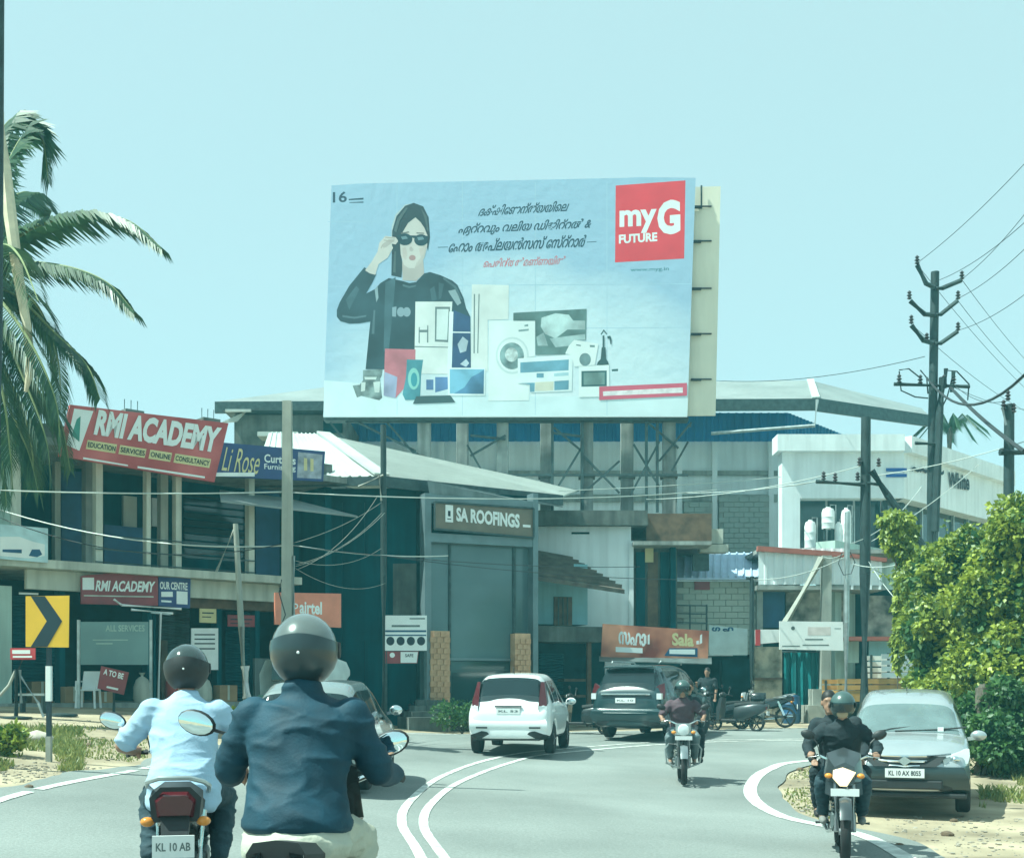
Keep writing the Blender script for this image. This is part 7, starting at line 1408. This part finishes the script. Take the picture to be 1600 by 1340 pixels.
# ---- chevron sign
b = G(74, 1190); d = b.y; FCh = Fr(40, d, 107, d)
cs = thing('chevron_sign', 'yellow and black bend chevron sign on striped post at the left roadside', 'road sign', b, world=True)
m_yel = mat('sign_yellow', (0.72, 0.44, 0.03), .45, var=.06); m_chev = mat('sign_black', (0.012, 0.03, 0.045), .5, var=.1)
mb = MB(); FCh.poly(mb, [(40, 1010), (107, 1011), (108, 930), (40, 931)], 0, .02); mb.build('panel', m_yel, cs)
mb = MB(); FCh.poly(mb, [(48, 1010), (74, 1010), (97, 970), (70, 931), (48, 931), (73, 970)], .004, .003); mb.build('chevron', m_chev, cs)
mb = MB(); zt = FCh.Z(74, 1000); mb.box((b.x-.03, b.y+.03, b.z-.2), (b.x+.03, b.y+.09, zt)); mb.build('post', m_chev, cs)
mb = MB(); mb.box((b.x-.036, b.y+.022, P(0, 1095, d).z), (b.x+.036, b.y+.095, P(0, 1040, d).z)); mb.build('white_band', m_signw, cs)
mb = MB(); mb.box((b.x-.036, b.y+.022, b.z-.05), (b.x+.036, b.y+.095, P(0, 1150, d).z)); mb.build('post_foot', m_polec, cs)
# ---- barrier post with rope, small red sign
b = G(25, 1122); bp = thing('rope_barrier', 'dark barrier post with rope, stay and small red and white sign', 'barrier', b, world=True); d = b.y; FBp = Fr(10, d, 60, d)
mb = MB(); mb.tube([b, P(26, 1045, d)], .045, 8); mb.build('post', m_poled, bp, True); mb = MB(); mb.lathe([(.3, 0), (.3, .03), (.06, .05)], b, 'z', 14); mb.build('base', m_poled, bp)
mb = MB(); mb.tube([P(-20, 1100, d), P(0, 1086, d), P(14, 1070, d), P(24, 1048, d)], .03, 6); mb.build('rope', m_polec, bp, True); mb = MB(); mb.tube([P(31, 1046, d), P(33, 1098, d)], .03, 6); mb.build('inner_tube', m_galv, bp, True); mb = MB(); mb.tube([P(32, 1056, d), P(60, 1098, d), P(68, 1120, d)], .025, 6); mb.build('stay', m_galv, bp, True)
mb = MB(); FBp.rect(mb, 16, 1012, 55, 1030, .05, .03); sg = mb.build('sign_plate', m_red, bp); mb = MB(); FBp.rect(mb, 19, 1015, 47, 1021, .056, .004); FBp.rect(mb, 20, 1024, 50, 1027, .056, .004); mb.build('sign_print', m_signw, bp)
mb = MB(); mb.tube([P(35, 1030, d), P(29, 1046, d)], .02, 6); mb.build('sign_stem', m_poled, bp)
b = G(95, 1118); mb = MB(); mb.lathe([(.34, 0), (.33, .04), (.1, .06)], b, 'z', 16); tag(mb.build('barrier_base', m_poled, None), 'loose round barrier base lying right of the rope barrier', 'base')
b = G(52, 1113); bq = thing('small_bench', 'small pale topped stool beside the rope barrier', 'stool', b, world=True); mb = MB(); mb.box((b.x-.28, b.y-.12, b.z+.36), (b.x+.28, b.y+.12, b.z+.41)); mb.build('seat', m_galv, bq)
for sx in (-.22, .22): mb = MB(); mb.box((b.x+sx-.02, b.y-.1, b.z-.02), (b.x+sx+.02, b.y+.1, b.z+.36)); mb.build('leg', m_steel, bq)
# ---- tilted maroon board and plastic chair
b = G(178, 1112); d = b.y; Ft = Fr(150, d, 205, d); ab = thing('tilted_board', 'tilted maroon notice board with pale letters in front of shop', 'board', b, world=True)
mb = MB(); Ft.poly(mb, [(152, 1075), (193, 1085), (201, 1050), (158, 1040)], 0, .03); mb.build('panel', m_redbr, ab); mb = MB(); Ft.text(mb, 'A TO BE', (163, 1044), (194, 1052), (161, 1053), .006, .03); mb.build('lettering', m_signw, ab, fixn=False)
mb = MB(); Ft.poly(mb, [(166, 1074), (184, 1078), (185, 1075), (167, 1071)], .006, .003); mb.build('print_line', m_signw, ab); mb = MB(); mb.tube([b, P(178, 1070, d+.05)], .035, 6); mb.build('post', m_poled, ab)
b = G(138, 1106); ch = thing('plastic_chair', 'white plastic chair beside the tilted maroon board', 'chair', b, world=True); C_ = lambda x, y, z: (b.x+x, b.y+y, b.z+z)
mb = MB(); mb.box(C_(-.22,-.2,.40), C_(.22,.2,.44)); mb.build('seat', m_signw, ch, bevel=.01); mb = MB(); mb.hexa([C_(-.22,.18,.44), C_(.22,.18,.44), C_(.22,.21,.44), C_(-.22,.21,.44), C_(-.20,.26,.86), C_(.20,.26,.86), C_(.20,.29,.86), C_(-.20,.29,.86)]); mb.build('backrest', m_signw, ch, bevel=.01)
for sx in (-.2, .2):
    for sy in (-.18, .18): mb = MB(); mb.beam(C_(sx*1.1, sy*1.1, 0), C_(sx, sy, .42), .04); mb.build('leg', m_signw, ch)
    mb = MB(); mb.tube([C_(sx*1.1,.2,.62), C_(sx*1.15,-.15,.62), C_(sx*1.1,-.2,.42)], .02, 6); mb.build('armrest', m_signw, ch)
# ---- standing white pole carrying the tube lights
lp = thing('lamp_pole', 'thin white pole under the small maroon sign', 'pole', FR.pt(250, 1104, .5), world=True); mb = MB(); mb.tube([FR.pt(247, 1100, .5), FR.pt(251, 957, .5)], .035, 8); mb.build('shaft', m_signw, lp, True); mb = MB(); mb.beam(FR.pt(236, 956, .5), FR.pt(266, 959, .5), .05); mb.build('cross_bar', m_galv, lp)
# ---- weathered gate post
b = G(1580, 1172); gp = thing('gate_post', 'weathered stone gate post in the foliage at the right edge', 'post', b, world=True); mb = MB(); mb.loft([[b+Vector((sx*.24, sy*.24, z)) for sx, sy in ((-1,-1),(1,-1),(1,1),(-1,1))] for z in (-.1, 1.0)]); mb.build('shaft', m_conc, gp, bevel=.03)
mb = MB(); mb.loft([[b+Vector((sx*r, sy*r, z)) for sx, sy in ((-1,-1),(1,-1),(1,1),(-1,1))] for z, r in ((1.0,.30),(1.08,.30),(1.10,.22),(1.5,.20),(1.52,.28),(1.62,.28))]); mb.build('capital', m_conc, gp, bevel=.02)
# ---- stall goods and stone counter near the white sign
b = Vector(((1200-CX)*38.5/FPX, 38.5, 0)); b.z = gz(b.x, b.y); st = thing('stone_stall', 'patchy stone fronted stall below the white canopy sign', 'stall', b, world=True)
m_patch = mat('patchy_stone', (0.22, 0.21, 0.16), .9, var=.6, scale=2.5, col2=(.36, .32, .24), bump=.4)
FSt = Fr(1178, 38.5, 1222, 38.5); pb(FSt, st, 'counter', m_patch, [(1179, 1222, 1062, 1140, -.6, 0)]); pb(FSt, st, 'back_wall', m_patch, [(1179, 1222, 1010, 1060, -.8, -.5)]); pb(FSt, st, 'shelf', m_wood, [(1179, 1222, 1058, 1062, -.6, .1)])
for k in range(6): pb(FSt, st, 'stone', m_patch, [(1180+7*k, 1186+7*k, 1100+(k % 2)*6, 1116+(k % 2)*6, 0, .04)])
b = Vector(((1255-CX)*38.6/FPX, 38.6, 0)); b.z = gz(b.x, b.y); tp_ = thing('tarpaulin', 'teal green tarpaulin curtain under the white sign board', 'tarpaulin', b, world=True); mb = MB(); vs = []
FTp = Fr(1225, 38.6, 1287, 38.6)
for k in range(25):
    u = FTp.U(1225)+(FTp.U(1287)-FTp.U(1225))*k/24; ww = .10*math.sin(k*1.3)+.05*math.sin(k*2.9); vs += [FTp.at(u, ww*.3, FTp.Z(1250, 1018)), FTp.at(u, ww, FTp.Z(1250, 1108))]
mb.add(vs, [(2*k, 2*k+1, 2*k+3, 2*k+2) for k in range(24)]); mb.build('cloth', mat('teal_tarpaulin', (0.010, 0.13, 0.14), .6, var=.15, scale=2), tp_, True); mb = MB(); mb.tube([FTp.pt(1222, 1018, .05), FTp.pt(1290, 1018, .05)], .03, 6); mb.build('rail', m_steel, tp_)
b = Vector(((1236-CX)*37.6/FPX, 37.6, 0)); b.z = gz(b.x, b.y); dr = thing('water_drum', 'blue plastic drum in front of the teal tarpaulin', 'drum', b, world=True); mb = MB(); mb.lathe([(.25,0),(.27,.05),(.27,.28),(.285,.30),(.27,.32),(.27,.58),(.285,.60),(.27,.62),(.26,.85),(.2,.88)], b, 'z', 18); mb.build('shell', m_blue, dr, True); mb = MB(); mb.lathe([(.2,.88),(.2,.91),(.02,.92)], b, 'z', 18); mb.build('lid', m_ink, dr)
for k, (px, d_, w_, h_, c, lb_) in enumerate(((1300, 38.2, .9, .6, m_conc, 'grey stone block wall at the foot of the strutted pole'), (690, 32.3, .45, .30, m_cream, 'pale carton on the showroom landing'), (585, 31.4, .42, .30, m_cream, 'pale plastic crate at the foot of the dark slim pole'), (1318, 36.8, .5, .45, m_wood, 'brown crate behind the slim galvanised post'))):
    x = (px-CX)*d_/FPX; z = gz(x, d_); q = thing('storage_box', lb_, 'box', (x, d_, z), rz=.1*k); lpart(q, 'body', c, lambda b_: b_.box((-w_/2, -.2, 0), (w_/2, .2, h_)), bevel=.02); lpart(q, 'lid', c, lambda b_: b_.box((-w_/2-.02, -.22, h_), (w_/2+.02, .22, h_+.05)), bevel=.01)

# ---- goods standing about in the shop bays
zp = FR.Z(60, 1098)
def goods(label, px, w, wd, h, m, kind='carton', name='carton', cat='box'):
    b_ = FR.at(FR.U(px, w), w, zp); t = thing(name, label, cat, b_, math.atan2(FR.u.y, FR.u.x), group='goods in the shop bays')
    if kind == 'carton':
        lpart(t, 'body', m, lambda q: q.box((-wd/2, -.18, 0), (wd/2, .18, h)), bevel=.01); lpart(t, 'tape', m_cream, lambda q: q.box((-.03, -.185, h*.1), (.03, .185, h+.004)))
    elif kind == 'sack':
        lpart(t, 'bag', m, lambda q: q.loft([[(wd/2*k*math.cos(a), .22*k*math.sin(a), z) for a in [2*math.pi*i/12 for i in range(12)]] for z, k in ((0, .85), (h*.15, 1.05), (h*.6, 1.0), (h*.88, .72), (h, .3))]), True); lpart(t, 'tied_top', m, lambda q: q.lathe([(.05, h*.95), (.03, h+.03), (.08, h+.10)], (0, 0, 0), 'z', 10), True)
    else:
        lpart(t, 'bottle', m, lambda q: q.lathe([(wd/2*.9, 0), (wd/2, .04), (wd/2, h*.75), (wd/2*.8, h*.88), (.06, h*.92), (.06, h)], (0, 0, 0), 'z', 16), True); lpart(t, 'collar', m_steel, lambda q: q.lathe([(wd/2*.55, h*.9), (wd/2*.55, h+.08)], (0, 0, 0), 'z', 14, False))
m_card = mat('brown_cardboard', (0.30, 0.20, 0.11), .85, var=.15); m_redc = mat('red_cylinder_paint', (0.30, 0.03, 0.025), .4, var=.1)
for a in (('brown carton at the left pier of the shop block', 112, -.1, .45, .38, m_card), ('small brown carton on the step under the display board', 160, .1, .36, .26, m_card), ('pale sack leaning by the display board post', 222, .1, .40, .62, m_cream, 'sack', 'sack', 'sack'), ('red gas cylinder left of the white notice', 268, -.3, .32, .62, m_redc, 'cyl', 'gas_cylinder', 'cylinder'), ('pale sack below the white notice', 318, -.2, .42, .6, m_cream, 'sack', 'sack', 'sack'), ('brown carton right of the white notice', 352, -.1, .5, .42, m_card), ('blue gas cylinder beside the thin leaning pole', 408, -.4, .30, .60, m_blue, 'cyl', 'gas_cylinder', 'cylinder'), ('brown carton deep in the first dark bay', 62, -.7, .5, .5, m_card)): goods(*a)
for px0, px1, y0, y1, m_, lb_ in ((312, 338, 950, 972, m_signy, 'small cream flex sign over the white notice'), (356, 398, 960, 978, m_redbr, 'small maroon flex sign above the teal shutter'), (30, 60, 925, 928, m_signw, 'thin white tube lamp in the first dark bay')):
    q = sign('shop_sign', lb_, FR, [(px0, y1), (px1, y1+1), (px1, y0+1), (px0, y0)], -.12, .03, m_)
    if y1-y0 > 5: spoly(q, FR, 'print_line', m_ink, [[(px0+4, y0+8), (px1-4, y0+8.5), (px1-4, y0+6.5), (px0+4, y0+6)], [(px0+4, y0+14), (px1-8, y0+14.5), (px1-8, y0+13), (px0+4, y0+12.5)]], -.115)
# ============================================================ HAZE
m_hz = bpy.data.materials.new('hazy_air'); m_hz.use_nodes = True; nt = m_hz.node_tree
nt.nodes.remove(nt.nodes['Principled BSDF']); pv = nt.nodes.new('ShaderNodeVolumePrincipled')
pv.inputs['Color'].default_value = (0.34, 0.88, 0.98, 1); pv.inputs['Density'].default_value = 0.0013; pv.inputs['Anisotropy'].default_value = 0.0
nt.links.new(pv.outputs[0], nt.nodes['Material Output'].inputs['Volume'])
mb = MB(); mb.box((-330, -330, -3), (330, 330, 20)); hzo = mb.build('haze', m_hz); tag(hzo, 'thin pale haze in the air of the whole street', 'haze', kind='stuff')
